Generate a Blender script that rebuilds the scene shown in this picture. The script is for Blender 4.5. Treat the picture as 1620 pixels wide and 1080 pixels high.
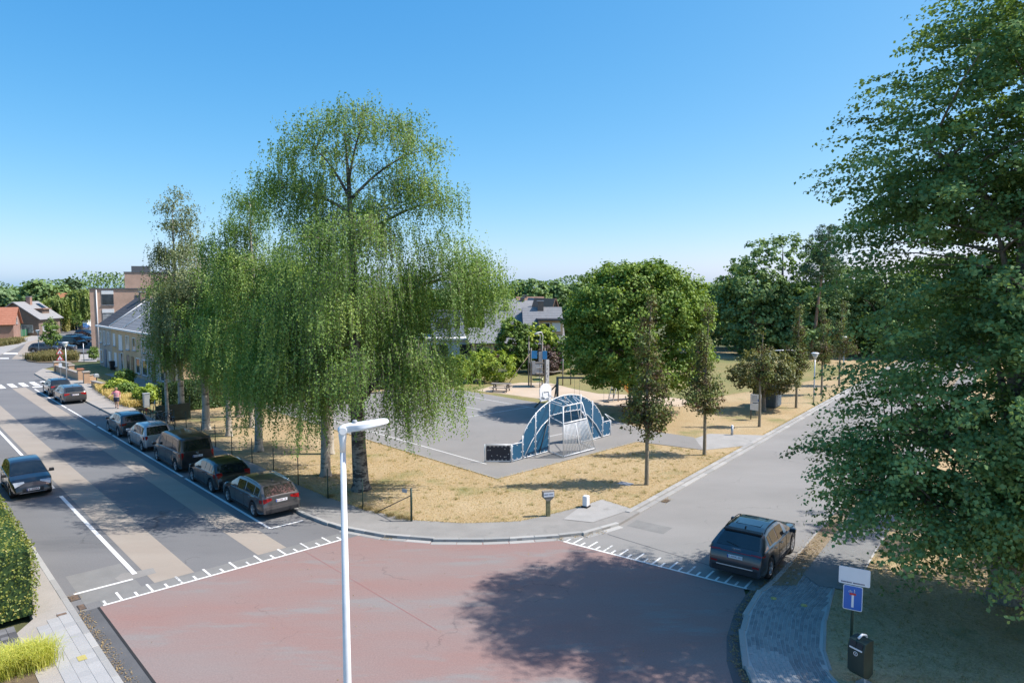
import bpy, bmesh, math, random
import numpy as np
from mathutils import Vector, Matrix
random.seed(7)
R = math.radians
for o in list(bpy.data.objects):
    bpy.data.objects.remove(o)
scene = bpy.context.scene
col = scene.collection

# ------------------------------------------------------------------ camera, sky, sun, exposure
CAM_H, PITCH, FPX = 10.0, R(4.5), 1100.0
cam = bpy.data.cameras.new('camera')
cam.sensor_width = 36.0
cam.lens = FPX / 1620.0 * 36.0
cam.clip_start, cam.clip_end = 0.1, 6000.0
camo = bpy.data.objects.new('camera', cam)
camo.location = (0, 0, CAM_H)
camo.rotation_euler = (R(90) - PITCH, 0, 0)
col.objects.link(camo)
scene.camera = camo

SUN_EL, SUN_AZ = R(53), R(2)            # azimuth measured from +X towards +Y
world = bpy.data.worlds.new('World')
scene.world = world
world.use_nodes = True
wn = world.node_tree.nodes; wl = world.node_tree.links
bg = wn['Background']
sky = wn.new('ShaderNodeTexSky')
sky.sky_type = 'NISHITA'
sky.sun_disc = False
sky.sun_elevation = SUN_EL
sky.sun_rotation = R(90) - SUN_AZ
sky.altitude = 0
sky.air_density = 0.6
sky.dust_density = 0.9
sky.ozone_density = 4.0
sep = wn.new('ShaderNodeSeparateColor'); cmb = wn.new('ShaderNodeCombineColor')
wl.new(sky.outputs[0], sep.inputs[0])
for i, (gain, power) in enumerate(((.52, 1.50), (1.22, .77), (2.22, .43))):    # the camera's soft tone response for the sky
    pw = wn.new('ShaderNodeMath'); pw.operation = 'POWER'; pw.inputs[1].default_value = power
    ml = wn.new('ShaderNodeMath'); ml.operation = 'MULTIPLY'; ml.inputs[1].default_value = gain
    wl.new(sep.outputs[i], pw.inputs[0]); wl.new(pw.outputs[0], ml.inputs[0]); wl.new(ml.outputs[0], cmb.inputs[i])
wl.new(cmb.outputs[0], bg.inputs[0])
bg.inputs[1].default_value = 0.105

sl = bpy.data.lights.new('sun', 'SUN')
sl.energy = 2.9
sl.angle = R(0.53)
sl.color = (1.0, 0.965, 0.91)
so = bpy.data.objects.new('sun', sl)
sdir = Vector((math.cos(SUN_EL) * math.cos(SUN_AZ), math.cos(SUN_EL) * math.sin(SUN_AZ), math.sin(SUN_EL)))
so.rotation_euler = sdir.to_track_quat('Z', 'Y').to_euler()
so.location = (40, 0, 60)
col.objects.link(so)
vs = scene.view_settings
vs.view_transform = 'Standard'; vs.look = 'None'; vs.gamma = 1.0
vs.exposure = 1.18
vs.use_curve_mapping = False

# ------------------------------------------------------------------ layout helpers (the ground is flat; distances in metres)
def G(px, py, z=0.0):
    """ground position (x, y) surveyed from the photograph, for a point at height z"""
    a = (px - 810) / FPX; v = (540 - py) / FPX
    dz = -math.sin(PITCH) + v * math.cos(PITCH)
    t = (z - CAM_H) / dz
    return (a * t, (math.cos(PITCH) + v * math.sin(PITCH)) * t)
def AT(px, py, Y):
    """(x, z) of a surveyed point standing at distance Y"""
    a = (px - 810) / FPX; v = (540 - py) / FPX
    t = Y / (math.cos(PITCH) + v * math.sin(PITCH))
    return (a * t, CAM_H + (-math.sin(PITCH) + v * math.cos(PITCH)) * t)
LO, LU, LN = (-9.8, 25.5), (-.682, .7314), (.7314, .682)     # main street: s away from the junction, t towards the park
RO, RU, RN = (4.5, 28.5), (.598, .802), (.802, -.598)        # side street: s away, t away from the park
def LF(s, t): return (LO[0] + s*LU[0] + t*LN[0], LO[1] + s*LU[1] + t*LN[1])
def RF(s, t): return (RO[0] + s*RU[0] + t*RN[0], RO[1] + s*RU[1] + t*RN[1])
L_HEAD = math.atan2(LU[1], LU[0]); R_HEAD = math.atan2(RU[1], RU[0]); N_HEAD = math.atan2(LN[1], LN[0])

# ------------------------------------------------------------------ materials
MATS = {}
def nodes(name):
    m = bpy.data.materials.new(name); m.use_nodes = True
    nt = m.node_tree; b = nt.nodes['Principled BSDF']
    MATS[name] = m
    return m, nt, b
def c4(c): return (c[0], c[1], c[2], 1.0)
def coord(nt, world_pos=False, rot=0.0, scale=(1, 1, 1)):
    mp = nt.nodes.new('ShaderNodeMapping')
    if world_pos:
        g = nt.nodes.new('ShaderNodeNewGeometry'); nt.links.new(g.outputs['Position'], mp.inputs[0])
    else:
        g = nt.nodes.new('ShaderNodeTexCoord'); nt.links.new(g.outputs['Object'], mp.inputs[0])
    mp.inputs['Rotation'].default_value = (0, 0, rot); mp.inputs['Scale'].default_value = scale
    return mp.outputs[0]
def noise(nt, vec, scale, detail=4, rough=.55):
    n = nt.nodes.new('ShaderNodeTexNoise'); n.inputs['Scale'].default_value = scale
    n.inputs['Detail'].default_value = detail; n.inputs['Roughness'].default_value = rough
    nt.links.new(vec, n.inputs['Vector']); return n.outputs['Fac']
def ramp(nt, fac, stops):
    r = nt.nodes.new('ShaderNodeValToRGB'); e = r.color_ramp.elements
    while len(e) < len(stops): e.new(.5)
    for i, (p, c) in enumerate(stops):
        e[i].position = p; e[i].color = c4(c) if len(c) == 3 else c
    nt.links.new(fac, r.inputs[0]); return r.outputs[0]
def mix(nt, fac, a, b, mode='MIX'):
    m = nt.nodes.new('ShaderNodeMix'); m.data_type = 'RGBA'; m.blend_type = mode
    for sock, v in ((m.inputs[0], fac), (m.inputs[6], a), (m.inputs[7], b)):
        if hasattr(v, 'links') or isinstance(v, bpy.types.NodeSocket): nt.links.new(v, sock)
        elif isinstance(v, (int, float)): sock.default_value = v
        else: sock.default_value = c4(v)
    return m.outputs[2]
def bump(nt, b, h, strength=.3, dist=.02):
    bp = nt.nodes.new('ShaderNodeBump'); bp.inputs['Strength'].default_value = strength; bp.inputs['Distance'].default_value = dist
    nt.links.new(h, bp.inputs['Height']); nt.links.new(bp.outputs[0], b.inputs['Normal'])
G3 = lambda v: (v, v, v)
def simple(name, c, rough=.6, var=.12, scale=6, metal=0.0, spec=.5, coat=0.0, bmp=0.0):
    m, nt, b = nodes(name)
    v = coord(nt)
    n = noise(nt, v, scale)
    b.inputs['Roughness'].default_value = rough; b.inputs['Metallic'].default_value = metal
    b.inputs['Specular IOR Level'].default_value = spec
    if coat: b.inputs['Coat Weight'].default_value = coat; b.inputs['Coat Roughness'].default_value = .05
    nt.links.new(ramp(nt, n, [(.3, tuple(x*(1-var) for x in c)), (.7, tuple(min(1, x*(1+var)) for x in c))]), b.inputs['Base Color'])
    if bmp: bump(nt, b, noise(nt, v, scale*6), bmp, .01)
    return m
def ground_mat(name, a, bcol, scale=.5, fine=60, fine_amt=.25, rough=.9, spots=None, spot_scale=2.0, spot_lo=.55, rot=0.0, stretch=(1, 1, 1), bmp=.4, bdist=.01, cracks=0.0):
    m, nt, b = nodes(name)
    v = coord(nt, True, rot, stretch); v0 = coord(nt, True)
    base = ramp(nt, noise(nt, v, scale, 6, .6), [(.32, a), (.68, bcol)])
    if spots:
        base = mix(nt, ramp(nt, noise(nt, v, spot_scale, 5, .65), [(spot_lo, G3(0)), (spot_lo+.12, G3(1))]), base, spots)
    f = noise(nt, v0, fine, 3, .7)
    base = mix(nt, 1.0, base, ramp(nt, f, [(.25, G3(1-fine_amt)), (.75, G3(1+0*fine_amt))]), 'MULTIPLY')
    if cracks:
        vo = nt.nodes.new('ShaderNodeTexVoronoi'); vo.feature = 'DISTANCE_TO_EDGE'; vo.inputs['Scale'].default_value = .22
        wv = nt.nodes.new('ShaderNodeMix'); wv.data_type = 'VECTOR'; wv.inputs[0].default_value = .12
        nz = nt.nodes.new('ShaderNodeTexNoise'); nz.inputs['Scale'].default_value = 1.3; nz.inputs['Detail'].default_value = 6
        nt.links.new(v0, nz.inputs['Vector'])
        ad = nt.nodes.new('ShaderNodeVectorMath'); ad.operation = 'MULTIPLY_ADD'
        nt.links.new(nz.outputs['Color'], ad.inputs[0]); ad.inputs[1].default_value = (1.6, 1.6, 0); nt.links.new(v0, ad.inputs[2])
        nt.links.new(ad.outputs[0], vo.inputs['Vector'])
        k = ramp(nt, vo.outputs['Distance'], [(.0, G3(1)), (.006, G3(0))])
        gate = ramp(nt, noise(nt, v0, .35, 2), [(.52, G3(0)), (.6, G3(1))])
        km = mix(nt, 1.0, k, gate, 'MULTIPLY')
        base = mix(nt, mix(nt, 1.0, km, G3(cracks), 'MULTIPLY'), base, (.03, .03, .03))
    nt.links.new(base, b.inputs['Base Color'])
    b.inputs['Roughness'].default_value = rough; b.inputs['Specular IOR Level'].default_value = .25
    bump(nt, b, f, bmp, bdist)
    return m
ground_mat('far_ground', (.13, .12, .06), (.07, .10, .035), .03, 3, .3)
ground_mat('garden_green', (.10, .125, .045), (.16, .16, .07), .12, 5, .4)
ground_mat('asphalt', (.178, .177, .178), (.215, .212, .21), .35, 22, .28, spots=(.155, .155, .157), spot_scale=.25, spot_lo=.6, rot=-L_HEAD, stretch=(.25, 1, 1), cracks=.5)
ground_mat('asphalt_light', (.245, .236, .222), (.295, .284, .268), .3, 22, .22, spots=(.245, .238, .228), spot_scale=.5, spot_lo=.62, rot=-R_HEAD, stretch=(.4, 1, 1), cracks=.3)
ground_mat('asphalt_dark', (.115, .117, .122), (.15, .152, .156), .8, 90, .4, cracks=0)
ground_mat('asphalt_patch', (.225, .222, .212), (.27, .265, .252), 1.5, 90, .35)
ground_mat('beige_paint', (.345, .295, .245), (.385, .335, .28), .7, 80, .25, spots=(.36, .31, .25), spot_scale=.9, spot_lo=.62, rot=-L_HEAD, stretch=(.3, 1, 1))
ground_mat('red_surface', (.272, .218, .203), (.298, .182, .160), .33, 20, .24, spots=(.262, .232, .22), spot_scale=.7, spot_lo=.54, rot=R(-20), stretch=(.35, 1.3, 1), cracks=.3)
ground_mat('red_line', (.30, .16, .15), (.34, .17, .155), .8, 90, .3)
ground_mat('court_asphalt', (.25, .24, .225), (.285, .272, .255), .25, 70, .25, spots=(.23, .222, .21), spot_scale=.3, spot_lo=.6, cracks=.25)
ground_mat('dry_lawn', (.46, .335, .175), (.56, .43, .255), .30, 11, .50, rough=1.0, spots=(.31, .285, .125), spot_scale=.28, spot_lo=.545, bmp=.9, bdist=.05)
ground_mat('green_lawn', (.33, .27, .12), (.22, .23, .085), .20, 14, .4, rough=1.0, spots=(.40, .30, .15), spot_scale=.35, spot_lo=.58, bmp=.8, bdist=.04)
ground_mat('shade_lawn', (.52, .37, .20), (.60, .45, .26), .7, 16, .5, rough=1.0, spots=(.36, .33, .17), spot_scale=.5, spot_lo=.58, bmp=.8, bdist=.04)
ground_mat('sand', (.50, .40, .29), (.56, .45, .34), .4, 30, .2)
ground_mat('dirt', (.30, .235, .16), (.38, .30, .20), 1.2, 25, .5, bmp=.8, bdist=.03)
ground_mat('concrete_paving', (.27, .258, .24), (.33, .315, .293), .8, 40, .3, spots=(.23, .22, .205), spot_scale=1.2, spot_lo=.6)
ground_mat('light_paving', (.35, .34, .32), (.42, .405, .385), 1.1, 40, .3, spots=(.31, .30, .28), spot_scale=1.6, spot_lo=.58)
ground_mat('tan_paving', (.36, .33, .29), (.42, .385, .345), .9, 40, .3, spots=(.31, .285, .25), spot_scale=1.1, spot_lo=.6)
ground_mat('kerb_concrete', (.33, .325, .305), (.42, .41, .385), 1.6, 60, .35, spots=(.26, .25, .235), spot_scale=2.4, spot_lo=.6)
ground_mat('joint_sand', (.50, .495, .48), (.56, .55, .53), 2, 50, .3)
ground_mat('planter_soil', (.16, .12, .08), (.22, .17, .11), 2, 30, .5)
def piece_mat(name, lo, hi, rough=.85, var_scale=30):
    """each piece gets its own shade"""
    m, nt, b = nodes(name)
    oi = nt.nodes.new('ShaderNodeObjectInfo')
    at = nt.nodes.new('ShaderNodeAttribute'); at.attribute_name = 'tint'
    ad = nt.nodes.new('ShaderNodeMath'); ad.operation = 'ADD'
    nt.links.new(oi.outputs['Random'], ad.inputs[0]); nt.links.new(at.outputs['Fac'], ad.inputs[1])
    fr = nt.nodes.new('ShaderNodeMath'); fr.operation = 'FRACT'; nt.links.new(ad.outputs[0], fr.inputs[0])
    base = ramp(nt, fr.outputs[0], [(0, lo), (1, hi)])
    f = noise(nt, coord(nt, True), var_scale, 4, .7)
    base = mix(nt, 1.0, base, ramp(nt, f, [(.25, G3(.72)), (.75, G3(1.0))]), 'MULTIPLY')
    nt.links.new(base, b.inputs['Base Color']); b.inputs['Roughness'].default_value = rough
    b.inputs['Specular IOR Level'].default_value = .25
    bump(nt, b, f, .3, .005)
    return m
piece_mat('paver', (.23, .23, .235), (.36, .355, .345))
piece_mat('paver_pale', (.37, .37, .365), (.43, .425, .415))
piece_mat('paver_dark', (.085, .085, .09), (.22, .22, .225))
piece_mat('kerb_piece', (.33, .325, .31), (.46, .45, .425))
def paint_mat(name, c, worn):
    m, nt, b = nodes(name)
    v = coord(nt, True)
    n = noise(nt, v, 9, 6, .75)
    nt.links.new(mix(nt, ramp(nt, n, [(worn, G3(0)), (worn+.1, G3(1))]), (.27, .27, .265), c), b.inputs['Base Color'])
    b.inputs['Roughness'].default_value = .75
    return m
paint_mat('road_paint', (.72, .71, .68), .30)
paint_mat('worn_paint', (.66, .65, .62), .42)

# foliage: colour from a per-leaf tint; thin leaves let some light through
LEAF_GAIN = 1.75
def leaf_mat(name, dark, mid, light, trans=.35, gloss=.06):
    m = bpy.data.materials.new(name); m.use_nodes = True; nt = m.node_tree; MATS[name] = m
    nt.nodes.clear()
    out = nt.nodes.new('ShaderNodeOutputMaterial')
    at = nt.nodes.new('ShaderNodeAttribute'); at.attribute_name = 'tint'
    k = LEAF_GAIN
    c = ramp(nt, at.outputs['Fac'], [(0, tuple(x*k for x in dark)), (.5, tuple(x*k for x in mid)), (1, tuple(x*k for x in light))])
    d = nt.nodes.new('ShaderNodeBsdfDiffuse'); t = nt.nodes.new('ShaderNodeBsdfTranslucent'); g = nt.nodes.new('ShaderNodeBsdfGlossy')
    nt.links.new(c, d.inputs[0])
    nt.links.new(mix(nt, 1.0, c, (1.0, 1.0, .45), 'MULTIPLY'), t.inputs[0])
    g.inputs['Roughness'].default_value = .55; g.inputs[0].default_value = (.5, .55, .5, 1)
    m1 = nt.nodes.new('ShaderNodeMixShader'); m1.inputs[0].default_value = trans
    nt.links.new(d.outputs[0], m1.inputs[1]); nt.links.new(t.outputs[0], m1.inputs[2])
    m2 = nt.nodes.new('ShaderNodeMixShader'); m2.inputs[0].default_value = gloss
    nt.links.new(m1.outputs[0], m2.inputs[1]); nt.links.new(g.outputs[0], m2.inputs[2])
    nt.links.new(m2.outputs[0], out.inputs[0])
    return m
leaf_mat('leaf_birch', (.065, .118, .028), (.13, .205, .05), (.24, .31, .09), .40, .04)
leaf_mat('leaf_birch_grey', (.085, .105, .045), (.135, .16, .068), (.20, .22, .10), .3, .07)
leaf_mat('leaf_lime', (.065, .11, .042), (.12, .185, .062), (.20, .27, .09), .32, .04)
leaf_mat('leaf_hornbeam', (.06, .105, .018), (.12, .18, .028), (.20, .26, .045), .28, .05)
leaf_mat('leaf_wood', (.055, .095, .035), (.10, .155, .05), (.16, .225, .075), .25, .05)
leaf_mat('leaf_pine', (.03, .055, .028), (.05, .085, .04), (.085, .12, .06), .12, .05)
leaf_mat('leaf_larch', (.07, .12, .05), (.10, .16, .065), (.15, .21, .09), .3, .05)
leaf_mat('leaf_copper', (.065, .036, .022), (.085, .105, .034), (.15, .185, .06), .32, .05)
leaf_mat('leaf_copper_green', (.06, .055, .022), (.095, .105, .03), (.17, .16, .05), .25, .08)
leaf_mat('leaf_purple', (.055, .032, .034), (.085, .055, .05), (.13, .09, .07), .2, .06)
leaf_mat('leaf_willow', (.09, .13, .03), (.14, .18, .045), (.20, .24, .07), .32, .05)
leaf_mat('leaf_hedge', (.07, .095, .015), (.13, .155, .025), (.26, .20, .045), .25, .08)
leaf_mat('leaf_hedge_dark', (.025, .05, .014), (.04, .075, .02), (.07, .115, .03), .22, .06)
leaf_mat('leaf_bright', (.11, .16, .02), (.18, .24, .03), (.28, .31, .05), .3, .05)
leaf_mat('leaf_shrub', (.055, .095, .02), (.09, .145, .028), (.15, .20, .04), .28, .05)
leaf_mat('leaf_hedge_brown', (.10, .10, .03), (.16, .15, .045), (.23, .20, .07), .2, .05)
leaf_mat('grass_ornamental', (.20, .23, .035), (.34, .35, .06), (.50, .46, .13), .35, .06)
leaf_mat('grass_dry', (.22, .165, .065), (.33, .25, .12), (.40, .32, .18), .25, .03)
leaf_mat('grass_tuft', (.12, .125, .045), (.20, .18, .07), (.30, .235, .12), .25, .03)
leaf_mat('grass_verge', (.24, .20, .07), (.36, .27, .10), (.46, .36, .15), .25, .03)
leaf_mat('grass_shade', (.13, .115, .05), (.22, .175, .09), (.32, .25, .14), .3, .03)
leaf_mat('litter', (.11, .075, .04), (.17, .12, .06), (.24, .18, .09), .1, .02)
leaf_mat('planting', (.07, .075, .03), (.11, .10, .042), (.17, .13, .06), .25, .03)
def bark(name, a, b_, dark, scale=4, lo=.55):
    m, nt, b = nodes(name)
    v = coord(nt, False, 0, (1, 1, .35)); v2 = coord(nt, False, 0, (.6, .6, 2.2))
    base = ramp(nt, noise(nt, v, scale*2, 5), [(.3, a), (.7, b_)])
    base = mix(nt, ramp(nt, noise(nt, v2, scale, 4, .7), [(lo, G3(0)), (lo+.06, G3(1))]), base, dark)
    nt.links.new(base, b.inputs['Base Color']); b.inputs['Roughness'].default_value = .9
    bump(nt, b, noise(nt, v, scale*5, 5), .6, .03)
bark('bark_birch', (.33, .29, .24), (.48, .44, .37), (.09, .08, .065), 2.2, .55)
bark('bark_old', (.16, .13, .10), (.27, .235, .19), (.06, .05, .04), 5.0, .56)
bark('bark_young', (.20, .17, .12), (.30, .26, .19), (.12, .10, .07), 5.0, .6)

# hard materials
simple('white_metal', (.70, .71, .72), .4, .08, 5)
simple('galvanised', (.46, .48, .50), .42, .12, 8, metal=.6)
simple('galv_light', (.72, .74, .76), .45, .06, 8, metal=.1)
simple('steel_dark', (.10, .105, .11), .5, .15, 8)
simple('fence_green', (.018, .045, .03), .5, .15, 8)
simple('bin_green', (.014, .032, .026), .45, .12, 4)
simple('black_plastic', (.018, .018, .02), .55, .1, 8)
simple('rubber', (.02, .02, .021), .85, .15, 12)
simple('tar', (.02, .02, .02), .8, .2, 8)
simple('iron', (.06, .055, .05), .75, .25, 14)
simple('rust_iron', (.16, .11, .08), .85, .3, 10)
simple('panel_blue', (.010, .085, .17), .45, .06, 2)
simple('panel_navy', (.010, .016, .034), .45, .1, 2)
simple('bolt_white', (.72, .73, .74), .5, .05, 4)
simple('play_blue', (.03, .22, .50), .45, .06, 3)
simple('play_orange', (.75, .33, .02), .35, .1, 3)
simple('play_grey', (.36, .38, .40), .6, .1, 4)
simple('play_green', (.05, .16, .09), .5, .1, 4)
simple('wood_grey', (.25, .22, .185), .85, .25, 9, bmp=.3)
simple('wood_dark', (.10, .085, .07), .85, .25, 9, bmp=.3)
simple('wood_moss', (.20, .19, .10), .9, .3, 7, bmp=.3)
simple('rope', (.22, .17, .12), .9, .2, 20)
simple('sign_blue', (.022, .13, .47), .4, .03, 2)
simple('sign_white', (.74, .75, .77), .4, .03, 2)
simple('sign_red', (.55, .03, .03), .4, .05, 2)
bark('bark_pine', (.22, .13, .09), (.32, .20, .14), (.10, .07, .05), 4.0, .58)
simple('sign_ink', (.10, .10, .16), .5, .05, 2)
simple('yellow_paint', (.42, .36, .12), .7, .15, 6)
simple('utility_white', (.74, .74, .75), .5, .04, 3)
simple('utility_grey', (.33, .35, .36), .6, .08, 3)
simple('container_blue', (.09, .125, .16), .6, .12, 5)
simple('skin', (.52, .32, .23), .6, .05, 8)
simple('cloth_pink', (.66, .20, .24), .85, .10, 8)
simple('cloth_white', (.75, .68, .68), .85, .1, 8)
simple('cloth_navy', (.03, .035, .06), .85, .1, 8)
simple('shoe', (.06, .05, .05), .7, .1, 8)
simple('hair', (.30, .19, .10), .7, .15, 20)
simple('dog_fur', (.24, .10, .04), .85, .25, 12)
simple('glass_lamp', (.62, .60, .52), .25, .05, 3)
def glassy(name, c, rough=.04, spec=.9):
    m, nt, b = nodes(name)
    n = noise(nt, coord(nt), 1.7, 3)
    nt.links.new(ramp(nt, n, [(.35, tuple(x*.6 for x in c)), (.65, tuple(x*1.4 for x in c))]), b.inputs['Base Color'])
    b.inputs['Roughness'].default_value = rough; b.inputs['Specular IOR Level'].default_value = spec
glassy('car_glass', (.012, .015, .017))
glassy('window_glass', (.03, .037, .042), .06, .8)
glassy('window_curtain', (.30, .31, .31), .15, .6)
simple('shutter_white', (.62, .63, .64), .55, .05, 3)
simple('shutter_grey', (.30, .31, .33), .55, .06, 3)
simple('door_blue', (.07, .13, .20), .45, .1, 3)
simple('door_wood', (.22, .13, .06), .55, .2, 6)
simple('frame_white', (.70, .70, .69), .5, .05, 3)
simple('zinc', (.40, .41, .42), .45, .12, 3, metal=.3)
simple('lead_cap', (.28, .29, .31), .6, .15, 3)
def brick(name, a, b_, mortar, scale=1.0):
    m, nt, b = nodes(name)
    br = nt.nodes.new('ShaderNodeTexBrick'); br.inputs['Scale'].default_value = scale
    br.inputs['Color1'].default_value = c4(a); br.inputs['Color2'].default_value = c4(b_); br.inputs['Mortar'].default_value = c4(mortar)
    br.inputs['Mortar Size'].default_value = .012; br.inputs['Brick Width'].default_value = .22; br.inputs['Row Height'].default_value = .075
    mp = nt.nodes.new('ShaderNodeMapping'); tc = nt.nodes.new('ShaderNodeTexCoord')
    sx = nt.nodes.new('ShaderNodeSeparateXYZ'); cx = nt.nodes.new('ShaderNodeCombineXYZ'); ad = nt.nodes.new('ShaderNodeMath')
    nt.links.new(tc.outputs['Object'], sx.inputs[0]); nt.links.new(sx.outputs[0], ad.inputs[0]); nt.links.new(sx.outputs[1], ad.inputs[1])
    nt.links.new(ad.outputs[0], cx.inputs[0]); nt.links.new(sx.outputs[2], cx.inputs[1]); nt.links.new(cx.outputs[0], br.inputs[0])
    big = noise(nt, coord(nt), .6, 4)
    c = mix(nt, 1.0, br.outputs[0], ramp(nt, big, [(.3, G3(.82)), (.7, G3(1.08))]), 'MULTIPLY')
    nt.links.new(c, b.inputs['Base Color']); b.inputs['Roughness'].default_value = .9
    nodes_ = None
brick('brick_tan', (.54, .355, .18), (.60, .41, .22), (.50, .40, .29))
brick('brick_grey', (.38, .31, .25), (.44, .36, .29), (.42, .38, .33))
brick('brick_buff', (.42, .33, .25), (.48, .385, .30), (.45, .40, .35))
brick('brick_pinkish', (.48, .285, .19), (.54, .33, .23), (.48, .37, .30))
brick('brick_red', (.28, .135, .095), (.34, .17, .12), (.34, .27, .23))
brick('brick_brown', (.17, .115, .085), (.22, .15, .11), (.25, .20, .17))
brick('brick_orange', (.46, .26, .14), (.52, .30, .17), (.46, .36, .27))
def roof_mat(name, a, b_, course=.16):
    m, nt, b = nodes(name)
    tc = nt.nodes.new('ShaderNodeTexCoord'); sx = nt.nodes.new('ShaderNodeSeparateXYZ'); nt.links.new(tc.outputs['Object'], sx.inputs[0])
    md = nt.nodes.new('ShaderNodeMath'); md.operation = 'PINGPONG'; md.inputs[1].default_value = course
    nt.links.new(sx.outputs[2], md.inputs[0])
    line = ramp(nt, md.outputs[0], [(0, G3(.62)), (course*.25, G3(1.0))])
    base = ramp(nt, noise(nt, coord(nt), 2.2, 6, .7), [(.3, a), (.7, b_)])
    nt.links.new(mix(nt, 1.0, base, line, 'MULTIPLY'), b.inputs['Base Color']); b.inputs['Roughness'].default_value = .9; b.inputs['Specular IOR Level'].default_value = .2
    bump(nt, b, md.outputs[0], .6, .05)
roof_mat('roof_slate', (.060, .062, .072), (.085, .088, .098))
roof_mat('roof_grey', (.21, .215, .225), (.27, .275, .285))
roof_mat('roof_pale', (.25, .25, .255), (.31, .31, .31))
roof_mat('roof_red', (.33, .135, .085), (.42, .19, .125))
roof_mat('roof_orange', (.45, .20, .11), (.54, .26, .15))
roof_mat('roof_brown', (.24, .15, .11), (.30, .19, .14))
simple('render_white', (.70, .70, .68), .8, .05, 2)
simple('solar', (.012, .014, .022), .15, .1, 3)
def paint(name, c, metal=.35, rough=.28):
    m, nt, b = nodes(name)
    b.inputs['Metallic'].default_value = metal; b.inputs['Roughness'].default_value = rough
    b.inputs['Coat Weight'].default_value = 1.0; b.inputs['Coat Roughness'].default_value = .04
    v = coord(nt)
    dust = ramp(nt, noise(nt, v, 3.0, 5, .7), [(.35, tuple(c)), (.75, tuple(x*.9 + .012 for x in c))])
    nt.links.new(dust, b.inputs['Base Color'])
paint('paint_grey_suv', (.040, .048, .058))
paint('paint_brown_grey', (.078, .073, .072))
paint('paint_black', (.008, .008, .010), .1)
paint('paint_van', (.030, .029, .030))
paint('paint_silver', (.42, .42, .43), .6, .33)
paint('paint_anthracite', (.055, .055, .060))
paint('paint_plum', (.030, .018, .022))
paint('paint_black2', (.012, .012, .014), .2)
paint('paint_blue', (.02, .12, .40))
paint('paint_white', (.60, .60, .60), 0.0)
simple('light_red', (.27, .008, .008), .18, .1, 8, spec=.8)
simple('light_clear', (.40, .42, .44), .12, .1, 20, metal=.3, spec=.9)
simple('chrome', (.70, .70, .70), .15, .05, 4, metal=1.0)
simple('alloy', (.50, .50, .51), .3, .06, 6, metal=.7)
simple('plate_white', (.72, .72, .73), .4, .02, 4)
simple('plate_ink', (.20, .03, .04), .5, .02, 4)
simple('plate_blue', (.02, .07, .30), .5, .02, 4)

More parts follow.
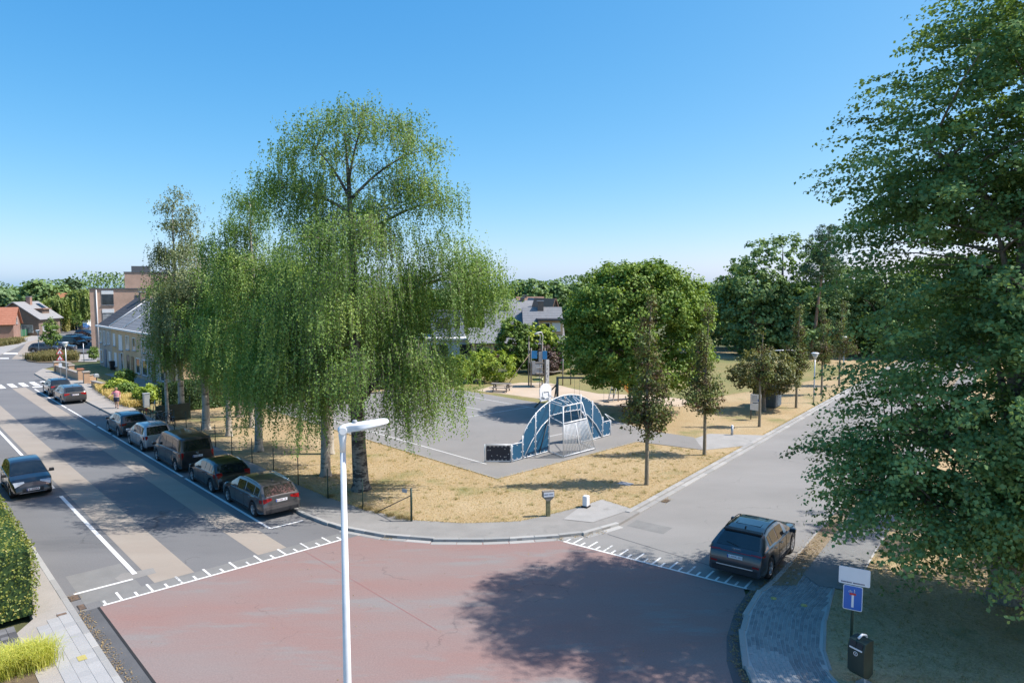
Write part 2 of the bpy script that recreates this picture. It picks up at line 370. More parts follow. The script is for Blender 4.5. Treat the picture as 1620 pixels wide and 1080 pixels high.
# ------------------------------------------------------------------ mesh builders
class MB:
    def __init__(self): self.v = []; self.f = []; self.smooth = []
    def add(self, vs, fs, smooth=False):
        k = len(self.v); self.v += [tuple(p) for p in vs]
        self.f += [tuple(i + k for i in f) for f in fs]; self.smooth += [smooth] * len(fs); return self
    def box(self, c, s, rz=0.0, m=None):
        x, y, z = s[0]/2, s[1]/2, s[2]/2
        P = [Vector((a, b, d)) for d in (-z, z) for a, b in ((-x, -y), (x, -y), (x, y), (-x, y))]
        M = Matrix.Translation(Vector(c)) @ (m if m is not None else Matrix.Rotation(rz, 4, 'Z'))
        return self.add([M @ p for p in P], [(3, 2, 1, 0), (4, 5, 6, 7), (0, 1, 5, 4), (1, 2, 6, 5), (2, 3, 7, 6), (3, 0, 4, 7)])
    def cbox(self, c, s, bev=.01, rz=0.0):
        """box with a chamfered top edge"""
        x, y, z = s[0]/2, s[1]/2, s[2]/2; b = bev
        P = [Vector(p) for p in ((-x,-y,-z),(x,-y,-z),(x,y,-z),(-x,y,-z),(-x,-y,z-b),(x,-y,z-b),(x,y,z-b),(-x,y,z-b),(-x+b,-y+b,z),(x-b,-y+b,z),(x-b,y-b,z),(-x+b,y-b,z))]
        M = Matrix.Translation(Vector(c)) @ Matrix.Rotation(rz, 4, 'Z')
        return self.add([M @ p for p in P], [(3,2,1,0),(0,1,5,4),(1,2,6,5),(2,3,7,6),(3,0,4,7),(4,5,9,8),(5,6,10,9),(6,7,11,10),(7,4,8,11),(8,9,10,11)])
    def tube(self, pts, rad, n=8, cap=True, smooth=True):
        pts = [Vector(p) for p in pts]
        if not isinstance(rad, (list, tuple)): rad = [rad] * len(pts)
        vs = []; fs = []
        t0 = (pts[1] - pts[0]).normalized()
        a = t0.orthogonal().normalized()
        for i, p in enumerate(pts):
            t = (pts[min(i+1, len(pts)-1)] - pts[max(i-1, 0)])
            t = t.normalized() if t.length > 1e-9 else t0
            a = (a - t * a.dot(t)); a = a.normalized() if a.length > 1e-6 else t.orthogonal().normalized()
            b = t.cross(a)
            for k in range(n):
                an = 2*math.pi*k/n
                vs.append(p + (a*math.cos(an) + b*math.sin(an)) * rad[i])
        for i in range(len(pts)-1):
            for k in range(n):
                k2 = (k+1) % n
                fs.append((i*n+k, i*n+k2, (i+1)*n+k2, (i+1)*n+k))
        self.add(vs, fs, smooth)
        if cap:
            k0 = len(self.v) - len(vs)
            self.f.append(tuple(k0 + k for k in reversed(range(n)))); self.smooth.append(False)
            e = k0 + (len(pts)-1)*n
            self.f.append(tuple(e + k for k in range(n))); self.smooth.append(False)
        return self
    def prism(self, poly, z0, z1, bottom=False):
        n = len(poly)
        ar = sum(poly[i][0]*poly[(i+1) % n][1] - poly[(i+1) % n][0]*poly[i][1] for i in range(n))
        if ar < 0: poly = poly[::-1]
        vs = [(p[0], p[1], z0) for p in poly] + [(p[0], p[1], z1) for p in poly]
        fs = [tuple(range(n, 2*n))] + [(i, (i+1) % n, n+(i+1) % n, n+i) for i in range(n)]
        if bottom: fs.append(tuple(reversed(range(n))))
        return self.add(vs, fs)
    def sheet(self, poly, z):
        n = len(poly)
        ar = sum(poly[i][0]*poly[(i+1) % n][1] - poly[(i+1) % n][0]*poly[i][1] for i in range(n))
        if ar < 0: poly = poly[::-1]
        return self.add([(p[0], p[1], z) for p in poly], [tuple(range(n))])
    def lathe(self, prof, n=16, axis='Z', c=(0, 0, 0), smooth=True):
        vs = []; fs = []
        for r, h in prof:
            for k in range(n):
                an = 2*math.pi*k/n; p = (r*math.cos(an), r*math.sin(an), h)
                if axis == 'Y': p = (p[0], p[2], p[1])
                if axis == 'X': p = (p[2], p[0], p[1])
                vs.append((p[0]+c[0], p[1]+c[1], p[2]+c[2]))
        for i in range(len(prof)-1):
            for k in range(n): fs.append((i*n+k, i*n+(k+1) % n, (i+1)*n+(k+1) % n, (i+1)*n+k))
        return self.add(vs, fs, smooth)
    def mesh(self, name):
        me = bpy.data.meshes.new(name); me.from_pydata(self.v, [], self.f)
        me.polygons.foreach_set('use_smooth', self.smooth); me.update(); return me
    def build(self, name, mat, parent=None, recalc=False, sharp=None):
        me = self.mesh(name)
        if recalc:
            bm = bmesh.new(); bm.from_mesh(me); bmesh.ops.recalc_face_normals(bm, faces=bm.faces); bm.to_mesh(me); bm.free()
        if sharp: me.set_sharp_from_angle(angle=R(sharp))
        return link(name, me, mat, parent)
def link(name, me, mat, parent=None):
    o = bpy.data.objects.new(name, me)
    if mat and not me.materials: me.materials.append(MATS[mat])
    col.objects.link(o)
    if parent: o.parent = parent
    return o
def tag(o, label=None, cat=None, group=None, kind=None):
    if label: o['label'] = label
    if cat: o['category'] = cat
    if group: o['group'] = group
    if kind: o['kind'] = kind
    return o
def thing(name, label, cat, loc=(0, 0, 0), rz=0.0, group=None):
    o = bpy.data.objects.new(name, None); o.empty_display_size = .2
    o.location = (loc[0], loc[1], loc[2] if len(loc) > 2 else 0); o.rotation_euler = (0, 0, rz)
    col.objects.link(o); return tag(o, label, cat, group)
def struct(name, mb, mat, z=None):
    return tag(mb.build(name, mat), kind='structure')
def copy_tree(o, parent=None):
    c = o.copy(); col.objects.link(c); c.parent = parent
    for ch in o.children: copy_tree(ch, c)
    return c
def shared(name, me, mat, parent, loc, rz=0.0, scale=None):
    o = link(name, me, mat, parent); o.location = loc; o.rotation_euler = (0, 0, rz)
    if scale: o.scale = scale
    return o
LAWN, PAVE, COURT = .10, .115, .125

bark('bark_birch_old', (.17, .145, .12), (.33, .30, .25), (.06, .05, .045), 3.0, .48)
# ================================================================== THE SETTING: ground, roads, pavements, lawns
struct('ground', MB().sheet([(-2500, -300), (2500, -300), (2500, 3500), (-2500, 3500)], -.06), 'far_ground')

# --- main street (left), with the far bend
main_road = struct('main_road', MB().sheet([LF(-1.1, -5.9), LF(-1.1, 6), LF(3, 4.5), LF(33, 4.2), LF(57, 4.2), (-54.7, 79.1), (-57.1, 84), (-58.8, 91.8), (-48, 102),
    (-62, 122), (-96, 175), (-112, 175), (-100, 146), (-91, 126), (-84, 111), (-74, 92), LF(60, -6.2)], 0), 'asphalt')
side_road = struct('side_road', MB().sheet([RF(-2.95, -1.6), RF(-2.95, 7.3), RF(3, 7), RF(95, 7), RF(95, -.2), RF(2, -.2), RF(-1, -.8)], 0), 'asphalt_light')
red = struct('red_junction', MB().sheet([LF(-1.1, -5.35), LF(-1.1, 6), RF(-2.95, -2), RF(-2.95, 6.2), (7.6, 21.9), (6.9, 20.8), (6.15, 19.2), (5.75, 17.9), (5.6, 16.9), (5.7, 14), (6.3, 11.6), (-4, 11.6), LF(-9.5, -5.35)], .004), 'red_surface')
struct('gutter', MB().sheet([LF(-9.5, -5.95), LF(-9.5, -5.35), LF(-1.1, -5.35), LF(-1.1, -5.95)], .002), 'asphalt_dark')
struct('street_gutter', MB().sheet([(7.9, 22.3), (7.6, 21.9), (6.9, 20.8), (6.15, 19.2), (5.75, 17.9), (5.6, 16.9), (5.7, 14), (6.6, 14), (6.2, 16.9), (6.4, 17.9), (6.8, 19.2), (7.5, 20.8), (8.4, 22.0)], .006), 'asphalt_dark')
MB().sheet([LF(-9.5, -5.37), LF(-9.5, -5.30), LF(-1.1, -5.30), LF(-1.1, -5.37)], .009).build('tar_joint', 'tar', red)
MB().sheet([LF(-9.5, 1.52), LF(-9.5, 1.55), LF(-1.1, 1.55), LF(-1.1, 1.52)], .0075).build('surface_joint', 'red_line', red)

# beige bands and white lines of the main street
def band(name, s0, s1, t0, t1, z, mat, parent): return MB().sheet([LF(s0, t0), LF(s0, t1), LF(s1, t1), LF(s1, t0)], z).build(name, mat, parent)
band('cycle_band', -.35, 58, -3.5, -2.2, .004, 'beige_paint', main_road)
band('cycle_band', -.35, 58, .08, 1.2, .004, 'beige_paint', main_road)
band('edge_line', .9, 13.3, -3.85, -3.70, .008, 'road_paint', main_road)
band('edge_line', 15, 60, -3.85, -3.70, .008, 'road_paint', main_road)
for a, b_ in ((2.1, 12.5), (12.9, 27), (27.4, 31), (31.6, 41), (41.4, 56)):
    band('edge_line', a, b_, 1.58, 1.70, .008, 'road_paint', main_road)
band('bay_end_line', 2.05, 2.17, 1.7, 3.1, .008, 'road_paint', main_road)
band('bay_end_line', .42, .54, -5.7, -3.95, .008, 'road_paint', main_road)
MB().sheet([LF(.45, -4.3), LF(.5, -3.2), LF(1.05, -3.15), LF(1.1, -3.6), LF(1.25, -4.1), LF(.95, -4.4)], .006).build('mortar_patch', 'concrete_paving', main_road)
band('asphalt_repair', -.6, 2.3, -5.6, -3.9, .002, 'asphalt_patch', main_road)
# zebra far up the street, with give-way bars
for i in range(9):
    t = -4.6 + i*.95
    MB().sheet([LF(58.6, t), LF(58.6, t+.5), LF(62.2, t+.5), LF(62.2, t)], .012).build('zebra_bar', 'road_paint', main_road)
MB().sheet([LF(57.2, 1.7), LF(57.2, 4), LF(58, 4), LF(58, 1.7)], .012).build('zebra_bar', 'road_paint', main_road)
MB().sheet([(-69.3, 95.8), (-67.4, 95.8), (-77, 112), (-90, 134), (-92, 132), (-79.9, 113)], .006).build('cycle_band', 'beige_paint', main_road)
MB().sheet([G(0, 558), G(28, 558), G(28, 560), G(0, 560)], .01).build('edge_line', 'road_paint', main_road)
MB().sheet([G(0, 566), G(14, 566), G(14, 567.5), G(0, 567.5)], .01).build('edge_line', 'road_paint', main_road)

# ramp markings: a long white line with long and short ticks
def ramp_marks(F, s0, t0, t1, step, sign, zone, z=.010, mat='road_paint'):
    MB().sheet([F(s0, t0), F(s0, t1), F(s0+.10, t1), F(s0+.10, t0)], z+.001).build('ramp_line', mat, zone)
    k = 0; t = t0 + .05
    while t < t1 - .1:
        ln = .72 if k % 2 else .34
        w = .075
        MB().sheet([F(s0+.10, t), F(s0+.10, t+w), F(s0+.10+ln, t+w), F(s0+.10+ln, t)], z).build('ramp_tick', mat if (k*7) % 5 else 'worn_paint', zone)
        t += step; k += 1
band('ramp_strip', -1.02, -.36, -5.2, 3.4, .003, 'asphalt_patch', main_road)
ramp_marks(LF, -1.12, -5.2, 3.4, .46, 1, main_road, .010, 'road_paint')
ramp_marks(RF, -2.98, -.9, 6.3, .335, 1, side_road)
MB().sheet([RF(.2, .25), RF(.2, 1.9), RF(1.1, 1.9), RF(1.1, .25)], .004).build('asphalt_repair', 'asphalt_patch', side_road)
MB().sheet([RF(-1.2, .1), RF(-2.0, 6.2), RF(-1.97, 6.2), RF(-1.15, .1)], .004).build('tar_joint', 'asphalt_dark', side_road)

# --- park corner: lawn, pavement, kerbs
corner_out = [LF(33, 3.5), LF(20, 3.5), LF(8, 3.5), LF(4.5, 3.42), (-9.2, 29.75), (-8.1, 28.8), (-7.0, 28.0), (-5.2, 27.15), (-2.7, 26.62), (-1.2, 26.6), (.2, 26.75), (1.6, 27.0), (3.1, 27.45), (4.5, 28.5)]
lawn_edge = [LF(33, 5.35), LF(20, 5.35), LF(11, 5.35), (-10.7, 34.2), (-8.6, 32.1), (-6.6, 30.4), (-4.2, 28.95), (-2, 28.55), (.3, 28.8), (1.4, 29.5), (3.1, 30.75), (4.2, 31.8), (5.35, 30.45)]
struct('park_lawn', MB().prism(lawn_edge + [RF(20, -.5), RF(50, -.5), RF(92, -.5), (45, 112), (12, 112), LF(30, 52), LF(33, 40)], -.05, LAWN), 'dry_lawn')
struct('corner_pavement', MB().prism(corner_out + [RF(1.9, 0), RF(1.9, -.5)] + lawn_edge[::-1], -.05, PAVE - .012), 'concrete_paving')
struct('street_verge_pavement', MB().prism([LF(33, 3.5), LF(33, 5.35), LF(57, 6.4), LF(64, 6.4), (-57, 84), (-54.7, 79.1), LF(57, 3.5)], -.05, PAVE), 'tan_paving')
def along(path, step):
    P = [Vector((p[0], p[1])) for p in path]; out = []; rest = 0.0; lens = [(P[i+1]-P[i]).length for i in range(len(P)-1)]
    tot = sum(lens); n = max(1, int(round(tot/step))); st = tot/n
    for k in range(n):
        d = (k+.5)*st; i = 0
        while i < len(lens)-1 and d > lens[i]: d -= lens[i]; i += 1
        t = (P[i+1]-P[i]).normalized(); p = P[i] + t*d
        out.append((p.x, p.y, math.atan2(t.y, t.x)))
    return out, st
def stones(holder_name, path, step, width, top, side, mat='kerb_piece', depth=.2, label=None, name='kerb_stone'):
    pos, st = along(path, step)
    base = None
    me = MB().cbox((0, 0, -depth/2), (st*.985, width, depth), .012).mesh(name)
    holder = tag(bpy.data.objects.new(holder_name, None), kind='structure'); col.objects.link(holder)
    for (x, y, a) in pos:
        o = shared(name, me, mat, holder, (x - math.sin(a)*width/2*side, y + math.cos(a)*width/2*side, top + random.uniform(-.004, .004)), a + random.uniform(-.004, .004))
    return holder
stones('kerb', corner_out[::-1], 1.0, .18, PAVE + .012, -1)
stones('park_gutter', [RF(0, -.02), RF(1.9, -.02)] + [RF(s, -.02) for s in range(5, 93, 3)], 1.0, .24, .055, 1, name='gutter_stone')
stones('park_kerb', [RF(1.5, -.27)] + [RF(s, -.27) for s in range(5, 93, 3)], 1.0, .24, PAVE + .02, 1)
stones('gutter_strip', [p for p in corner_out[::-1]][:8], 1.0, .26, .014, 1, name='gutter_stone')
struct('paved_entrance', MB().sheet([(3.1, 30.75), (4.2, 31.8), (5.35, 30.45), RF(1.6, -.5), (3.4, 28.6), (2.2, 29.0)], PAVE + .003), 'light_paving')

# sports court, path, sand
court = struct('sports_court', MB().prism([LF(1.05, 13.35), LF(31, 13.3), LF(31, 31.2), LF(12.0, 31.6), LF(3.0, 29.0), G(1098, 692, .1), G(1113, 712, .1), LF(1.35, 25.6)], -.02, COURT), 'court_asphalt')
MB().prism([LF(.97, 13.25), LF(1.05, 13.35), LF(1.35, 25.6), LF(1.27, 25.6)], 0, COURT+.01).build('edge_strip', 'kerb_concrete', court)
MB().prism([LF(.97, 13.25), LF(31, 13.2), LF(31, 13.3), LF(1.05, 13.35)], 0, COURT+.01).build('edge_strip', 'kerb_concrete', court)
def cline(a, b_, w=.07):
    a = Vector(a); b_ = Vector(b_); d = (b_-a).normalized(); n = Vector((-d.y, d.x))*w/2
    MB().sheet([a-n, a+n, b_+n, b_-n], COURT+.004).build('court_line', 'road_paint', court)
cline(LF(3.6, 14.8), LF(30, 14.7)); cline(LF(15.2, 14.8), LF(15.2, 29.5)); cline(LF(4, 29.4), LF(30, 29.4)); cline(LF(6.2, 18), LF(6.2, 24)); cline(LF(3.4, 18), LF(6.2, 18)); cline(LF(3.4, 24), LF(6.2, 24)); cline(LF(30, 14.7), LF(30, 29.4))
cline(LF(17, 25.8), LF(23.5, 25.4))
struct('concrete_path', MB().prism([G(1113, 712, .1), G(1098, 694, .1), G(1122, 686, .1), RF(21.2, -.5), RF(17.4, -.5)], -.02, PAVE+.004), 'light_paving')
struct('green_lawn', MB().sheet([LF(31.5, 31.4), LF(12.0, 31.8), (8, 58), (16, 60), (40, 80), (40, 100), (14, 90), (-2, 78)], LAWN+.005), 'green_lawn')
sp = [(-3.4, 65.8), (-.5, 63.6), (3, 60.6), (8, 57.2), (14, 57.0), (16, 60), (13, 63), (8, 64), (6, 67), (4, 71), (1, 71.5), (-2, 69)]
struct('sand_pit', MB().sheet(sp, LAWN+.010), 'sand')

# --- left side of the main street: kerb, pavement, yard
struct('left_pavement', MB().prism([LF(-10, -5.95), LF(62, -5.95), LF(62, -8.2), LF(-.9, -7.0), LF(-1.6, -7.5), LF(-10, -7.5)], -.05, PAVE), 'tan_paving')
stones('left_kerb', [LF(-10, -5.95), LF(62, -5.95)], 1.0, .18, PAVE+.012, 1)
pale = tag(bpy.data.objects.new('pale_paving', None), kind='structure'); col.objects.link(pale)
me = MB().cbox((0, 0, -.03), (.297, .297, .06), .004).mesh('paving_tile')
for i in range(30):
    for j in range(3):
        if i > 24 and j > 26 - i + 3: continue
        x, y = LF(-10 + i*.3 + .15, -6.13 - j*.3 - .15)
        shared('paving_tile', me, 'paver_pale', pale, (x, y, PAVE + .012 + random.uniform(-.002, .002)), L_HEAD)
yard = struct('front_yard', MB().prism([LF(-10, -7.5), LF(-1.6, -7.5), LF(-1.0, -9.5), LF(-1.0, -13), LF(-10, -13)], -.05, LAWN), 'planter_soil')
me = MB().cbox((0, 0, -.03), (.195, .195, .06), .006).mesh('paver')
for i in range(10):
    for j in range(26):
        for s0 in (-2.95, -6.9):
            x, y = LF(s0 + i*.2 - (0 if s0 > -4 else .3), -7.6 - j*.2)
            shared('paver', me, 'paver_dark', yard, (x, y, LAWN + .02 + random.uniform(-.003, .003)), L_HEAD)
tag(MB().sheet([LF(-4.6, -6.35), LF(-4.6, -6.55), LF(-4.3, -6.55), LF(-4.3, -6.35)], PAVE+.018).build('valve_cover', 'yellow_paint'), 'small yellow painted valve cover in the pale pavement', 'valve cover')
tag(MB().prism([LF(-1.25, -6.2), LF(-1.25, -6.45), LF(-1.1, -6.45), LF(-1.1, -6.2)], .1, PAVE+.019).build('drain_cover', 'rust_iron'), 'small rusty cover in the pale pavement beside the hedge', 'drain cover')
def drain(loc, rz, label, sx=.45, sy=.3):
    t = thing('street_drain', label, 'drain', (loc[0], loc[1], .016), rz)
    MB().box((0, 0, -.01), (sx, sy, .02)).build('frame', 'iron', t)
    for k in range(5): MB().box((-sx/2 + sx*(k+.5)/5, 0, .004), (sx/9, sy*.8, .012)).build('bar', 'rust_iron', t)
drain(LF(.15, -5.75), L_HEAD, 'rusty street drain at the kerb by the end of the left parking bay')
drain(LF(-.75, -5.72), L_HEAD, 'narrow rusty drain grate just before the white ramp line', .4, .2)
drain(RF(4.3, .15), R_HEAD, 'brownish drain grate in the gutter of the side street')
tag(MB().prism([RF(5.2, -2.9), RF(5.2, -2.2), RF(5.7, -2.2), RF(5.7, -2.9)], .05, LAWN+.02).build('manhole_cover', 'lead_cap'), 'grey square inspection cover in the dry lawn near the young tree', 'manhole cover')

# --- near right corner: clinker pavement, verge, lawn under the lime
arc_out = [(6.6, 12.5), (6.15, 14.5), (6.05, 16.9), (6.15, 17.9), (6.5, 19.2), (7.25, 20.8), (7.9, 21.85), (8.85, 22.9)] + [RF(s, 6.85) for s in (0, 3, 8, 20, 40, 90)]
arc_in = [(8.6, 12.5), (8.2, 14.5), (8.1, 16.9), (8.5, 18.3), (9.2, 19.8), (10.1, 21.4), (11.2, 23.3), RF(.6, 9.2), RF(20, 9.2), RF(90, 9.2)]
walk = struct('corner_walk', MB().prism(arc_out[:8] + [RF(-1.6, 6.85), RF(-1.6, 7.5), RF(90, 7.5)] + arc_in[::-1], -.05, PAVE - .012), 'joint_sand')
struct('street_verge', MB().prism([RF(-2.4, 6.95), RF(90, 6.95), RF(90, 7.55), RF(-.4, 7.55), RF(-1.9, 7.6)], -.05, PAVE + .002), 'dirt')
struct('side_path', MB().sheet([RF(-.9, 7.55), RF(90, 7.55), RF(90, 9.15), RF(.7, 9.15), RF(-1.3, 9.3), RF(-1.5, 8.2)], PAVE + .009), 'asphalt_patch')
struct('shade_lawn', MB().prism(arc_in + [(90, 80), (90, 0), (9, 0)], -.05, LAWN), 'shade_lawn')
stones('corner_kerb', arc_out[:9], 1.0, .16, PAVE + .012, -1)
stones('side_kerb', arc_out[8:], 1.0, .16, .09, -1)
stones('lawn_edging', arc_in[:8], 1.0, .08, PAVE + .01, -1, depth=.15, name='edging_stone')
# clinkers: courses that follow the bend (22 x 11 cm)
def offset_path(path, d):
    P = [Vector(p) for p in path]; out = []
    for i, p in enumerate(P):
        t = (P[min(i+1, len(P)-1)] - P[max(i-1, 0)]).normalized()
        out.append(p + Vector((t.y, -t.x))*d)
    return out
brick_me = MB().cbox((0, 0, -.03), (.207, .095, .06), .006).mesh('clinker')
pale_me = brick_me.copy()
inner = [(p[0], p[1]) for p in arc_in]
def inside_walk(x, y):
    # right limit of the pavement at this y
    for i in range(len(inner)-1):
        (x0, y0), (x1, y1) = inner[i], inner[i+1]
        if y0 <= y <= y1: return x < x0 + (x1-x0)*(y-y0)/(y1-y0) - .1
    return False
cand = []
for k in range(19):
    pth = offset_path(arc_out[:9], .25 + k*.113)
    pos, st = along(pth, .222)
    for i, (x, y, a) in enumerate(pos):
        if y > 15.5 and y < 24.2 and inside_walk(x, y): cand.append((x + math.cos(a)*(.11 if k % 2 else 0), y + math.sin(a)*(.11 if k % 2 else 0), a, k))
cand = [c for c in cand if not (RF(0, 0)[0]*0 + (c[0]-RO[0])*RU[0] + (c[1]-RO[1])*RU[1] > -1.1 and c[3] > 3)]
cand.sort(key=lambda c: c[0]**2 + c[1]**2)
vis = [c for c in cand if c[1] > 16.75]
hid = [c for c in cand if c[1] <= 16.75]
for (x, y, a, k) in vis[:300]:
    pale_zone = k < 9 and y < 18.55 - k*.07
    shared('clinker', pale_me if pale_zone else brick_me, 'paver_pale' if pale_zone else 'paver', walk, (x, y, PAVE + random.uniform(-.003, .003)), a + random.uniform(-.015, .015))
def joined(items, mat, name):
    bv = [v.co.copy() for v in brick_me.vertices]; bf = [tuple(p.vertices) for p in brick_me.polygons]
    mb = MB(); tint = []
    for (x, y, a, k) in items:
        M = Matrix.Translation((x, y, PAVE + random.uniform(-.003, .003))) @ Matrix.Rotation(a + random.uniform(-.015, .015), 4, 'Z')
        mb.add([M @ v for v in bv], bf); tint += [random.random()] * len(bf)
    if not items: return
    o = mb.build(name, mat, walk); o['kind'] = 'stuff'
    at = o.data.attributes.new('tint', 'FLOAT', 'FACE'); at.data.foreach_set('value', tint)
rest = vis[300:] + hid
isp = lambda c: c[3] < 9 and c[1] < 18.55 - c[3]*.07
joined([c for c in rest if not isp(c)], 'paver', 'clinkers')
joined([c for c in rest if isp(c)], 'paver_pale', 'pale_clinkers')
for (px, py, lab) in ((1224, 946, 'yellowish utility cover in the clinker pavement nearest the parked dark grey car'), (1272, 957, 'round yellowish utility cover in the clinker pavement near the blue sign')):
    x, y = G(px, py, PAVE)
    tag(MB().lathe([(0, .03), (.09, .03), (.10, .0)], 14, c=(x, y, PAVE-.012)).build('valve_cover', 'yellow_paint'), lab, 'valve cover')

# --- near pavement below the camera and land around
struct('near_pavement', MB().prism([(-9, 12.2), (-4.5, 11.6), (6.3, 11.6), (8, 11.0), (12, 8), (12, -6), (-18, -6), (-18, 8)], -.05, PAVE), 'tan_paving')

# --- far left: gardens, island, car park
struct('row_gardens', MB().prism([LF(33.2, 6.4), LF(64, 6.4), (-57, 84), (-52, 90), (-40, 78), (-28, 66), LF(34, 22), LF(33.2, 12)], -.05, LAWN-.02), 'green_lawn')
struct('row_path', MB().prism([LF(34, 9.5), LF(64, 9.5), LF(64, 12), LF(34, 12)], -.05, LAWN-.01), 'tan_paving')
struct('planter_island', MB().prism([G(40, 568), G(44, 572), G(60, 574), G(100, 574.5), G(124, 572), G(124, 563), G(108, 558), G(80, 560), G(52, 562)], -.05, .1), 'planter_soil')
struct('forecourt', MB().sheet([G(124, 572), G(153, 572), G(156, 560), G(124, 557)], .012), 'light_paving')
struct('car_park', MB().sheet([G(60, 557), G(124, 560), G(146, 560), G(148, 530), G(128, 530), G(70, 548)], .012), 'asphalt_dark')
struct('far_pavement', MB().prism([G(-60, 588), G(0, 562), G(46, 541), G(90, 527), G(122, 521), G(122, 518), G(70, 525), G(20, 541), G(-60, 565)], -.02, .08), 'light_paving')
struct('far_verge', MB().prism([G(-60, 563), G(20, 541), G(70, 525), G(140, 512), G(140, 495), G(-60, 510)], -.05, .06), 'green_lawn')
struct('far_lawn', MB().sheet([(-95, 190), (40, 118), (70, 160), (60, 400), (-120, 400)], -.02), 'garden_green')
# ================================================================== BUILDINGS
def window(parent, x, z, w, h, face='front', off=0.0, pane='window_glass', frame='frame_white', sill=True, name='window', mull=0):
    """window set on the -y face (front, at y=off) or +x / -x face (at x=off); x is measured along the face"""
    def P(a, b_, c):           # along, out, up
        if face == 'front': return (a, off-b_, c)
        if face == 'right': return (off+b_, a, c)
        return (off-b_, a, c)
    def B(m, a, b_, c, sa, sb, sc):
        s = (sa, sb, sc) if face == 'front' else (sb, sa, sc)
        m.box(P(a, b_, c), s)
    f = MB(); t = .07
    B(f, x, .0, z+h/2-t/2, w, .12, t); B(f, x, .0, z-h/2+t/2, w, .12, t); B(f, x-w/2+t/2, .0, z, t, .12, h-2*t); B(f, x+w/2-t/2, .0, z, t, .12, h-2*t)
    for k in range(mull): B(f, x-w/2+w*(k+1)/(mull+1), .0, z, .05, .10, h-2*t)
    o = f.build(name, frame, parent)
    p = MB(); B(p, x, .01, z, w-2*t+.01, .04, h-2*t+.01); p.build('pane', pane, o)
    if sill:
        s = MB(); B(s, x, .05, z-h/2-.045, w+.16, .20, .08); s.build('sill', 'lead_cap', o)
    return o
def door(parent, x, w, h, mat, off=0.0, base=.05, face='front'):
    o = MB().box((x, off-.02, base+h/2) if face == 'front' else (off+.02, x, base+h/2), (w, .10, h) if face == 'front' else (.10, w, h)).build('door', mat, parent)
    MB().tube([(x+w*.35, off-.10, base+h*.5), (x+w*.35, off-.10, base+h*.5+.14)] if face == 'front' else [(off+.10, x, base+1), (off+.10, x, base+1.14)], .02, 5).build('handle', 'galvanised', o)
    return o
def chimney(parent, x, y, z0, z1, w, mat, d=None):
    o = MB().box((x, y, (z0+z1)/2), (w, d or w, z1-z0)).build('chimney', mat, parent)
    MB().box((x, y, z1+.04), (w+.12, (d or w)+.12, .10)).build('chimney_cap', 'lead_cap', o)
    return o
def house(name, label, loc, rz, w, d, he, hr, wallm, roofm, ridge='x', over=.35, group=None, cat='house', ridge_shift=0.0, thick=.16):
    t = thing(name, label, cat, (loc[0], loc[1], 0), rz, group)
    m = MB(); rs = ridge_shift
    if ridge == 'x':
        yr = d/2 + rs
        v = [(0, 0, -.1), (w, 0, -.1), (w, d, -.1), (0, d, -.1), (0, 0, he), (w, 0, he), (w, d, he), (0, d, he), (0, yr, hr-.12), (w, yr, hr-.12)]
        f = [(0, 1, 5, 4), (2, 3, 7, 6), (1, 2, 6, 9, 5), (3, 0, 4, 8, 7)]
    else:
        xr = w/2 + rs
        v = [(0, 0, -.1), (w, 0, -.1), (w, d, -.1), (0, d, -.1), (0, 0, he), (w, 0, he), (w, d, he), (0, d, he), (xr, 0, hr-.12), (xr, d, hr-.12)]
        f = [(0, 1, 5, 8, 4), (2, 3, 7, 9, 6), (1, 2, 6, 5), (3, 0, 4, 7)]
    m.add(v, f); m.build('wall', wallm, t)
    r = MB()
    def slab(e0, e1, r1, r0):
        P = [Vector(p) for p in (e0, e1, r1, r0)]; n = (P[1]-P[0]).cross(P[3]-P[0]).normalized()
        if n.z < 0: n = -n
        up = [p + n*thick for p in P]
        r.add(P + up, [(4, 5, 6, 7), (3, 2, 1, 0), (0, 1, 5, 4), (1, 2, 6, 5), (2, 3, 7, 6), (3, 0, 4, 7)])
    if ridge == 'x':
        s1 = (hr-he)/yr; s2 = (hr-he)/(d-yr)
        slab((-over, -over, he-over*s1), (w+over, -over, he-over*s1), (w+over, yr, hr), (-over, yr, hr))
        slab((w+over, d+over, he-over*s2), (-over, d+over, he-over*s2), (-over, yr, hr), (w+over, yr, hr))
    else:
        s1 = (hr-he)/xr; s2 = (hr-he)/(w-xr)
        slab((-over, d+over, he-over*s1), (-over, -over, he-over*s1), (xr, -over, hr), (xr, d+over, hr))
        slab((w+over, -over, he-over*s2), (w+over, d+over, he-over*s2), (xr, d+over, hr), (xr, -over, hr))
    rf_ = r.build('roof', roofm, t, recalc=True)
    return t, rf_
# ---- row houses on the main street
E_HEAD = math.atan2(-LU[1], -LU[0])       # along the facades, towards the viewer
def row_house(label, s_far, width, wallm, roofm, wins, doors, he=5.15, hr=8.4, chim=None, verge=True):
    x, y = LF(s_far, 11.4)
    t, rf_ = house('row_house', label, (x, y), E_HEAD, width, 9.0, he, hr, wallm, roofm, 'x', .02, 'row houses along the main street')
    MB().box((width/2, -.22, he-.03), (width-.03, .40, .18)).build('gutter', 'frame_white', t)
    if verge: MB().tube([(width-.03, -.2, he+.17), (width-.03, 4.5, hr+.24)], .07, 5).build('verge_strip', 'frame_white', rf_)
    for (wx, wz, ww, wh, pane, fr) in wins: window(t, wx, wz, ww, wh, 'front', 0.0, pane, fr)
    for (dx, dw, dh, dm) in doors: door(t, dx, dw, dh, dm)
    if chim: chimney(rf_, chim[0], chim[1], chim[2], chim[3], .6, 'brick_brown')
    return t
SC, GL, WH, SG_, CU = 'shutter_white', 'window_glass', 'frame_white', 'shutter_grey', 'window_curtain'
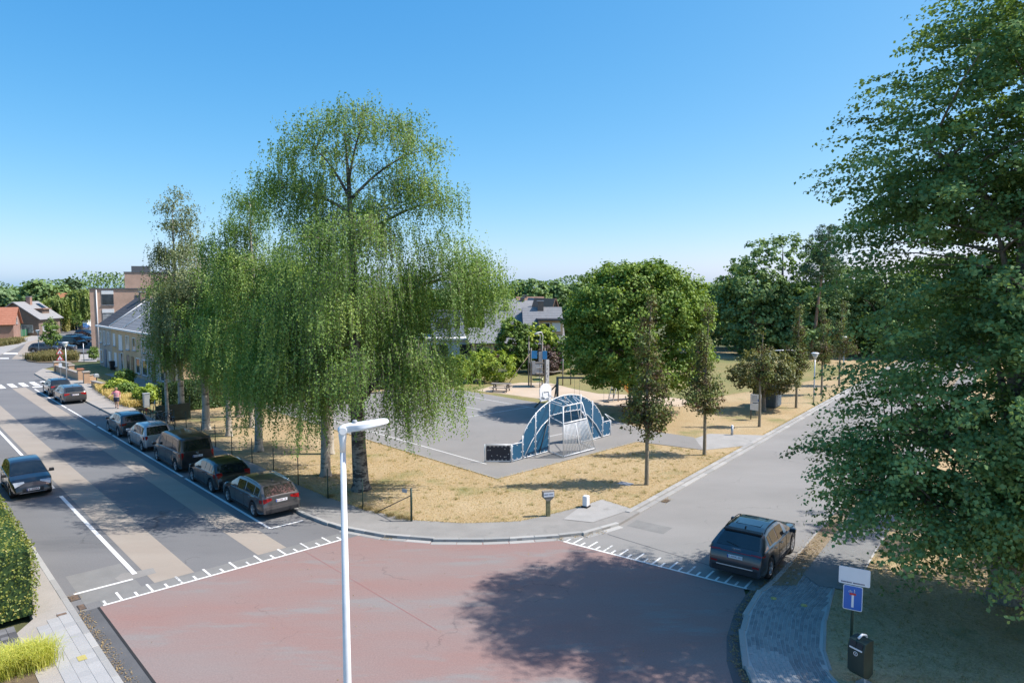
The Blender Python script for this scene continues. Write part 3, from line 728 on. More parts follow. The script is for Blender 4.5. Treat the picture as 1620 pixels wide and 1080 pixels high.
row_house('grey brick end house with dark slate roof and blue door', 74.4, 6.0, 'brick_grey', 'roof_slate',
    [(.9, 3.75, 1.0, 1.45, CU, WH), (2.7, 3.7, .9, 1.75, SG_, WH), (4.6, 3.75, 1.0, 1.5, SG_, WH), (.95, 1.35, 1.2, 1.6, CU, WH), (4.9, 1.3, .9, 1.7, SC, WH)], [(2.8, 1.0, 2.25, 'door_blue')], chim=(3.6, 4.2, 7.6, 9.3))
row_house('tan brick house with pale shutters next to the grey end house', 68.4, 5.9, 'brick_tan', 'roof_grey',
    [(1.3, 3.75, 1.0, 1.45, SC, WH), (4.0, 3.55, 1.5, 1.75, SC, WH), (1.6, 1.4, 1.1, 1.6, SC, WH), (4.4, 1.35, .9, 2.1, GL, WH)], [(3.5, .9, 2.2, 'shutter_grey')])
row_house('tan brick house with brown door, third in the row', 62.5, 6.0, 'brick_tan', 'roof_grey',
    [(1.0, 3.7, 1.3, 1.6, CU, WH), (3.6, 3.7, 1.1, 1.4, GL, WH), (4.9, 1.4, 1.5, 1.7, GL, WH), (1.0, 1.3, .9, 2.0, GL, 'brick_brown')], [(2.7, .95, 2.2, 'door_wood')], chim=(.5, 4.3, 7.9, 9.2))
row_house('buff brick house of the row, mostly behind the birches', 56.5, 6.2, 'brick_buff', 'roof_grey',
    [(1.2, 3.7, 1.2, 1.5, GL, WH), (4.0, 3.7, 1.4, 1.5, GL, WH), (1.4, 1.4, 1.8, 1.7, GL, WH)], [(4.4, .95, 2.2, 'door_wood')])
row_house('last row house, hidden behind the birch foliage', 50.3, 6.2, 'brick_tan', 'roof_slate',
    [(1.2, 3.7, 1.2, 1.5, GL, WH), (4.0, 3.7, 1.4, 1.5, GL, WH), (1.4, 1.4, 1.8, 1.7, GL, WH)], [(4.4, .95, 2.2, 'door_wood')])

# ---- apartment block
ax, ay = -67.6, 111.5
ap = thing('apartment_block', 'tan brick apartment block with flat roof behind the row houses', 'building', (ax, ay, 0), R(24))
MB().box((15, 7, 4.8), (30, 14, 9.6)).build('wall', 'brick_pinkish', ap)
MB().box((15, 7, 9.68), (30.3, 14.3, .16)).build('roof_edge', 'steel_dark', ap)
MB().box((9.0, 7.0, 11.0), (8.6, 7, 2.7)).build('penthouse', 'brick_pinkish', ap)
MB().box((9.0, 7.0, 12.42), (8.8, 7.2, .14)).build('roof_edge', 'steel_dark', ap)
MB().box((7.0, 7, 13.0), (2.8, 3, 1.0)).build('lift_housing', 'steel_dark', ap)
MB().box((10.8, 7, 12.75), (1.7, 1.6, .5)).build('roof_vent', 'lead_cap', ap)
MB().tube([(8.9, 5.5, 12.4), (8.9, 5.5, 13.0)], .10, 6).build('roof_vent', 'steel_dark', ap)
MB().box((12.3, 3.2, 11.0), (.5, .4, 2.5)).build('chimney', 'brick_brown', ap)
MB().tube([(.95, -.07, .1), (.95, -.07, 9.5)], .09, 6).build('downpipe', 'frame_white', ap)
for i, zc in enumerate((1.9, 4.9, 7.9)):
    window(ap, 2.5, zc, 1.7, 1.7, 'front', 0.0, CU if i == 1 else GL, 'steel_dark', sill=True)
    MB().box((2.5, -.03, zc+1.2), (1.7, .08, .62)).build('spandrel', 'render_white', ap)
for xx in (7.5, 12.5, 19, 25):
    for zc in (1.9, 4.9, 7.9): window(ap, xx, zc, 2.2, 1.5, 'front', 0.0, GL, 'steel_dark')

# ---- houses far left
t, r_ = house('gabled_house', 'brown gabled house with pale roof and dormer at the far left', (-105.0, 140), R(6), 9, 8, 3.6, 6.8, 'brick_brown', 'roof_pale', 'y', .5)
chimney(r_, 5.2, 4.0, 6.0, 7.9, .8, 'brick_red')
dm = MB().box((7.2, 4.5, 4.6), (1.8, 2.6, 1.5)).build('dormer', 'brick_brown', t); MB().box((7.3, 4.5, 5.42), (2.4, 3.2, .2)).build('dormer_roof', 'roof_brown', dm)
window(t, 4.4, 4.4, 1.1, 1.1, 'front'); window(t, 6.8, 1.5, 2.2, 1.5, 'front', pane='window_curtain'); window(t, 2.6, 1.5, 1.8, 1.5, 'front'); window(t, 2.4, 1.6, 2.2, 1.4, 'right', 9.0, pane='window_curtain'); window(t, 5.6, 1.6, 1.6, 1.4, 'right', 9.0)
MB().box((6.1, 6.6, 6.0), (1.6, 1.3, .05), m=Matrix.Rotation(R(35.4), 4, 'Y')).build('solar_panel', 'solar', r_)
t, r_ = house('brick_house', 'red brick house with red tiled roof cut by the left edge', (-102.0, 126), R(25), 9.5, 6, 3.2, 6.0, 'brick_red', 'roof_red', 'x', .4)
window(t, 3.5, 1.5, 1.6, 1.3); window(t, 6.5, 1.5, 1.4, 1.3); window(t, 3.0, 3.6, .9, 1.2, 'right', 9.5)
t, r_ = house('white_house', 'white gabled house with orange ridge behind the willows', (-116.5, 175), R(5), 9, 8, 3.4, 7.6, 'render_white', 'roof_slate', 'y', .5)
MB().tube([(4.5, -.5, 7.8), (4.5, 8.5, 7.8)], .22, 6).build('ridge_tiles', 'roof_orange', r_)
window(t, 5, 4.6, 1.3, 1.3); window(t, 3, 1.5, 1.5, 1.3); window(t, 7, 1.5, 1.5, 1.3)
t, r_ = house('orange_roof_house', 'house with bright orange roof partly behind the tall willow', (-138, 205), R(-5), 12, 9, 3.4, 8.0, 'brick_tan', 'roof_orange', 'x', .5)
window(t, 3, 1.6, 1.6, 1.3); window(t, 8, 1.6, 1.6, 1.3)

# ---- houses in the centre behind the shrubs
def mid_house(label, px0, px1, Y, ridge_py, eave, d, rz, wallm, roofm, ridge='x', rs=0.0, name='grey_roof_house', group='houses behind the playground'):
    x0 = AT(px0, 500, Y)[0]; x1 = AT(px1, 500, Y)[0]; hr = AT(800, ridge_py, Y+d/2)[1]
    return house(name, label, (x0, Y), rz, x1-x0, d, eave, hr, wallm, roofm, ridge, .4, group, ridge_shift=rs)
t, r_ = mid_house('left grey roofed house with brown gable behind the dark shrub', 772, 836, 92, 490, 2.8, 8.5, R(3), 'brick_brown', 'roof_grey')
chimney(r_, 2.6, 4.2, 6.2, 7.6, .7, 'brick_brown')
dm = MB(); dm.add([(2.4, .2, 3.4), (4.6, .2, 3.4), (4.6, .2, 5.0), (2.4, .2, 5.0), (2.4, 3.0, 5.2), (4.6, 3.0, 5.2)], [(0, 1, 2, 3), (3, 2, 5, 4), (0, 3, 4), (1, 5, 2)]); dm.build('dormer', 'roof_slate', t)
window(t, 1.2, 1.6, 1.2, 1.2); window(t, 3.6, 1.6, 1.4, 1.2)
t, r_ = mid_house('right grey roofed house with broad dormer and white blinds', 834, 890, 91, 487, 2.8, 8.5, R(3), 'brick_brown', 'roof_grey')
chimney(r_, 2.1, 4.0, 6.3, 8.0, .8, 'brick_brown')
dm = MB().box((3.2, 1.9, 4.6), (3.1, 2.8, 1.9)).build('dormer', 'brick_tan', t); MB().box((3.2, 1.7, 5.65), (3.6, 3.6, .22)).build('dormer_roof', 'roof_slate', dm)
window(t, 2.6, 4.7, .9, 1.1, off=.5); window(t, 3.9, 4.7, 1.1, 1.1, off=.5, pane='shutter_white'); window(t, 2.4, 1.6, 1.6, 1.2)
t, r_ = mid_house('flat annex with pale cornice left of the grey roofs', 745, 782, 88, 520, 3.0, 5, R(3), 'brick_tan', 'roof_grey', name='annex')
window(t, 1.5, 1.5, 1.2, 1.1)
t, r_ = mid_house('pale roofed long house beyond the grey roofs', 775, 845, 128, 476, 3.6, 9, R(2), 'brick_tan', 'roof_pale', name='pale_roof_house'); chimney(r_, 6.2, 4.5, 6.0, 7.9, .8, 'brick_brown'); window(t, 2, 1.8, 1.6, 1.2)
t, r_ = mid_house('brown gabled house with red brown roof far right of the grey roofs', 866, 892, 122, 472, 3.4, 9, R(20), 'brick_brown', 'roof_brown', 'y', name='brown_house'); window(t, 1.4, 4.6, .7, .9)
t, r_ = mid_house('pale gabled house between the brown house and the long pale roof', 846, 872, 134, 472, 3.6, 9, R(15), 'render_white', 'roof_grey', 'y', name='pale_gable_house'); window(t, 1.4, 4.6, .7, .9)
t, r_ = mid_house('far house with brown roof in the middle of the roofs', 822, 862, 156, 470, 3.6, 9, R(5), 'brick_brown', 'roof_brown', name='far_house'); chimney(r_, 1.6, 4.5, 6.0, 8.0, .9, 'brick_brown')
t, r_ = mid_house('far house with grey roof showing left of the brown one', 798, 826, 160, 473, 3.6, 9, R(8), 'brick_tan', 'roof_grey', name='far_house')
t, r_ = mid_house('house roof peeping out between round tree and wood', 1112, 1140, 150, 470, 3.6, 9, R(8), 'brick_brown', 'roof_red', name='far_house')
# white modern house behind the birch
mh = thing('white_house', 'white rendered house with grey gable seen through the birch strands', 'house', (AT(672, 500, 92)[0], 92, 0), R(5))
MB().box((3.2, 4, 1.5), (8.5, 8, 3.0)).build('wall', 'render_white', mh); MB().box((3.2, 3.8, 3.08), (9.2, 9.0, .2)).build('roof_edge', 'frame_white', mh)
MB().box((3.0, 5, 4.8), (4.6, 5, 3.4)).build('upper_wall', 'shutter_grey', mh); MB().box((3.0, 5, 6.58), (5.0, 5.4, .2)).build('roof', 'roof_slate', mh)
window(mh, 2.3, 5.0, 1.6, 1.6, off=2.5); window(mh, 4.3, 5.0, 1.0, 1.6, off=2.5); window(mh, 1.8, 1.5, 2.6, 1.8, mull=1); window(mh, 5.4, 1.5, 1.8, 1.8)
MB().box((-1.3, 2, 1.1), (2.2, .3, 2.2)).build('garden_wall', 'brick_orange', mh)
# white garden wall strip by the bright shrub
t = thing('garden_wall', 'low orange brick garden wall behind the bright shrubs', 'wall', (*G(680, 592), 0), R(2))
MB().box((2.5, 0, .7), (9, .25, 1.4)).build('wall', 'brick_orange', t); MB().box((2.5, 0, 1.43), (9.1, .35, .07)).build('coping', 'lead_cap', t)
# ================================================================== VEHICLES
def lerp_prof(prof, x):
    if x <= prof[0][0]: return prof[0][1]
    for (x0, y0), (x1, y1) in zip(prof, prof[1:]):
        if x <= x1:
            k = (x-x0)/(x1-x0) if x1 > x0 else 1
            return y0 + (y1-y0)*k
    return prof[-1][1]
def text_mesh(txt, size, depth=.002):
    cu = bpy.data.curves.new('t', 'FONT'); cu.body = txt; cu.size = size; cu.align_x = 'CENTER'; cu.align_y = 'CENTER'; cu.extrude = depth
    o = bpy.data.objects.new('t', cu); col.objects.link(o)
    dg = bpy.context.evaluated_depsgraph_get()
    me = bpy.data.meshes.new_from_object(o.evaluated_get(dg))
    bpy.data.objects.remove(o); return me
def wheel(parent, x, y, r, w, side, rim_mat='alloy'):
    t = MB().lathe([(r*.60, -w*.44), (r*.86, -w*.5), (r*.96, -w*.45), (r, -w*.28), (r, w*.28), (r*.96, w*.45), (r*.86, w*.5), (r*.60, w*.44), (r*.60, -w*.44)], 22, 'Y').build('wheel', 'rubber', parent)
    t.location = (x, y, r)
    m = MB()
    yo = side*w*.40
    m.lathe([(r*.64, yo*1.1), (r*.60, yo*1.12), (r*.565, yo*.8), (r*.54, yo*.3)], 20, 'Y')
    for k in range(5):
        an = k*2*math.pi/5 + .3
        for da in (-.13, .13):
            a0 = Vector((math.cos(an)*r*.12, yo*1.05, math.sin(an)*r*.12)); a1 = Vector((math.cos(an+da)*r*.58, yo*1.0, math.sin(an+da)*r*.58))
            m.tube([a0, a1], [r*.075, r*.055], 4, smooth=False)
    m.lathe([(0, yo*1.2), (r*.13, yo*1.18), (r*.15, yo*.9)], 10, 'Y')
    m.build('rim', rim_mat, t)
    MB().lathe([(0, yo*.25), (r*.56, yo*.25)], 14, 'Y').build('brake_disc', 'steel_dark', t)
def car(name, label, spec, loc, rz, paint_m, group, detail=2, plate=None, z=0.0):
    """x runs from the tail (0) to the nose (L); the Empty stands under the middle of the car"""
    L, W, WB, FO = spec['L'], spec['W'], spec['WB'], spec['FO']     # FO: nose to front axle
    top = spec['top']; belt = spec['belt']; rw = spec['r']
    xf = L - FO; xr = xf - WB
    root = thing(name, label, 'car' if 'van' not in name else 'van', (loc[0], loc[1], z), rz, group)
    ox = -L/2
    ra = rw + .055
    def half_w(x):
        w = W/2
        if x < .55: w *= 1 - .11*((.55-x)/.55)**2
        if x > L-.75: w *= 1 - .16*((x-L+.75)/.75)**2
        return w
    def bottom(x):
        zb = .21 if .5 < x < L-.5 else .21 + .10*(max(.5-x, x-L+.5)/.5)
        for xa in (xr, xf):
            d = abs(x-xa)
            if d < ra: zb = max(zb, rw + math.sqrt(ra*ra-d*d))
        return zb
    def ring(x):
        zt = lerp_prof(top, x); w = half_w(x)
        zb = min(bottom(x), zt-.09)
        zbelt = min(lerp_prof(belt, x), zt-.055)
        zbelt = max(zbelt, zb+.03)
        cab = max(0, min(1, (zt-zbelt-.055)/.46))
        wt = w*(.955 - spec.get('tuck', .205)*cab)
        h = zbelt-zb
        return [(0, zb), (w*.90, zb), (w*.985, zb+h*.16), (w, zb+h*.50), (w*.992, zb+h*.74), (w*.965, zbelt-.012), (w*.94, zbelt),
                (wt, zt-.055), (wt*.94, zt-.018), (wt*.70, zt-.003), (0, zt+.008)]
    xs = set(round(L*i/44, 3) for i in range(45))
    for xa in (xr, xf):
        for k in range(-8, 9): xs.add(round(xa + ra*math.sin(k*math.pi/16), 3))
    for p in top: xs.add(round(p[0], 3))
    xs = sorted(x for x in xs if 0 <= x <= L)
    ks = [xs[0]]
    for x in xs[1:]:
        if x - ks[-1] > .018: ks.append(x)
    xs = ks
    m = MB(); rows = []
    for x in xs:
        h = ring(x); full = [(y, zz) for y, zz in h] + [(-y, zz) for y, zz in h[-2:0:-1]]
        rows.append(len(m.v)); m.v += [(ox+x, y, zz) for y, zz in full]
    n = 20
    for a, b_ in zip(rows, rows[1:]):
        for k in range(n):
            k2 = (k+1) % n; m.f.append((a+k, a+k2, b_+k2, b_+k)); m.smooth.append(True)
    m.f.append(tuple(rows[0]+k for k in range(n))); m.smooth.append(False)
    m.f.append(tuple(rows[-1]+k for k in reversed(range(n)))); m.smooth.append(False)
    body = m.build('body', paint_m, root, recalc=True, sharp=38)
    # ---- panes lie on the body, 6 mm proud
    def strip(name, fx, x0, x1, v0, v1, nx, nv, mat, parent=root, off=.006, inv=False):
        """patch of surface fx(x, v) -> point; v across"""
        vs = []; fs = []
        for i in range(nx+1):
            for j in range(nv+1):
                vs.append(fx(x0+(x1-x0)*i/nx, v0+(v1-v0)*j/nv))
        for i in range(nx):
            for j in range(nv):
                a = i*(nv+1)+j; fs.append((a, a+1, a+nv+2, a+nv+1))
        mm = MB(); mm.add(vs, fs, True)
        o = mm.build(name, mat, parent); return o
    def side_fx(sgn):
        def f(x, v):
            r_ = ring(x); (y0, z0), (y1, z1) = r_[6], r_[7]
            return (ox+x, sgn*(y0+(y1-y0)*v+.008), z0+(z1-z0)*v+.002)
        return f
    def top_fx(x, v):
        r_ = ring(x); ya = abs(v)*r_[7][0]
        pts = [r_[10], r_[9], r_[8], r_[7]]
        for (a, za), (b_, zb) in zip(pts, pts[1:]):
            if ya <= b_+1e-6:
                zz = za + (zb-za)*((ya-a)/(b_-a) if b_ > a else 0); break
        x2 = min(L, x+.02); x1_ = max(0, x-.02)
        sl = (lerp_prof(top, x2)-lerp_prof(top, x1_))/(x2-x1_); q = .009/math.sqrt(1+sl*sl)
        return (ox+x - sl*q, math.copysign(ya, v), zz + q)
    for (a, b_) in spec['side']:
        for sgn in (1, -1):
            strip('side_window', side_fx(sgn), a, b_, .10, .86, max(3, int((b_-a)/.12)), 1, 'car_glass')
    strip('windscreen', top_fx, spec['ws'][0], spec['ws'][1], -.93, .93, 4, 8, 'car_glass')
    strip('rear_window', top_fx, spec['rwd'][0], spec['rwd'][1], -spec.get('rww', .84), spec.get('rww', .84), 4, 8, spec.get('rglass', 'car_glass'))
    # tail and nose patches, found by height
    def inv(zv, tail):
        rng = [i*.004 for i in range(int(1.4/.004))]
        for d in rng:
            x = d if tail else L-d
            if lerp_prof(top, x) >= zv: return x
        return .5
    def end_patch(name, tail, z0, z1, v0, v1, mat, parent=root, off=.0, nv=4, wedge=0.0):
        def f(zv, v):
            if wedge: zv = z1 - (z1-zv)*(1-wedge + wedge*abs((v-v0)/(v1-v0)))
            x = inv(zv, tail); r_ = ring(x); w = r_[7][0]; q = .012+off
            sgn = -1 if tail else 1
            return (ox+x+sgn*q - sgn*.10*abs(v)**3*0, v*w, zv+.004)
        return strip(name, f, z0, z1, v0, v1, 3, nv, mat, parent)
    for s in (1, -1):
        tz0, tz1, tv0 = spec['tail']
        tl = end_patch('taillight', True, tz0, tz1, s*tv0, s*1.0, 'light_red', wedge=.55)
        hz0, hz1, hv0 = spec['head']
        end_patch('headlight', False, hz0, hz1, s*hv0, s*1.0, 'light_clear', wedge=.75)
        # the lights wrap round the corners
        def wrap(x, v, s=s, z0=tz0, z1=tz1):
            r_ = ring(x); zz = z0+(z1-z0)*v; w = half_w(x)
            zt = r_[7][1]
            return (ox+x, s*(w*(.985 if zz < r_[6][1] else .95)+.007), min(zz, zt+.03))
        if detail > 1: strip('taillight_wrap', wrap, inv(tz1, True)+.02, inv(tz1, True)+.20, .1, .85, 3, 2, 'light_red', tl)
        mm = MB()
        mx = spec['ws'][1]-.28; mw = half_w(mx); mz = lerp_prof(belt, mx)
        mm.cbox((ox+mx, s*(mw+.12), mz+.08), (.12, .20, .15), .03); mm.tube([(ox+mx+.02, s*(mw-.03), mz+.02), (ox+mx+.02, s*(mw+.06), mz+.05)], .025, 5)
        mm.build('wing_mirror', spec.get('mirror', paint_m), root)
    for (x, s) in ((xr, 1), (xr, -1), (xf, 1), (xf, -1)):
        wheel(root, ox+x, s*(W/2-.115), rw, .215, s)
    # wheel wells and underbody
    MB().box((0, 0, .30), (L*.80, W*.70, .16)).build('underbody', 'black_plastic', root)
    # plates
    pz = spec['plate']; px_ = inv(pz, True) - .02
    for tail in (True, False):
        zc = pz if tail else spec.get('fplate', .48); x = (inv(zc, True)-.026) if tail else (inv(zc, False)+.024)
        pl = MB().box((ox+x, 0, zc), (.012, .52, .115)).build('number_plate', 'plate_white', root)
        sg = -1 if tail else 1
        MB().box((ox+x+sg*.0035, sg*-.238 if not tail else .238, zc), (.012, .04, .112)).build('plate_band', 'plate_blue', pl)
        if tail and plate:
            me = text_mesh(plate, .088, .001); t = link('plate_lettering', me, 'plate_ink', pl)
            t.rotation_euler = (R(90), 0, R(-90)); t.location = (ox+x-.008, -.02, zc)
        else:
            mk = MB()
            for k in range(7):
                if k in (1,): continue
                mk.box((ox+x+sg*.0065, -.16+k*.06 - (.01 if k > 3 else 0), zc), (.002, .024 if k % 3 else .032, .062))
            mk.build('plate_lettering', 'plate_ink', pl)
    bz = spec.get('bump', (.30, .46))
    end_patch('rear_bumper_trim', True, bz[0], bz[1], -.93, .93, 'black_plastic', off=.004, nv=8)
    end_patch('grille', False, .34, .52, -.62, .62, 'black_plastic', off=.002, nv=6)
    if detail > 1:
        end_patch('lower_trim', False, .30, .335, -.8, .8, 'chrome' if spec.get('chrome') else 'black_plastic', off=.006, nv=6)
        for s in (1, -1):
            for hx in spec.get('handles', []):
                zb_ = lerp_prof(belt, hx)-.11; w = half_w(hx)
                MB().cbox((ox+hx, s*(w+.012), zb_), (.18, .03, .03), .006).build('door_handle', paint_m, root)
            for dx in spec.get('seams', []):
                mm = MB(); pts = []
                for k in range(2, 7):
                    y_, z_ = ring(dx)[k]; pts.append((ox+dx, s*(y_+.001), z_))
                mm.tube(pts, .006, 4, smooth=False); mm.build('door_seam', 'black_plastic', root)
            sx0, sx1 = xr+ra+.02, xf-ra-.02
            MB().box((ox+(sx0+sx1)/2, s*(W/2-.012), .265), (sx1-sx0, .03, .07)).build('sill', 'black_plastic', root)
        # rear wiper
        x0 = spec['rwd'][0]+.02; p0 = Vector(top_fx(x0, -.02)); p1 = Vector(top_fx(x0+.10, .45))
        MB().tube([p0+Vector((0, 0, .012)), p1+Vector((0, 0, .015))], .008, 4).build('wiper', 'black_plastic', root)
    if spec.get('rails'):
        x0, x1 = spec['rails']
        for s in (1, -1):
            pts = []
            for i in range(7):
                x = x0+(x1-x0)*i/6; r_ = ring(x)
                pts.append((ox+x, s*r_[8][0], r_[8][1] + (.035 if 0 < i < 6 else 0)))
            MB().tube(pts, .015, 6).build('roof_rail', 'chrome' if spec.get('chrome') else 'black_plastic', root)
    if spec.get('fin'):
        x = spec['fin']; zz = lerp_prof(top, x)
        MB().prism([(ox+x-.08, -.02), (ox+x+.10, -.006), (ox+x+.10, .006), (ox+x-.08, .02)], zz, zz+.02).add([(ox+x-.08, -.02, zz+.02), (ox+x-.08, .02, zz+.02), (ox+x+.1, 0, zz+.02), (ox+x-.07, 0, zz+.09)], [(0, 1, 3), (1, 2, 3), (2, 0, 3)]).build('antenna', 'black_plastic', root)
    return root, dict(ring=ring, top_fx=top_fx, end=end_patch, inv=inv, ox=ox, strip=strip)

ESTATE = dict(L=4.80, W=1.84, WB=2.86, FO=.95, r=.335,
    top=[(0, .42), (.03, .66), (.07, .80), (.13, 1.00), (.50, 1.385), (.62, 1.425), (1.2, 1.47), (2.1, 1.485), (2.75, 1.44), (2.95, 1.39), (3.72, .985), (4.2, .915), (4.55, .80), (4.74, .62), (4.80, .42)],
    belt=[(0, .95), (.5, .97), (2.0, .93), (3.5, .90), (4.8, .8)], side=[(.52, .95), (1.02, 1.88), (1.96, 2.78)], ws=(2.98, 3.68), rwd=(.15, .49),
    tail=(.74, .93, .52), head=(.64, .78, .60), plate=.80, handles=[1.25, 2.1], seams=[1.92, 2.9], rails=(.75, 2.7), chrome=True, fin=1.0)
HATCH = dict(L=4.35, W=1.80, WB=2.65, FO=.88, r=.33,
    top=[(0, .42), (.03, .62), (.08, .78), (.16, .95), (.62, 1.30), (.78, 1.375), (1.3, 1.435), (1.9, 1.44), (2.35, 1.40), (2.5, 1.36), (3.28, .975), (3.8, .90), (4.1, .79), (4.29, .6), (4.35, .42)],
    belt=[(0, .97), (.5, .99), (1.8, .93), (3.1, .89), (4.3, .8)], side=[(.80, 1.05), (1.10, 1.62), (1.70, 2.38)], ws=(2.53, 3.24), rwd=(.19, .60),
    tail=(.76, 1.02, .66), head=(.62, .78, .60), plate=.50, handles=[1.3, 1.95], seams=[1.66, 2.5])
VAN = dict(L=4.96, W=1.92, WB=3.28, FO=.88, r=.34, tuck=.12,
    top=[(0, .44), (.03, .7), (.06, 1.0), (.08, 1.15), (.22, 1.78), (.36, 1.86), (1.2, 1.90), (3.0, 1.89), (3.35, 1.82), (3.5, 1.76), (4.3, 1.16), (4.7, 1.0), (4.88, .75), (4.96, .45)],
    belt=[(0, 1.15), (1.0, 1.12), (3.0, 1.07), (4.0, 1.0), (5, .9)], side=[(.35, 1.25), (1.35, 2.35), (2.45, 3.35)], ws=(3.54, 4.24), rwd=(.085, .205), rglass='car_glass',
    tail=(.72, 1.12, .86), head=(.74, .95, .62), plate=.88, handles=[2.3, 2.55], seams=[1.3, 2.4, 3.5], fplate=.5)
MPV = dict(L=4.05, W=1.70, WB=2.63, FO=.76, r=.31, tuck=.17,
    top=[(0, .42), (.03, .66), (.08, .88), (.12, 1.0), (.42, 1.52), (.56, 1.575), (1.1, 1.615), (1.8, 1.60), (2.2, 1.54), (2.35, 1.49), (3.25, 1.03), (3.6, .93), (3.86, .78), (4.0, .6), (4.05, .42)],
    belt=[(0, 1.0), (1.0, .98), (3.0, .93), (4, .8)], side=[(.48, .86), (.94, 1.58), (1.66, 2.35)], ws=(2.38, 3.20), rwd=(.135, .40),
    tail=(.72, .98, .80), head=(.64, .84, .62), plate=.62, handles=[1.2, 1.95], seams=[1.62, 2.5], bump=(.28, .36))
CROSS = dict(L=4.16, W=1.76, WB=2.54, FO=.82, r=.335,
    top=[(0, .44), (.03, .7), (.08, .86), (.14, 1.02), (.50, 1.40), (.64, 1.465), (1.2, 1.515), (1.9, 1.51), (2.25, 1.46), (2.4, 1.40), (3.1, 1.05), (3.7, .97), (4.0, .82), (4.11, .62), (4.16, .44)],
    belt=[(0, 1.02), (1.0, 1.0), (3.0, .96), (4, .85)], side=[(.66, .95), (1.02, 1.55), (1.64, 2.3)], ws=(2.42, 3.06), rwd=(.18, .48),
    tail=(.80, .96, .60), head=(.66, .80, .62), plate=.60, handles=[1.25, 1.95], seams=[1.6, 2.45], rails=(.8, 2.2), bump=(.28, .52))
SUV = dict(L=4.77, W=1.94, WB=2.90, FO=.89, r=.375, tuck=.25,
    top=[(0, .50), (.03, .74), (.07, .93), (.12, 1.03), (.20, 1.085), (.80, 1.45), (.94, 1.51), (1.4, 1.575), (2.1, 1.585), (2.65, 1.54), (2.85, 1.48), (3.6, 1.10), (4.2, 1.03), (4.55, .92), (4.71, .70), (4.77, .5)],
    belt=[(0, 1.10), (.9, 1.10), (2.0, 1.03), (3.4, 1.0), (4.7, .9)], side=[(1.0, 1.24), (1.30, 1.95), (2.03, 2.78)], ws=(2.88, 3.56), rwd=(.27, .78), rww=.80,
    tail=(.97, 1.035, .60), head=(.82, .93, .6), plate=.86, handles=[1.5, 2.25], seams=[2.0, 2.9], rails=(1.05, 2.75), fin=1.2, bump=(.34, .50))
SMALL = dict(L=3.95, W=1.70, WB=2.51, FO=.80, r=.31,
    top=[(0, .42), (.03, .65), (.08, .82), (.14, 1.0), (.46, 1.40), (.58, 1.45), (1.1, 1.505), (1.7, 1.50), (2.0, 1.46), (2.12, 1.42), (2.98, .99), (3.45, .90), (3.75, .76), (3.9, .58), (3.95, .42)],
    belt=[(0, 1.0), (1.0, .97), (2.8, .91), (3.9, .8)], side=[(.55, .9), (.97, 1.45), (1.53, 2.1)], ws=(2.15, 2.94), rwd=(.18, .44),
    tail=(.76, .98, .72), head=(.60, .80, .42), plate=.66, fplate=.46, handles=[1.15, 1.8], seams=[1.5, 2.3], chrome=True, mirror='black_plastic')
PK = 'cars parked along the main street'
# main street, nearest first; each noses away from the camera except the small dark one
def park(name, label, spec, s_rear_axle, t, pm, **kw):
    s = s_rear_axle - (spec['L']-spec['FO']-spec['WB']) + spec['L']/2
    return car(name, label, spec, LF(s, t), L_HEAD, pm, PK, **kw)
park('parked_car', 'brownish grey estate car, nearest of the parked row beside the birches', ESTATE, 4.05, 2.62, 'paint_brown_grey')
park('parked_car', 'glossy black hatchback with tall red tail lights parked behind the brownish estate', HATCH, 9.0, 2.58, 'paint_black')
v_, vh = park('parked_van', 'dark passenger van with upright red tail lights between black hatchback and silver car', VAN, 14.2, 2.62, 'paint_van')
park('parked_car', 'silver compact people carrier parked ahead of the dark van', MPV, 20.6, 2.55, 'paint_silver')
park('parked_car', 'dark grey crossover with roof rails parked ahead of the silver car', CROSS, 26.1, 2.62, 'paint_anthracite')
park('parked_car', 'grey estate car parked alone near the walking person', ESTATE, 44.2, 2.66, 'paint_brown_grey', detail=1)
park('parked_car', 'dark car at the far end of the row, nearest the zebra crossing', CROSS, 49.8, 2.66, 'paint_black2', detail=1)
car('parked_car', 'black small car facing the viewer at the left edge beside the hedge', SMALL, LF(15.75, -4.78), L_HEAD + math.pi, 'paint_black2', PK)
# the dark grey SUV in the side street
suv, sh = car('parked_car', 'dark blue grey SUV with full width red light bar parked under the lime tree', SUV, RF(-.25, 5.72), R_HEAD + R(1), 'paint_grey_suv', 'cars parked in the side street', plate='1-NGK-393')
MB().cbox((sh['ox']+.93, 0, 1.515), (.26, 1.30, .05), .015).build('spoiler', 'black_plastic', suv)
for s_ in (1, -1): sh['end']('rear_reflector', True, .60, .66, s_*.72, s_*.98, 'light_red', suv, .004)
sh['end']('lower_bumper', True, .36, .64, -.70, .70, 'black_plastic', suv, .006, 8)
sh['end']('light_bar', True, .985, 1.01, -.62, .62, 'light_red', suv, .003, 8)
sh['end']('skid_plate', True, .52, .555, -.75, .75, 'alloy', suv, .012, 8)
def emblem(parent, h, zc, n, r, gap):
    x = h['inv'](zc, True)
    m = MB()
    for k in range(n):
        y = (k-(n-1)/2)*gap
        pts = [(h['ox']+x-.02, y+math.cos(a*math.pi/8)*r, zc+math.sin(a*math.pi/8)*r) for a in range(17)]
        m.tube(pts, .007, 4, cap=False)
    m.build('emblem', 'chrome', parent)
emblem(suv, sh, 1.07, 4, .045, .066)
emblem(v_, vh, 1.05, 2, .05, .05)
# sunroof outline on the SUV
def rf(x, v): return sh['top_fx'](x, v)
m = MB()
m.tube([rf(1.45, -.62), rf(1.45, .62), rf(2.5, .60), rf(2.5, -.60), rf(1.45, -.62)], .008, 4); m.build('sunroof_seam', 'black_plastic', suv)
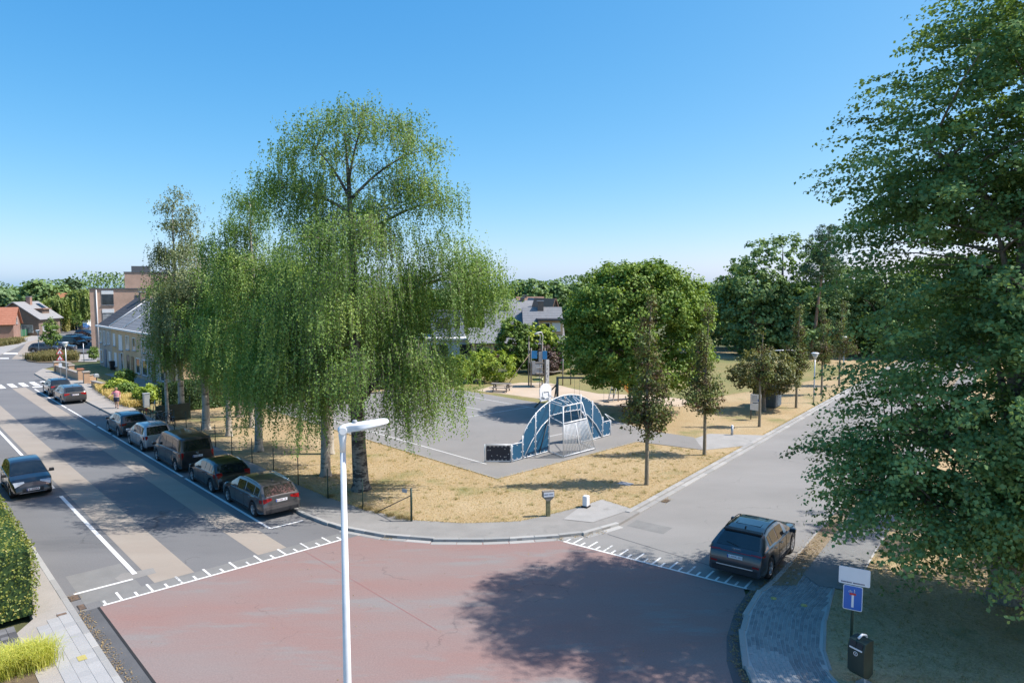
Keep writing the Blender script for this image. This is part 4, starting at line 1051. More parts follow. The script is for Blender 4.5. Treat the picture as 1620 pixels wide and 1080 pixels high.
# small cars in the car park and far up the road
FARC = 'cars in the far car park'
for (nm, lab, sp, px, py, rz, pm) in (
    ('parked_car', 'dark blue grey car beside the planted island in the car park', CROSS, 72, 557.5, R(10), 'paint_anthracite'),
    ('parked_car', 'grey car half hidden by the small tree in the car park', HATCH, 96, 555.5, R(15), 'paint_anthracite'),
    ('parked_van', 'black van broadside behind the small tree in the car park', VAN, 112, 549, R(-8), 'paint_black2'),
    ('parked_car', 'dark green grey car beyond the black van in the car park', ESTATE, 124, 541, R(-12), 'paint_van'),
    ('parked_car', 'dark car farthest in the car park by the apartment block', CROSS, 136, 533, R(-15), 'paint_black2'),
    ('parked_car', 'bright blue car far up the road beside the tall hedge', HATCH, 131, 521, R(100), 'paint_blue')):
    x, y = G(px, py); car(nm, lab, sp, (x, y), rz, pm, FARC, detail=1)
# ================================================================== STREET FURNITURE, PLAYGROUND, PEOPLE
# ---- foreground street lamp
t = thing('street_lamp', 'tall white street lamp with flat LED head in the foreground', 'street lamp', (-2.47, 10.0, PAVE))
MB().tube([(0, 0, 0), (0, 0, .5), (0, 0, 3.5), (0, 0, 7.55)], [.085, .082, .062, .040], 20).build('pole', 'white_metal', t)
MB().tube([(0, 0, 0), (0, 0, .05)], .16, 16).build('base_flange', 'galvanised', t)
MB().tube([(0, 0, 7.48), (0, 0, 7.60), (0, 0, 7.74), (.0, 0, 7.80)], [.044, .046, .060, .045], 16).build('collar', 'galv_light', t)
d = Vector((math.cos(R(20)), math.sin(R(20)), .13)).normalized(); sd = Vector((-d.y, d.x, 0)).normalized(); upv = d.cross(sd)
k0 = Vector((0, 0, 7.80))
MB().tube([k0 - sd*.07, k0 - sd*.045, k0 + sd*.045, k0 + sd*.07], [.052, .068, .068, .052], 16).build('knuckle', 'white_metal', t)
m = MB(); secs = [(.00, .050, .062), (.10, .068, .070), (.20, .125, .064), (.32, .160, .055), (.50, .160, .045), (.63, .14, .034), (.67, .10, .020)]
for (a, w, h) in secs:
    c = k0 + d*a + upv*.02
    for (q, r_) in ((-1, -.35), (-.9, -.8), (0, -1), (.9, -.8), (1, -.35), (.85, .55), (0, 1), (-.85, .55)): m.v.append(tuple(c + sd*(q*w) + upv*(r_*h)))
for i in range(len(secs)-1):
    for q in range(8): m.f.append((i*8+q, i*8+(q+1) % 8, (i+1)*8+(q+1) % 8, (i+1)*8+q)); m.smooth.append(True)
m.f.append(tuple(reversed(range(8)))); m.f.append(tuple((len(secs)-1)*8+q for q in range(8))); m.smooth += [False, False]
head = m.build('lamp_head', 'white_metal', t, recalc=True, sharp=40)
c = k0 + d*.19 + upv*.090
MB().tube([c - upv*.03, c + upv*.012, c + upv*.026], [.036, .036, .028], 14).build('sensor_cap', 'utility_grey', head)
c = k0 + d*.42 - upv*.036
mm = Matrix((( d.x, sd.x, upv.x, 0), (d.y, sd.y, upv.y, 0), (d.z, sd.z, upv.z, 0), (0, 0, 0, 1)))
MB().box(c, (.34, .2, .02), m=mm).build('lens', 'glass_lamp', head)
# ---- conical post-top lamps
def cone_lamp(label, px, py, h, z=LAWN):
    x, y = G(px, py, z)
    t = thing('cone_lamp', label, 'street lamp', (x, y, z), 0, 'post top lamps with conical heads')
    MB().tube([(0, 0, 0), (0, 0, 1), (0, 0, h-.55)], [.06, .055, .04], 10).build('pole', 'galvanised', t)
    MB().lathe([(.05, h-.58), (.09, h-.5), (.30, h-.06), (.27, h-.05)], 14).build('lamp_shade', 'glass_lamp', t)
    MB().lathe([(.0, h+.03), (.2, h+.02), (.33, h-.03), (.33, h-.06), (.0, h-.06)], 14).build('cap', 'galv_light', t)
cone_lamp('conical street lamp on the dry lawn between two copper trees', 1287, 637, 4.3)
cone_lamp('far conical lamp peeping past the lime foliage', 1334, 590, 4.2)
cone_lamp('conical lamp at the front garden walls by the zebra crossing', 106, 600, 4.0)
cone_lamp('conical lamp on the traffic island', 62, 561, 3.6, .1)
cone_lamp('conical lamp by the far brown hedge', 97, 525, 3.9, .06)
t = thing('pole', 'thin grey pole on the pale forecourt by the grey house', 'pole', (*G(133, 573), .01)); MB().tube([(0, 0, 0), (0, 0, 2.5)], .045, 8).build('shaft', 'galvanised', t); MB().lathe([(.05, 2.5), (.05, 2.54), (0, 2.56)], 8).build('cap', 'lead_cap', t)

# ---- warning signs by the zebra
t = thing('warning_sign', 'post with two red triangle warning signs before the traffic island', 'road sign', (*G(96.5, 596, .1), .1), R(25))
MB().tube([(0, 0, 0), (0, 0, 3.0)], .045, 8).build('post', 'galvanised', t)
def tri(z, s, parent):
    def T(q, y): return [(-q, y, z-q*.58), (q, y, z-q*.58), (0, y, z+q*1.15)]
    for q, y0, y1, mat, nm in ((s, -.05, -.065, 'sign_red', 'sign_plate'), (s*.66, -.064, -.070, 'sign_white', 'sign_face')):
        a = T(q, y0); b_ = T(q, y1); MB().add(a + b_, [(3, 4, 5), (2, 1, 0), (0, 1, 4, 3), (1, 2, 5, 4), (2, 0, 3, 5)]).build(nm, mat, parent)
    MB().box((0, -.075, z-.03), (.07, .008, s*.6)).build('symbol', 'sign_ink', parent)
tri(2.72, .36, t); tri(2.05, .36, t)
MB().box((0, -.06, 1.3), (.30, .015, .45)).build('plate', 'sign_white', t)

# ---- road sign bottom right: dead end for cars, white plate above
t = thing('road_sign', 'blue dead end sign under a white plate on a grey green post', 'road sign', (*G(1345, 1048, LAWN), LAWN), R(-30))
MB().tube([(0, .03, 0), (0, .03, 2.55)], .035, 10).build('post', 'fence_green', t)
def rplate(parent, name, zc, w, h, y, mat, cx=0.0, r=.04, th=.012):
    pts = []
    for sx, sz, a0 in ((1, 1, 0), (-1, 1, 90), (-1, -1, 180), (1, -1, 270)):
        for q in range(4):
            an = R(a0+q*30); pts.append((cx+sx*(w/2-r)+r*math.cos(an), zc+sz*(h/2-r)+r*math.sin(an)))
    n = len(pts); m = MB()
    m.add([(x, y, z) for x, z in pts] + [(x, y+th, z) for x, z in pts], [tuple(range(n)), tuple(reversed(range(n, 2*n)))] + [(i, n+i, n+(i+1) % n, (i+1) % n) for i in range(n)])
    return m.build(name, mat, parent, recalc=True)
bp = rplate(t, 'blue_plate', 1.78, .46, .66, -.02, 'sign_white', 0)
rplate(bp, 'blue_face', 1.78, .425, .625, -.0245, 'sign_blue', 0, .03, .004)
MB().box((0, -.026, 1.70), (.055, .004, .34)).build('white_bar', 'sign_white', bp)
MB().box((0, -.0265, 1.885), (.15, .004, .055)).build('red_bar', 'sign_red', bp)
# small cyclist and walker symbols
m = MB(); m.tube([(.035, -.027, 1.935), (.035, -.027, 1.99)], .007, 5); m.lathe([(0, -.027), (.011, -.027)], 8, 'Y', (.035, 0, 2.005)); m.tube([(.035, -.027, 1.935), (.05, -.027, 1.92)], .006, 4); m.tube([(.035, -.027, 1.97), (.055, -.027, 1.955)], .005, 4)
m.build('walker_symbol', 'sign_white', bp)
m = MB()
for cx in (-.085, -.035): m.tube([(cx+.02*math.cos(a*math.pi/5), -.027, 1.945+.02*math.sin(a*math.pi/5)) for a in range(11)], .004, 4, cap=False)
m.tube([(-.085, -.027, 1.945), (-.07, -.027, 1.972), (-.045, -.027, 1.972), (-.035, -.027, 1.945)], .004, 4); m.tube([(-.07, -.027, 1.972), (-.055, -.027, 1.99)], .006, 4)
m.build('cyclist_symbol', 'sign_white', bp)
wp = rplate(t, 'white_plate', 2.36, .74, .46, -.02, 'sign_white', .02, .035)
m = MB(); rr = random.Random(3)
x = -.29
for k in range(22):
    w = rr.choice((.014, .02, .02, .024))
    if k in (10,): x += .025; continue
    m.box((x + w/2, -.022, 2.185), (w, .004, .032 if k % 3 else .036)); x += w + .006
m.build('lettering', 'sign_ink', wp)

# ---- dark green litter bin
t = thing('litter_bin', 'dark green litter bin with two slots on a bent grey post', 'litter bin', (*G(1360, 1085, LAWN), LAWN), R(-62))
prof = [(-.19, .42), (-.21, 1.02), (-.15, 1.20), (.0, 1.24), (.15, 1.24), (.17, .38), (.02, .30), (-.10, .32)]
m = MB(); n = len(prof)
m.add([(-.22, y, z) for y, z in prof] + [(.22, y, z) for y, z in prof], [tuple(range(n)), tuple(reversed(range(n, 2*n)))] + [(i, n+i, n+(i+1) % n, (i+1) % n) for i in range(n)])
b_ = m.build('body', 'bin_green', t, recalc=True)
for s in (-1, 1): MB().box((s*.09, -.185, 1.115), (.15, .03, .13), m=Matrix.Rotation(R(-18), 4, 'X')).build('slot', 'black_plastic', b_)
MB().box((0, -.212, 1.02), (.34, .015, .035)).build('ash_plate', 'galv_light', b_)
m = MB(); m.tube([(.05*math.cos(a*math.pi/6), -.212, .90+.05*math.sin(a*math.pi/6)) for a in range(13)], .008, 5, cap=False); m.tube([(0, -.212, .88), (0, -.212, .92)], .008, 4)
m.build('litter_symbol', 'sign_white', b_)
MB().tube([(.0, .20, 0), (.0, .20, 1.1), (.0, .17, 1.28), (0, .02, 1.33), (0, -.12, 1.27)], .03, 8).build('post', 'galv_light', t)
MB().box((0, .2, .02), (.3, .3, .05)).build('foot', 'kerb_concrete', t)

# ---- wooden name sign, white utility box
t = thing('name_sign', 'wooden post sign with white name board on the dry lawn', 'sign', (*G(867, 816, LAWN), LAWN), R(14))
MB().cbox((0, 0, .40), (.17, .14, .80), .01).build('post', 'wood_moss', t)
m = MB(); pr = [(-.085, .70), (.085, .70), (.26, .86), (.26, 1.13), (-.26, 1.13), (-.26, .86)]; n = 6
m.add([(x, -.09, z) for x, z in pr] + [(x, .09, z) for x, z in pr], [tuple(range(n)), tuple(reversed(range(n, 2*n)))] + [(i, n+i, n+(i+1) % n, (i+1) % n) for i in range(n)])
bd = m.build('board', 'wood_grey', t, recalc=True)
MB().box((.01, -.098, .98), (.46, .012, .20)).build('name_plate', 'sign_white', bd)
m = MB(); x = -.18
for k in range(13):
    w = .018
    if k == 6: x += .03; continue
    m.box((x, -.106, .985+(.004 if k % 2 else 0)), (w, .004, .042 if k % 3 else .05)); x += .030
m.build('lettering', 'sign_ink', bd)
t = thing('utility_box', 'small white utility box on a dark foot by the paved entrance', 'utility box', (*G(927, 802, LAWN), LAWN), R(-35))
MB().cbox((0, 0, .31), (.22, .26, .46), .02).build('box', 'utility_white', t); MB().prism([(-.15, -.17), (.15, -.17), (.15, .17), (-.15, .17)], 0, .085).build('foot', 'black_plastic', t)
MB().box((0, -.133, .31), (.16, .006, .36)).build('door', 'sign_white', t)

# ---- wire fence along the birches, with the braced corner post
FP = [G(px, py, LAWN) for px, py in ((238, 660), (276, 679), (295, 683), (319, 691), (341, 707), (367, 720), (399, 732), (433, 750), (472, 767), (519, 788), (574, 806), (651, 824))]
t = thing('wire_fence', 'low dark green wire fence with slim posts along the birch lawn', 'fence', (*FP[-1], LAWN))
o0 = FP[-1]
for i, p in enumerate(FP):
    h = 1.42; r_ = .024 if i < len(FP)-1 else .045
    MB().tube([(p[0]-o0[0], p[1]-o0[1], -.02), (p[0]-o0[0], p[1]-o0[1], h)], r_, 8).build('post', 'fence_green', t)
for z in (.06, .35, .65, .95, 1.25):
    MB().tube([(p[0]-o0[0], p[1]-o0[1], z - (.0 if i % 2 else .01)) for i, p in enumerate(FP[1:])], .002, 4, cap=False).build('wire', 'fence_green', t)
q = Vector((FP[-2][0]-o0[0], FP[-2][1]-o0[1], 0))*.72
MB().tube([(q.x, q.y, .02), (0, 0, 1.12)], .022, 7).build('brace', 'wood_dark', t)
MB().box((-.30, .12, 1.28), (.26, .012, .16), R(-30)).build('notice_plate', 'utility_grey', t)
# mesh on the last bay, as fine diagonal wires
m = MB(); a = Vector((FP[-2][0]-o0[0], FP[-2][1]-o0[1])); L_ = a.length; ux = a.normalized(); N_ = 34
for k in range(-8, N_):
    for sg in (1, -1):
        x0 = k*L_/N_; x1 = x0 + .55; z0, z1 = (.05, .62) if sg > 0 else (.62, .05)
        if x0 < 0: z0 = z0 + (z1-z0)*(-x0/.55); x0 = 0
        if x1 > L_: z1 = z0 + (z1-z0)*((L_-x0)/(x1-x0)); x1 = L_
        m.tube([(ux.x*x0, ux.y*x0, z0), (ux.x*x1, ux.y*x1, z1)], .002, 3, cap=False)
o = m.build('wire_mesh', 'rust_iron', t); o['kind'] = 'stuff'

# ---- sports arch with goal and basketball board
A0 = LF(2.95, 16.1); ang = math.atan2(45.8-38.5, 6.6+.1)
t = thing('sports_arch', 'blue panelled multi sport arch with white frame, goal cage and hoop', 'sports goal', (A0[0], A0[1], COURT), ang)
W_ = 9.75
def arch(x):                      # outline of the upper edge
    k = (x-4.875)/4.15
    return 1.0 if abs(k) > 1 else max(1.0, 3.25*math.sqrt(max(0, 1-k*k*.93)) )
def panel(x0, x1, zlo=None, n=8, mat='panel_blue', name='panel'):
    m = MB(); zl = zlo or (lambda x: .10)
    for i in range(n+1):
        x = x0+(x1-x0)*i/n
        for y in (-.012, .012): m.v += [(x, y, zl(x)), (x, y, arch(x)-.03)]
    for i in range(n):
        a = i*4; b_ = a+4
        m.f += [(a, b_, b_+1, a+1), (a+2, a+3, b_+3, b_+2), (a+1, b_+1, b_+3, a+3), (a, a+2, b_+2, b_)]; m.smooth += [False]*4
    m.f += [(0, 1, 3, 2), (n*4, n*4+2, n*4+3, n*4+1)]; m.smooth += [False]*2
    o = m.build(name, mat, t, recalc=True)
    bl = MB(); zs = []
    for x in [x0+.06+(x1-x0-.12)*k/max(1, int((x1-x0)/.35)) for k in range(int((x1-x0)/.35)+1)]:
        for z in (zl(x)+.05, arch(x)-.10): bl.box((x, -.016, z), (.05, .02, .05))
    for z in [zl(x0)+.35+.4*k for k in range(int((arch((x0+x1)/2)-zl(x0)-.5)/.4))]:
        for x in (x0+.05, x1-.05):
            if z < arch(x)-.1: bl.box((x, -.016, z), (.05, .02, .05))
    bl.build('fixings', 'bolt_white', o)
    return o
tr_ = lambda x: .10
panel(.04, .88, n=2); panel(.96, 2.02); panel(2.10, 3.28)
over = lambda x: 2.12 + .10*math.cos((x-4.875)/1.5*1.2)
panel(3.36, 4.84, over); panel(4.91, 6.39, over)
panel(6.47, 7.65); panel(7.73, 8.79); panel(8.87, 9.71, n=2)
def tube(name, pts, r=.035, mat='galv_light'): return MB().tube(pts, r*.82, 8).build(name, mat, t)
tube('rim_tube', [(.92 + 7.91*i/28, 0, arch(.92+7.91*i/28)) for i in range(29)], .035)
tube('top_rail', [(0, 0, 1.0), (.92, 0, 1.0)]); tube('top_rail', [(8.83, 0, 1.0), (9.75, 0, 1.0)])
tube('bottom_rail', [(0, 0, .06), (3.32, 0, .06)]); tube('bottom_rail', [(6.43, 0, .06), (9.75, 0, .06)])
tube('goal_lintel', [(3.32, 0, 2.16), (4.1, 0, 2.2), (4.875, 0, 2.22), (5.6, 0, 2.2), (6.43, 0, 2.16)], .03)
for x in (.0, .92, 2.06, 3.32, 6.43, 7.69, 8.83, 9.75):
    lean_ = .0 if x in (0.0, 9.75) else .12*(1 if x < 4.8 else -1)
    tube('upright', [(x, -.03, 0), (x + 0*lean_, -.03, arch(x)+(.10 if x not in (0, 9.75) else 0))], .038)
for s in (0, 1):
    f = (lambda x: x) if s == 0 else (lambda x: 9.75-x)
    tube('diagonal', [(f(.95), -.06, .05), (f(1.7), -.06, .95), (f(2.6), -.06, 1.70), (f(3.3), -.06, 2.05)], .035)
    tube('diagonal', [(f(2.4), -.05, .1), (f(3.25), -.05, 2.1)], .028, 'steel_dark')
# low navy end panels returning toward the lawn
m = MB(); e = thing
cs, sn = math.cos(-ang), math.sin(-ang)
for (x0, sgn) in ((0.0, 1), (9.75, -1)):
    dx, dy = (-1.5*cs, -1.5*sn) if sgn > 0 else (.55*cs, .55*sn + .35)
    if sgn < 0:
        tube('end_frame', [(x0, 0, 1.0), (x0+dx*.4, dy+.6, 1.35), (x0+dx, dy, 1.0)], .03); continue
    P0 = Vector((x0, 0, 0)); P1 = Vector((x0+dx, dy, 0)); u_ = (P1-P0).normalized(); nn = Vector((-u_.y, u_.x, 0))*.012
    q0 = P0+u_*.07; q1 = P1-u_*.07
    o = MB().add([q0-nn+Vector((0, 0, .1)), q1-nn+Vector((0, 0, .1)), q1-nn+Vector((0, 0, .94)), q0-nn+Vector((0, 0, .94)), q0+nn+Vector((0, 0, .1)), q1+nn+Vector((0, 0, .1)), q1+nn+Vector((0, 0, .94)), q0+nn+Vector((0, 0, .94))],
        [(0, 1, 2, 3), (7, 6, 5, 4), (0, 4, 5, 1), (1, 5, 6, 2), (2, 6, 7, 3), (3, 7, 4, 0)]).build('end_panel', 'panel_navy', t, recalc=True)
    bl = MB(); rr = random.Random(4)
    for k in range(7):
        for z in (.14, .90): p = q0.lerp(q1, k/6); bl.box((p.x, p.y-.02*0, z), (.045, .045, .045), -ang)
    for k in range(9): p = q0.lerp(q1, rr.random()); bl.box((p.x, p.y, rr.uniform(.25, .8)), (.04, .05, .04), -ang)
    bl.build('fixings', 'bolt_white', o)
    for P in (P0, P1): tube('upright', [(P.x, P.y, 0), (P.x, P.y, 1.02)], .045)
    tube('top_rail', [P0+Vector((0, 0, 1.0)), P1+Vector((0, 0, 1.0))], .035); tube('bottom_rail', [P0+Vector((0, 0, .06)), P1+Vector((0, 0, .06))], .03)
    for q in (-1, 1): pass
# goal cage in front (world survey points turned into local ones)
def loc(x, y, z):
    dx, dy = x-A0[0], y-A0[1]; return Vector((dx*cs - dy*sn, dx*sn + dy*cs, z))
ga, gb = loc(*G(891.7, 724, COURT), 0), loc(*G(941.6, 711, COURT), 0)
gta, gtb = Vector((ga.x-.02, ga.y+.05, 3.0)), Vector((ga.x+1.85, ga.y+.10, 3.0))
tube('cage_post', [ga, gta], .05); tube('cage_post', [gb, gtb], .05)
def edge_r(z): return gb.lerp(gtb, z/3.0)
def edge_l(z): return ga.lerp(gta, z/3.0)
tube('cage_rail', [edge_l(.09), edge_r(.09)], .04); tube('cage_rail', [edge_l(2.0), edge_r(2.0)], .05); tube('cage_rail', [gta, gtb], .045)
top_mid = edge_l(1.9).lerp(edge_r(1.9), .5); bot_mid = edge_l(.1).lerp(edge_r(.1), .52)
tube('cage_mullion', [bot_mid, top_mid], .045)
for i in range(1, 20):
    k = i/20
    if i == 10: continue
    a = edge_l(.1).lerp(edge_r(.1), k); b_ = edge_l(1.92).lerp(edge_r(1.92), k)
    MB().tube([a, b_], .026, 5).build('cage_bar', 'galv_light', t)
for a, b_ in ((gta, Vector((3.32, 0, 3.02))), (gtb, Vector((5.6, 0, 3.15))), (edge_l(2.0), Vector((3.32, 0, 2.16))), (edge_r(2.0), Vector((6.43, 0, 2.16))), (edge_l(.09), Vector((3.32, 0, .05))), (edge_r(.09), Vector((6.43, 0, .05)))):
    tube('cage_stay', [a, b_], .03)
for k in (.3, .55, .8): tube('roof_bar', [gta.lerp(gtb, k), Vector((3.5+k*2.6, 0, 3.1))], .025)
for k in (.35, .7): tube('roof_bar', [gta.lerp(gtb, k), edge_l(2.0).lerp(edge_r(2.0), k)], .022)
# basketball board on its bracket, facing the court
bx = 3.75
board = MB(); pr = []
for i in range(13):
    an = math.pi*i/12; pr.append((bx + .56*math.cos(an), 3.62 + .42*math.sin(an)))
pr = [(bx+.50, 2.98)] + pr + [(bx-.50, 2.98)]; n = len(pr)
board.add([(x, .62, z) for x, z in pr] + [(x, .66, z) for x, z in pr], [tuple(range(n)), tuple(reversed(range(n, 2*n)))] + [(i, n+i, n+(i+1) % n, (i+1) % n) for i in range(n)])
bo = board.build('backboard', 'sign_white', t, recalc=True)
m = MB()
for (x0, z0, x1, z1) in ((-.28, 3.15, .28, 3.15), (.28, 3.15, .28, 3.55), (.28, 3.55, -.28, 3.55), (-.28, 3.55, -.28, 3.15)): m.tube([(bx+x0, .60, z0), (bx+x1, .60, z1)], .025, 5)
m.build('back_frame', 'galv_light', bo)
m = MB(); m.tube([(bx+.225*math.cos(a*math.pi/8), .95+.225*math.sin(a*math.pi/8), 3.08) for a in range(17)], .012, 6, cap=False); m.tube([(bx, .66, 3.08), (bx, .73, 3.08)], .03, 6); m.build('hoop', 'galvanised', bo)
for q in (-.35, .35): tube('board_bracket', [(bx+q, 0, 3.02), (bx+q, .6, 3.3)], .03); tube('board_bracket', [(bx+q, -.9, 3.0), (bx+q, .6, 3.22)], .025)

# ---- picnic table
t = thing('picnic_table', 'grey wooden picnic table with attached benches at the court edge', 'picnic table', (*G(793, 619, LAWN), LAWN), R(-14))
for k in range(5): MB().box((0, -.30+k*.15, .75), (1.9, .135, .05)).build('top_plank', 'wood_grey', t)
for s in (-1, 1):
    for k in range(2): MB().box((0, s*(.66+k*.13), .45), (1.9, .12, .05)).build('bench_plank', 'wood_grey', t)
    MB().box((s*.65, 0, .40), (.09, 1.55, .10)).build('cross_beam', 'wood_dark', t)
    MB().box((s*.65, 0, .69), (.09, .74, .08)).build('top_beam', 'wood_dark', t)
    for q in (-1, 1): MB().tube([(s*.65, q*.62, 0), (s*.65, q*.26, .70)], .06, 4, smooth=False).build('leg', 'wood_dark', t)

# ---- play tower
tx, ty = G(849, 611, LAWN)
t = thing('play_tower', 'tall play tower with blue roof panels, climbing wall and slide ropes', 'play tower', (tx, ty, LAWN), R(8)); t.scale = (.72, 1, 1)
for (x, y, h) in ((-.95, -.7, 3.9), (.95, -.7, 3.9), (-.95, .7, 4.4), (.95, .7, 4.4), (0.25, -.75, 2.3)):
    MB().tube([(x, y, 0), (x, y, h)], .10 if h > 3 else .06, 8).build('post', 'wood_grey', t)
for z in (1.25, 2.35): MB().box((0, 0, z), (1.9, 1.4, .08)).build('platform', 'wood_dark', t)
MB().box((-.55, -.76, 3.25), (.85, .06, .75)).build('roof_panel', 'play_blue', t); MB().box((.92, -.78, 3.2), (.62, .06, .80)).build('roof_panel', 'play_blue', t); MB().box((.35, -.74, 3.05), (.5, .06, 1.0)).build('panel', 'play_grey', t)
MB().box((0, -.74, 1.9), (1.2, .06, .85)).build('panel', 'play_grey', t)
MB().box((-.62, -.80, 2.0), (.42, .08, 1.3)).build('panel', 'play_grey', t)
w = MB().prism([(1.05, -.95), (1.55, -.75), (1.50, -.65), (1.02, -.85)], 0.02, 2.75).build('climbing_wall', 'play_grey', t)
for k in range(14):
    rr = random.Random(k); MB().box((1.08+.4*rr.random(), -.93+.1*rr.random(), .2+k*.18), (.08, .08, .06)).build('hold', 'steel_dark' if k % 2 else 'sign_white', w)
MB().box((-.1, -.5, .75), (1.1, .9, .12)).build('hammock', 'play_green', t)
for k in range(4): MB().box((.2, -.86, .5+k*.5), (.9, .05, .05)).build('rung', 'galv_light', t)
MB().tube([(.95, .7, 4.3), (1.0, .5, 5.0), (.7, .2, 5.4), (0, 0, 5.35), (-.2, 0, 5.3)], .055, 8).build('bent_tube', 'galv_light', t)
MB().tube([(.6, .7, 4.3), (.62, .5, 4.9), (.4, .2, 5.2), (-.3, 0, 5.25)], .055, 8).build('bent_tube', 'galv_light', t)
MB().tube([(-.95, .7, 4.3), (-.95, .7, 5.0)], .05, 8).build('bent_tube', 'wood_grey', t)
MB().tube([(-1.0, -.2, 3.3), (-3.4, -.9, 1.2), (-4.6, -1.3, .05)], .045, 6).build('climbing_rope', 'rope', t)
MB().tube([(1.0, .2, 1.5), (2.4, .3, 1.35), (3.8, .4, 1.5)], .07, 6).build('balance_beam', 'wood_grey', t)
MB().tube([(3.8, .4, 0), (3.8, .4, 3.0)], .09, 8).build('post', 'wood_grey', t); MB().box((3.8, .4, 2.6), (.22, .06, .5)).build('panel', 'play_blue', t)
MB().tube([(5.0, .6, 0), (5.0, .6, 2.5)], .07, 8).build('post', 'wood_dark', t)

# ---- swing set under the round tree
sx, sy = G(884, 640, LAWN)
t = thing('swing_set', 'wooden swing set with dark slanted legs beside the round tree', 'swing', (sx-.2, sy-1.2, LAWN), R(-4))
MB().tube([(-.1, 0, 2.45), (6.2, 0, 2.45)], .08, 8).build('beam', 'wood_grey', t)
for x, s in ((0, -1), (5.9, 1)):
    MB().tube([(x, 0, 0), (x, 0, 2.5)], .10, 8).build('leg', 'wood_grey', t)
    MB().tube([(x+s*1.9, -.6, 0), (x+s*.05, 0, 1.9)], .06, 6).build('leg', 'wood_dark', t)
    MB().tube([(x+s*.3, 1.5, 0), (x, .05, 2.4)], .06, 6).build('leg', 'wood_dark', t)
for x in (1.6, 4.0):
    s_ = MB().box((x, 0, .45), (.45, .18, .04)).build('seat', 'black_plastic', t)
    for q in (-.2, .2): MB().tube([(x+q, 0, .45), (x+q, 0, 2.45)], .012, 4).build('chain', 'galvanised', s_)
# ---- orange slide
t = thing('slide', 'orange plastic slide glowing beneath the round tree', 'slide', (*G(992, 632, LAWN), LAWN), R(35))
m = MB(); pts = [(-1.3, 1.75), (-.9, 1.72), (-.2, 1.1), (.5, .5), (1.0, .32), (1.5, .28)]
for (x, z) in pts:
    for (y, dz) in ((-.32, .28), (-.28, .03), (.28, .03), (.32, .28), (.36, .28), (.36, -.06), (-.36, -.06), (-.36, .28)): m.v.append((x, y, z+dz))
for i in range(len(pts)-1):
    for q in range(8): m.f.append((i*8+q, i*8+(q+1) % 8, (i+1)*8+(q+1) % 8, (i+1)*8+q)); m.smooth.append(False)
m.build('chute', 'play_orange', t, recalc=True)
for y in (-.3, .3): MB().tube([(-1.35, y, 0), (-1.35, y, 2.6)], .05, 6).build('post', 'wood_grey', t); MB().tube([(-2.0, y, 0), (-1.4, y, 1.7)], .04, 6).build('ladder_rail', 'galv_light', t)
for k in range(4): MB().tube([(-1.9+k*.13, -.3, .3+k*.38), (-1.9+k*.13, .3, .3+k*.38)], .03, 6).build('rung', 'galv_light', t)

# ---- goal frame on the far lawn
t = thing('football_goal', 'pale steel football goal frame in front of the wood', 'goal', (*G(1218, 590, LAWN), LAWN), R(10))
gw = 2.6*1.0
MB().tube([(0, 0, 0), (0, 0, 2.6)], .06, 8).build('post', 'galv_light', t); MB().tube([(3.0, 0, 0), (3.0, 0, 2.6)], .06, 8).build('post', 'galv_light', t); MB().tube([(-.06, 0, 2.6), (3.06, 0, 2.6)], .06, 8).build('crossbar', 'galv_light', t)
for x in (0, 3.0): MB().tube([(x, 0, 2.5), (x, 1.3, 0)], .04, 6).build('stay', 'galv_light', t)
# ---- information boards by the copper tree, container, bollard
t = thing('notice_board', 'white notice board on two dark posts beside the slim copper tree', 'notice board', (*G(1195, 664, LAWN), LAWN), R(-40))
for x in (-.35, .35): MB().tube([(x, 0, 0), (x, 0, 1.95)], .045, 8).build('post', 'steel_dark', t)
MB().box((0, -.05, 1.62), (.80, .03, .62)).build('board', 'sign_white', t); MB().box((0, -.05, .98), (.80, .03, .50)).build('board', 'sign_white', t)
m = MB()
for k in range(5): m.box((-.1+.02*(k % 2), -.068, 1.80-.09*k), (.42, .004, .025))
m.build('lettering', 'sign_ink', t); MB().box((.25, -.068, 1.5), (.18, .004, .2)).build('picture', 'sign_blue', t)
t = thing('litter_bin', 'grey litter bin with pale front right behind the notice board', 'litter bin', (*G(1199, 660, LAWN), LAWN), R(-40))
MB().lathe([(0, .25), (.17, .25), (.22, .95), (.20, 1.02), (0, 1.02)], 12).build('body', 'utility_grey', t); MB().tube([(.0, .22, 0), (.0, .22, 1.1)], .03, 6).build('post', 'galvanised', t)
t = thing('container', 'blue grey ribbed container tucked under the bushy tree', 'container', (*G(1213, 642, LAWN), LAWN), R(-38))
MB().box((0, 0, .85), (1.9, 1.5, 1.5)).build('body', 'container_blue', t); MB().box((0, 0, 1.64), (2.0, 1.6, .08)).build('lid', 'container_blue', t)
for k in range(7): MB().box((-.84+k*.28, -.77, .85), (.06, .05, 1.4)).build('rib', 'container_blue', t)
MB().box((0, 0, .05), (1.7, 1.3, .1)).build('base', 'steel_dark', t)
t = thing('bollard', 'short grey bollard with pale cap at the path end', 'bollard', (*G(1158, 688, LAWN), LAWN)); MB().tube([(0, 0, 0), (0, 0, .58)], .085, 10).build('post', 'galvanised', t); MB().lathe([(.09, .58), (.09, .64), (.05, .68), (0, .69)], 10).build('cap', 'sign_white', t)

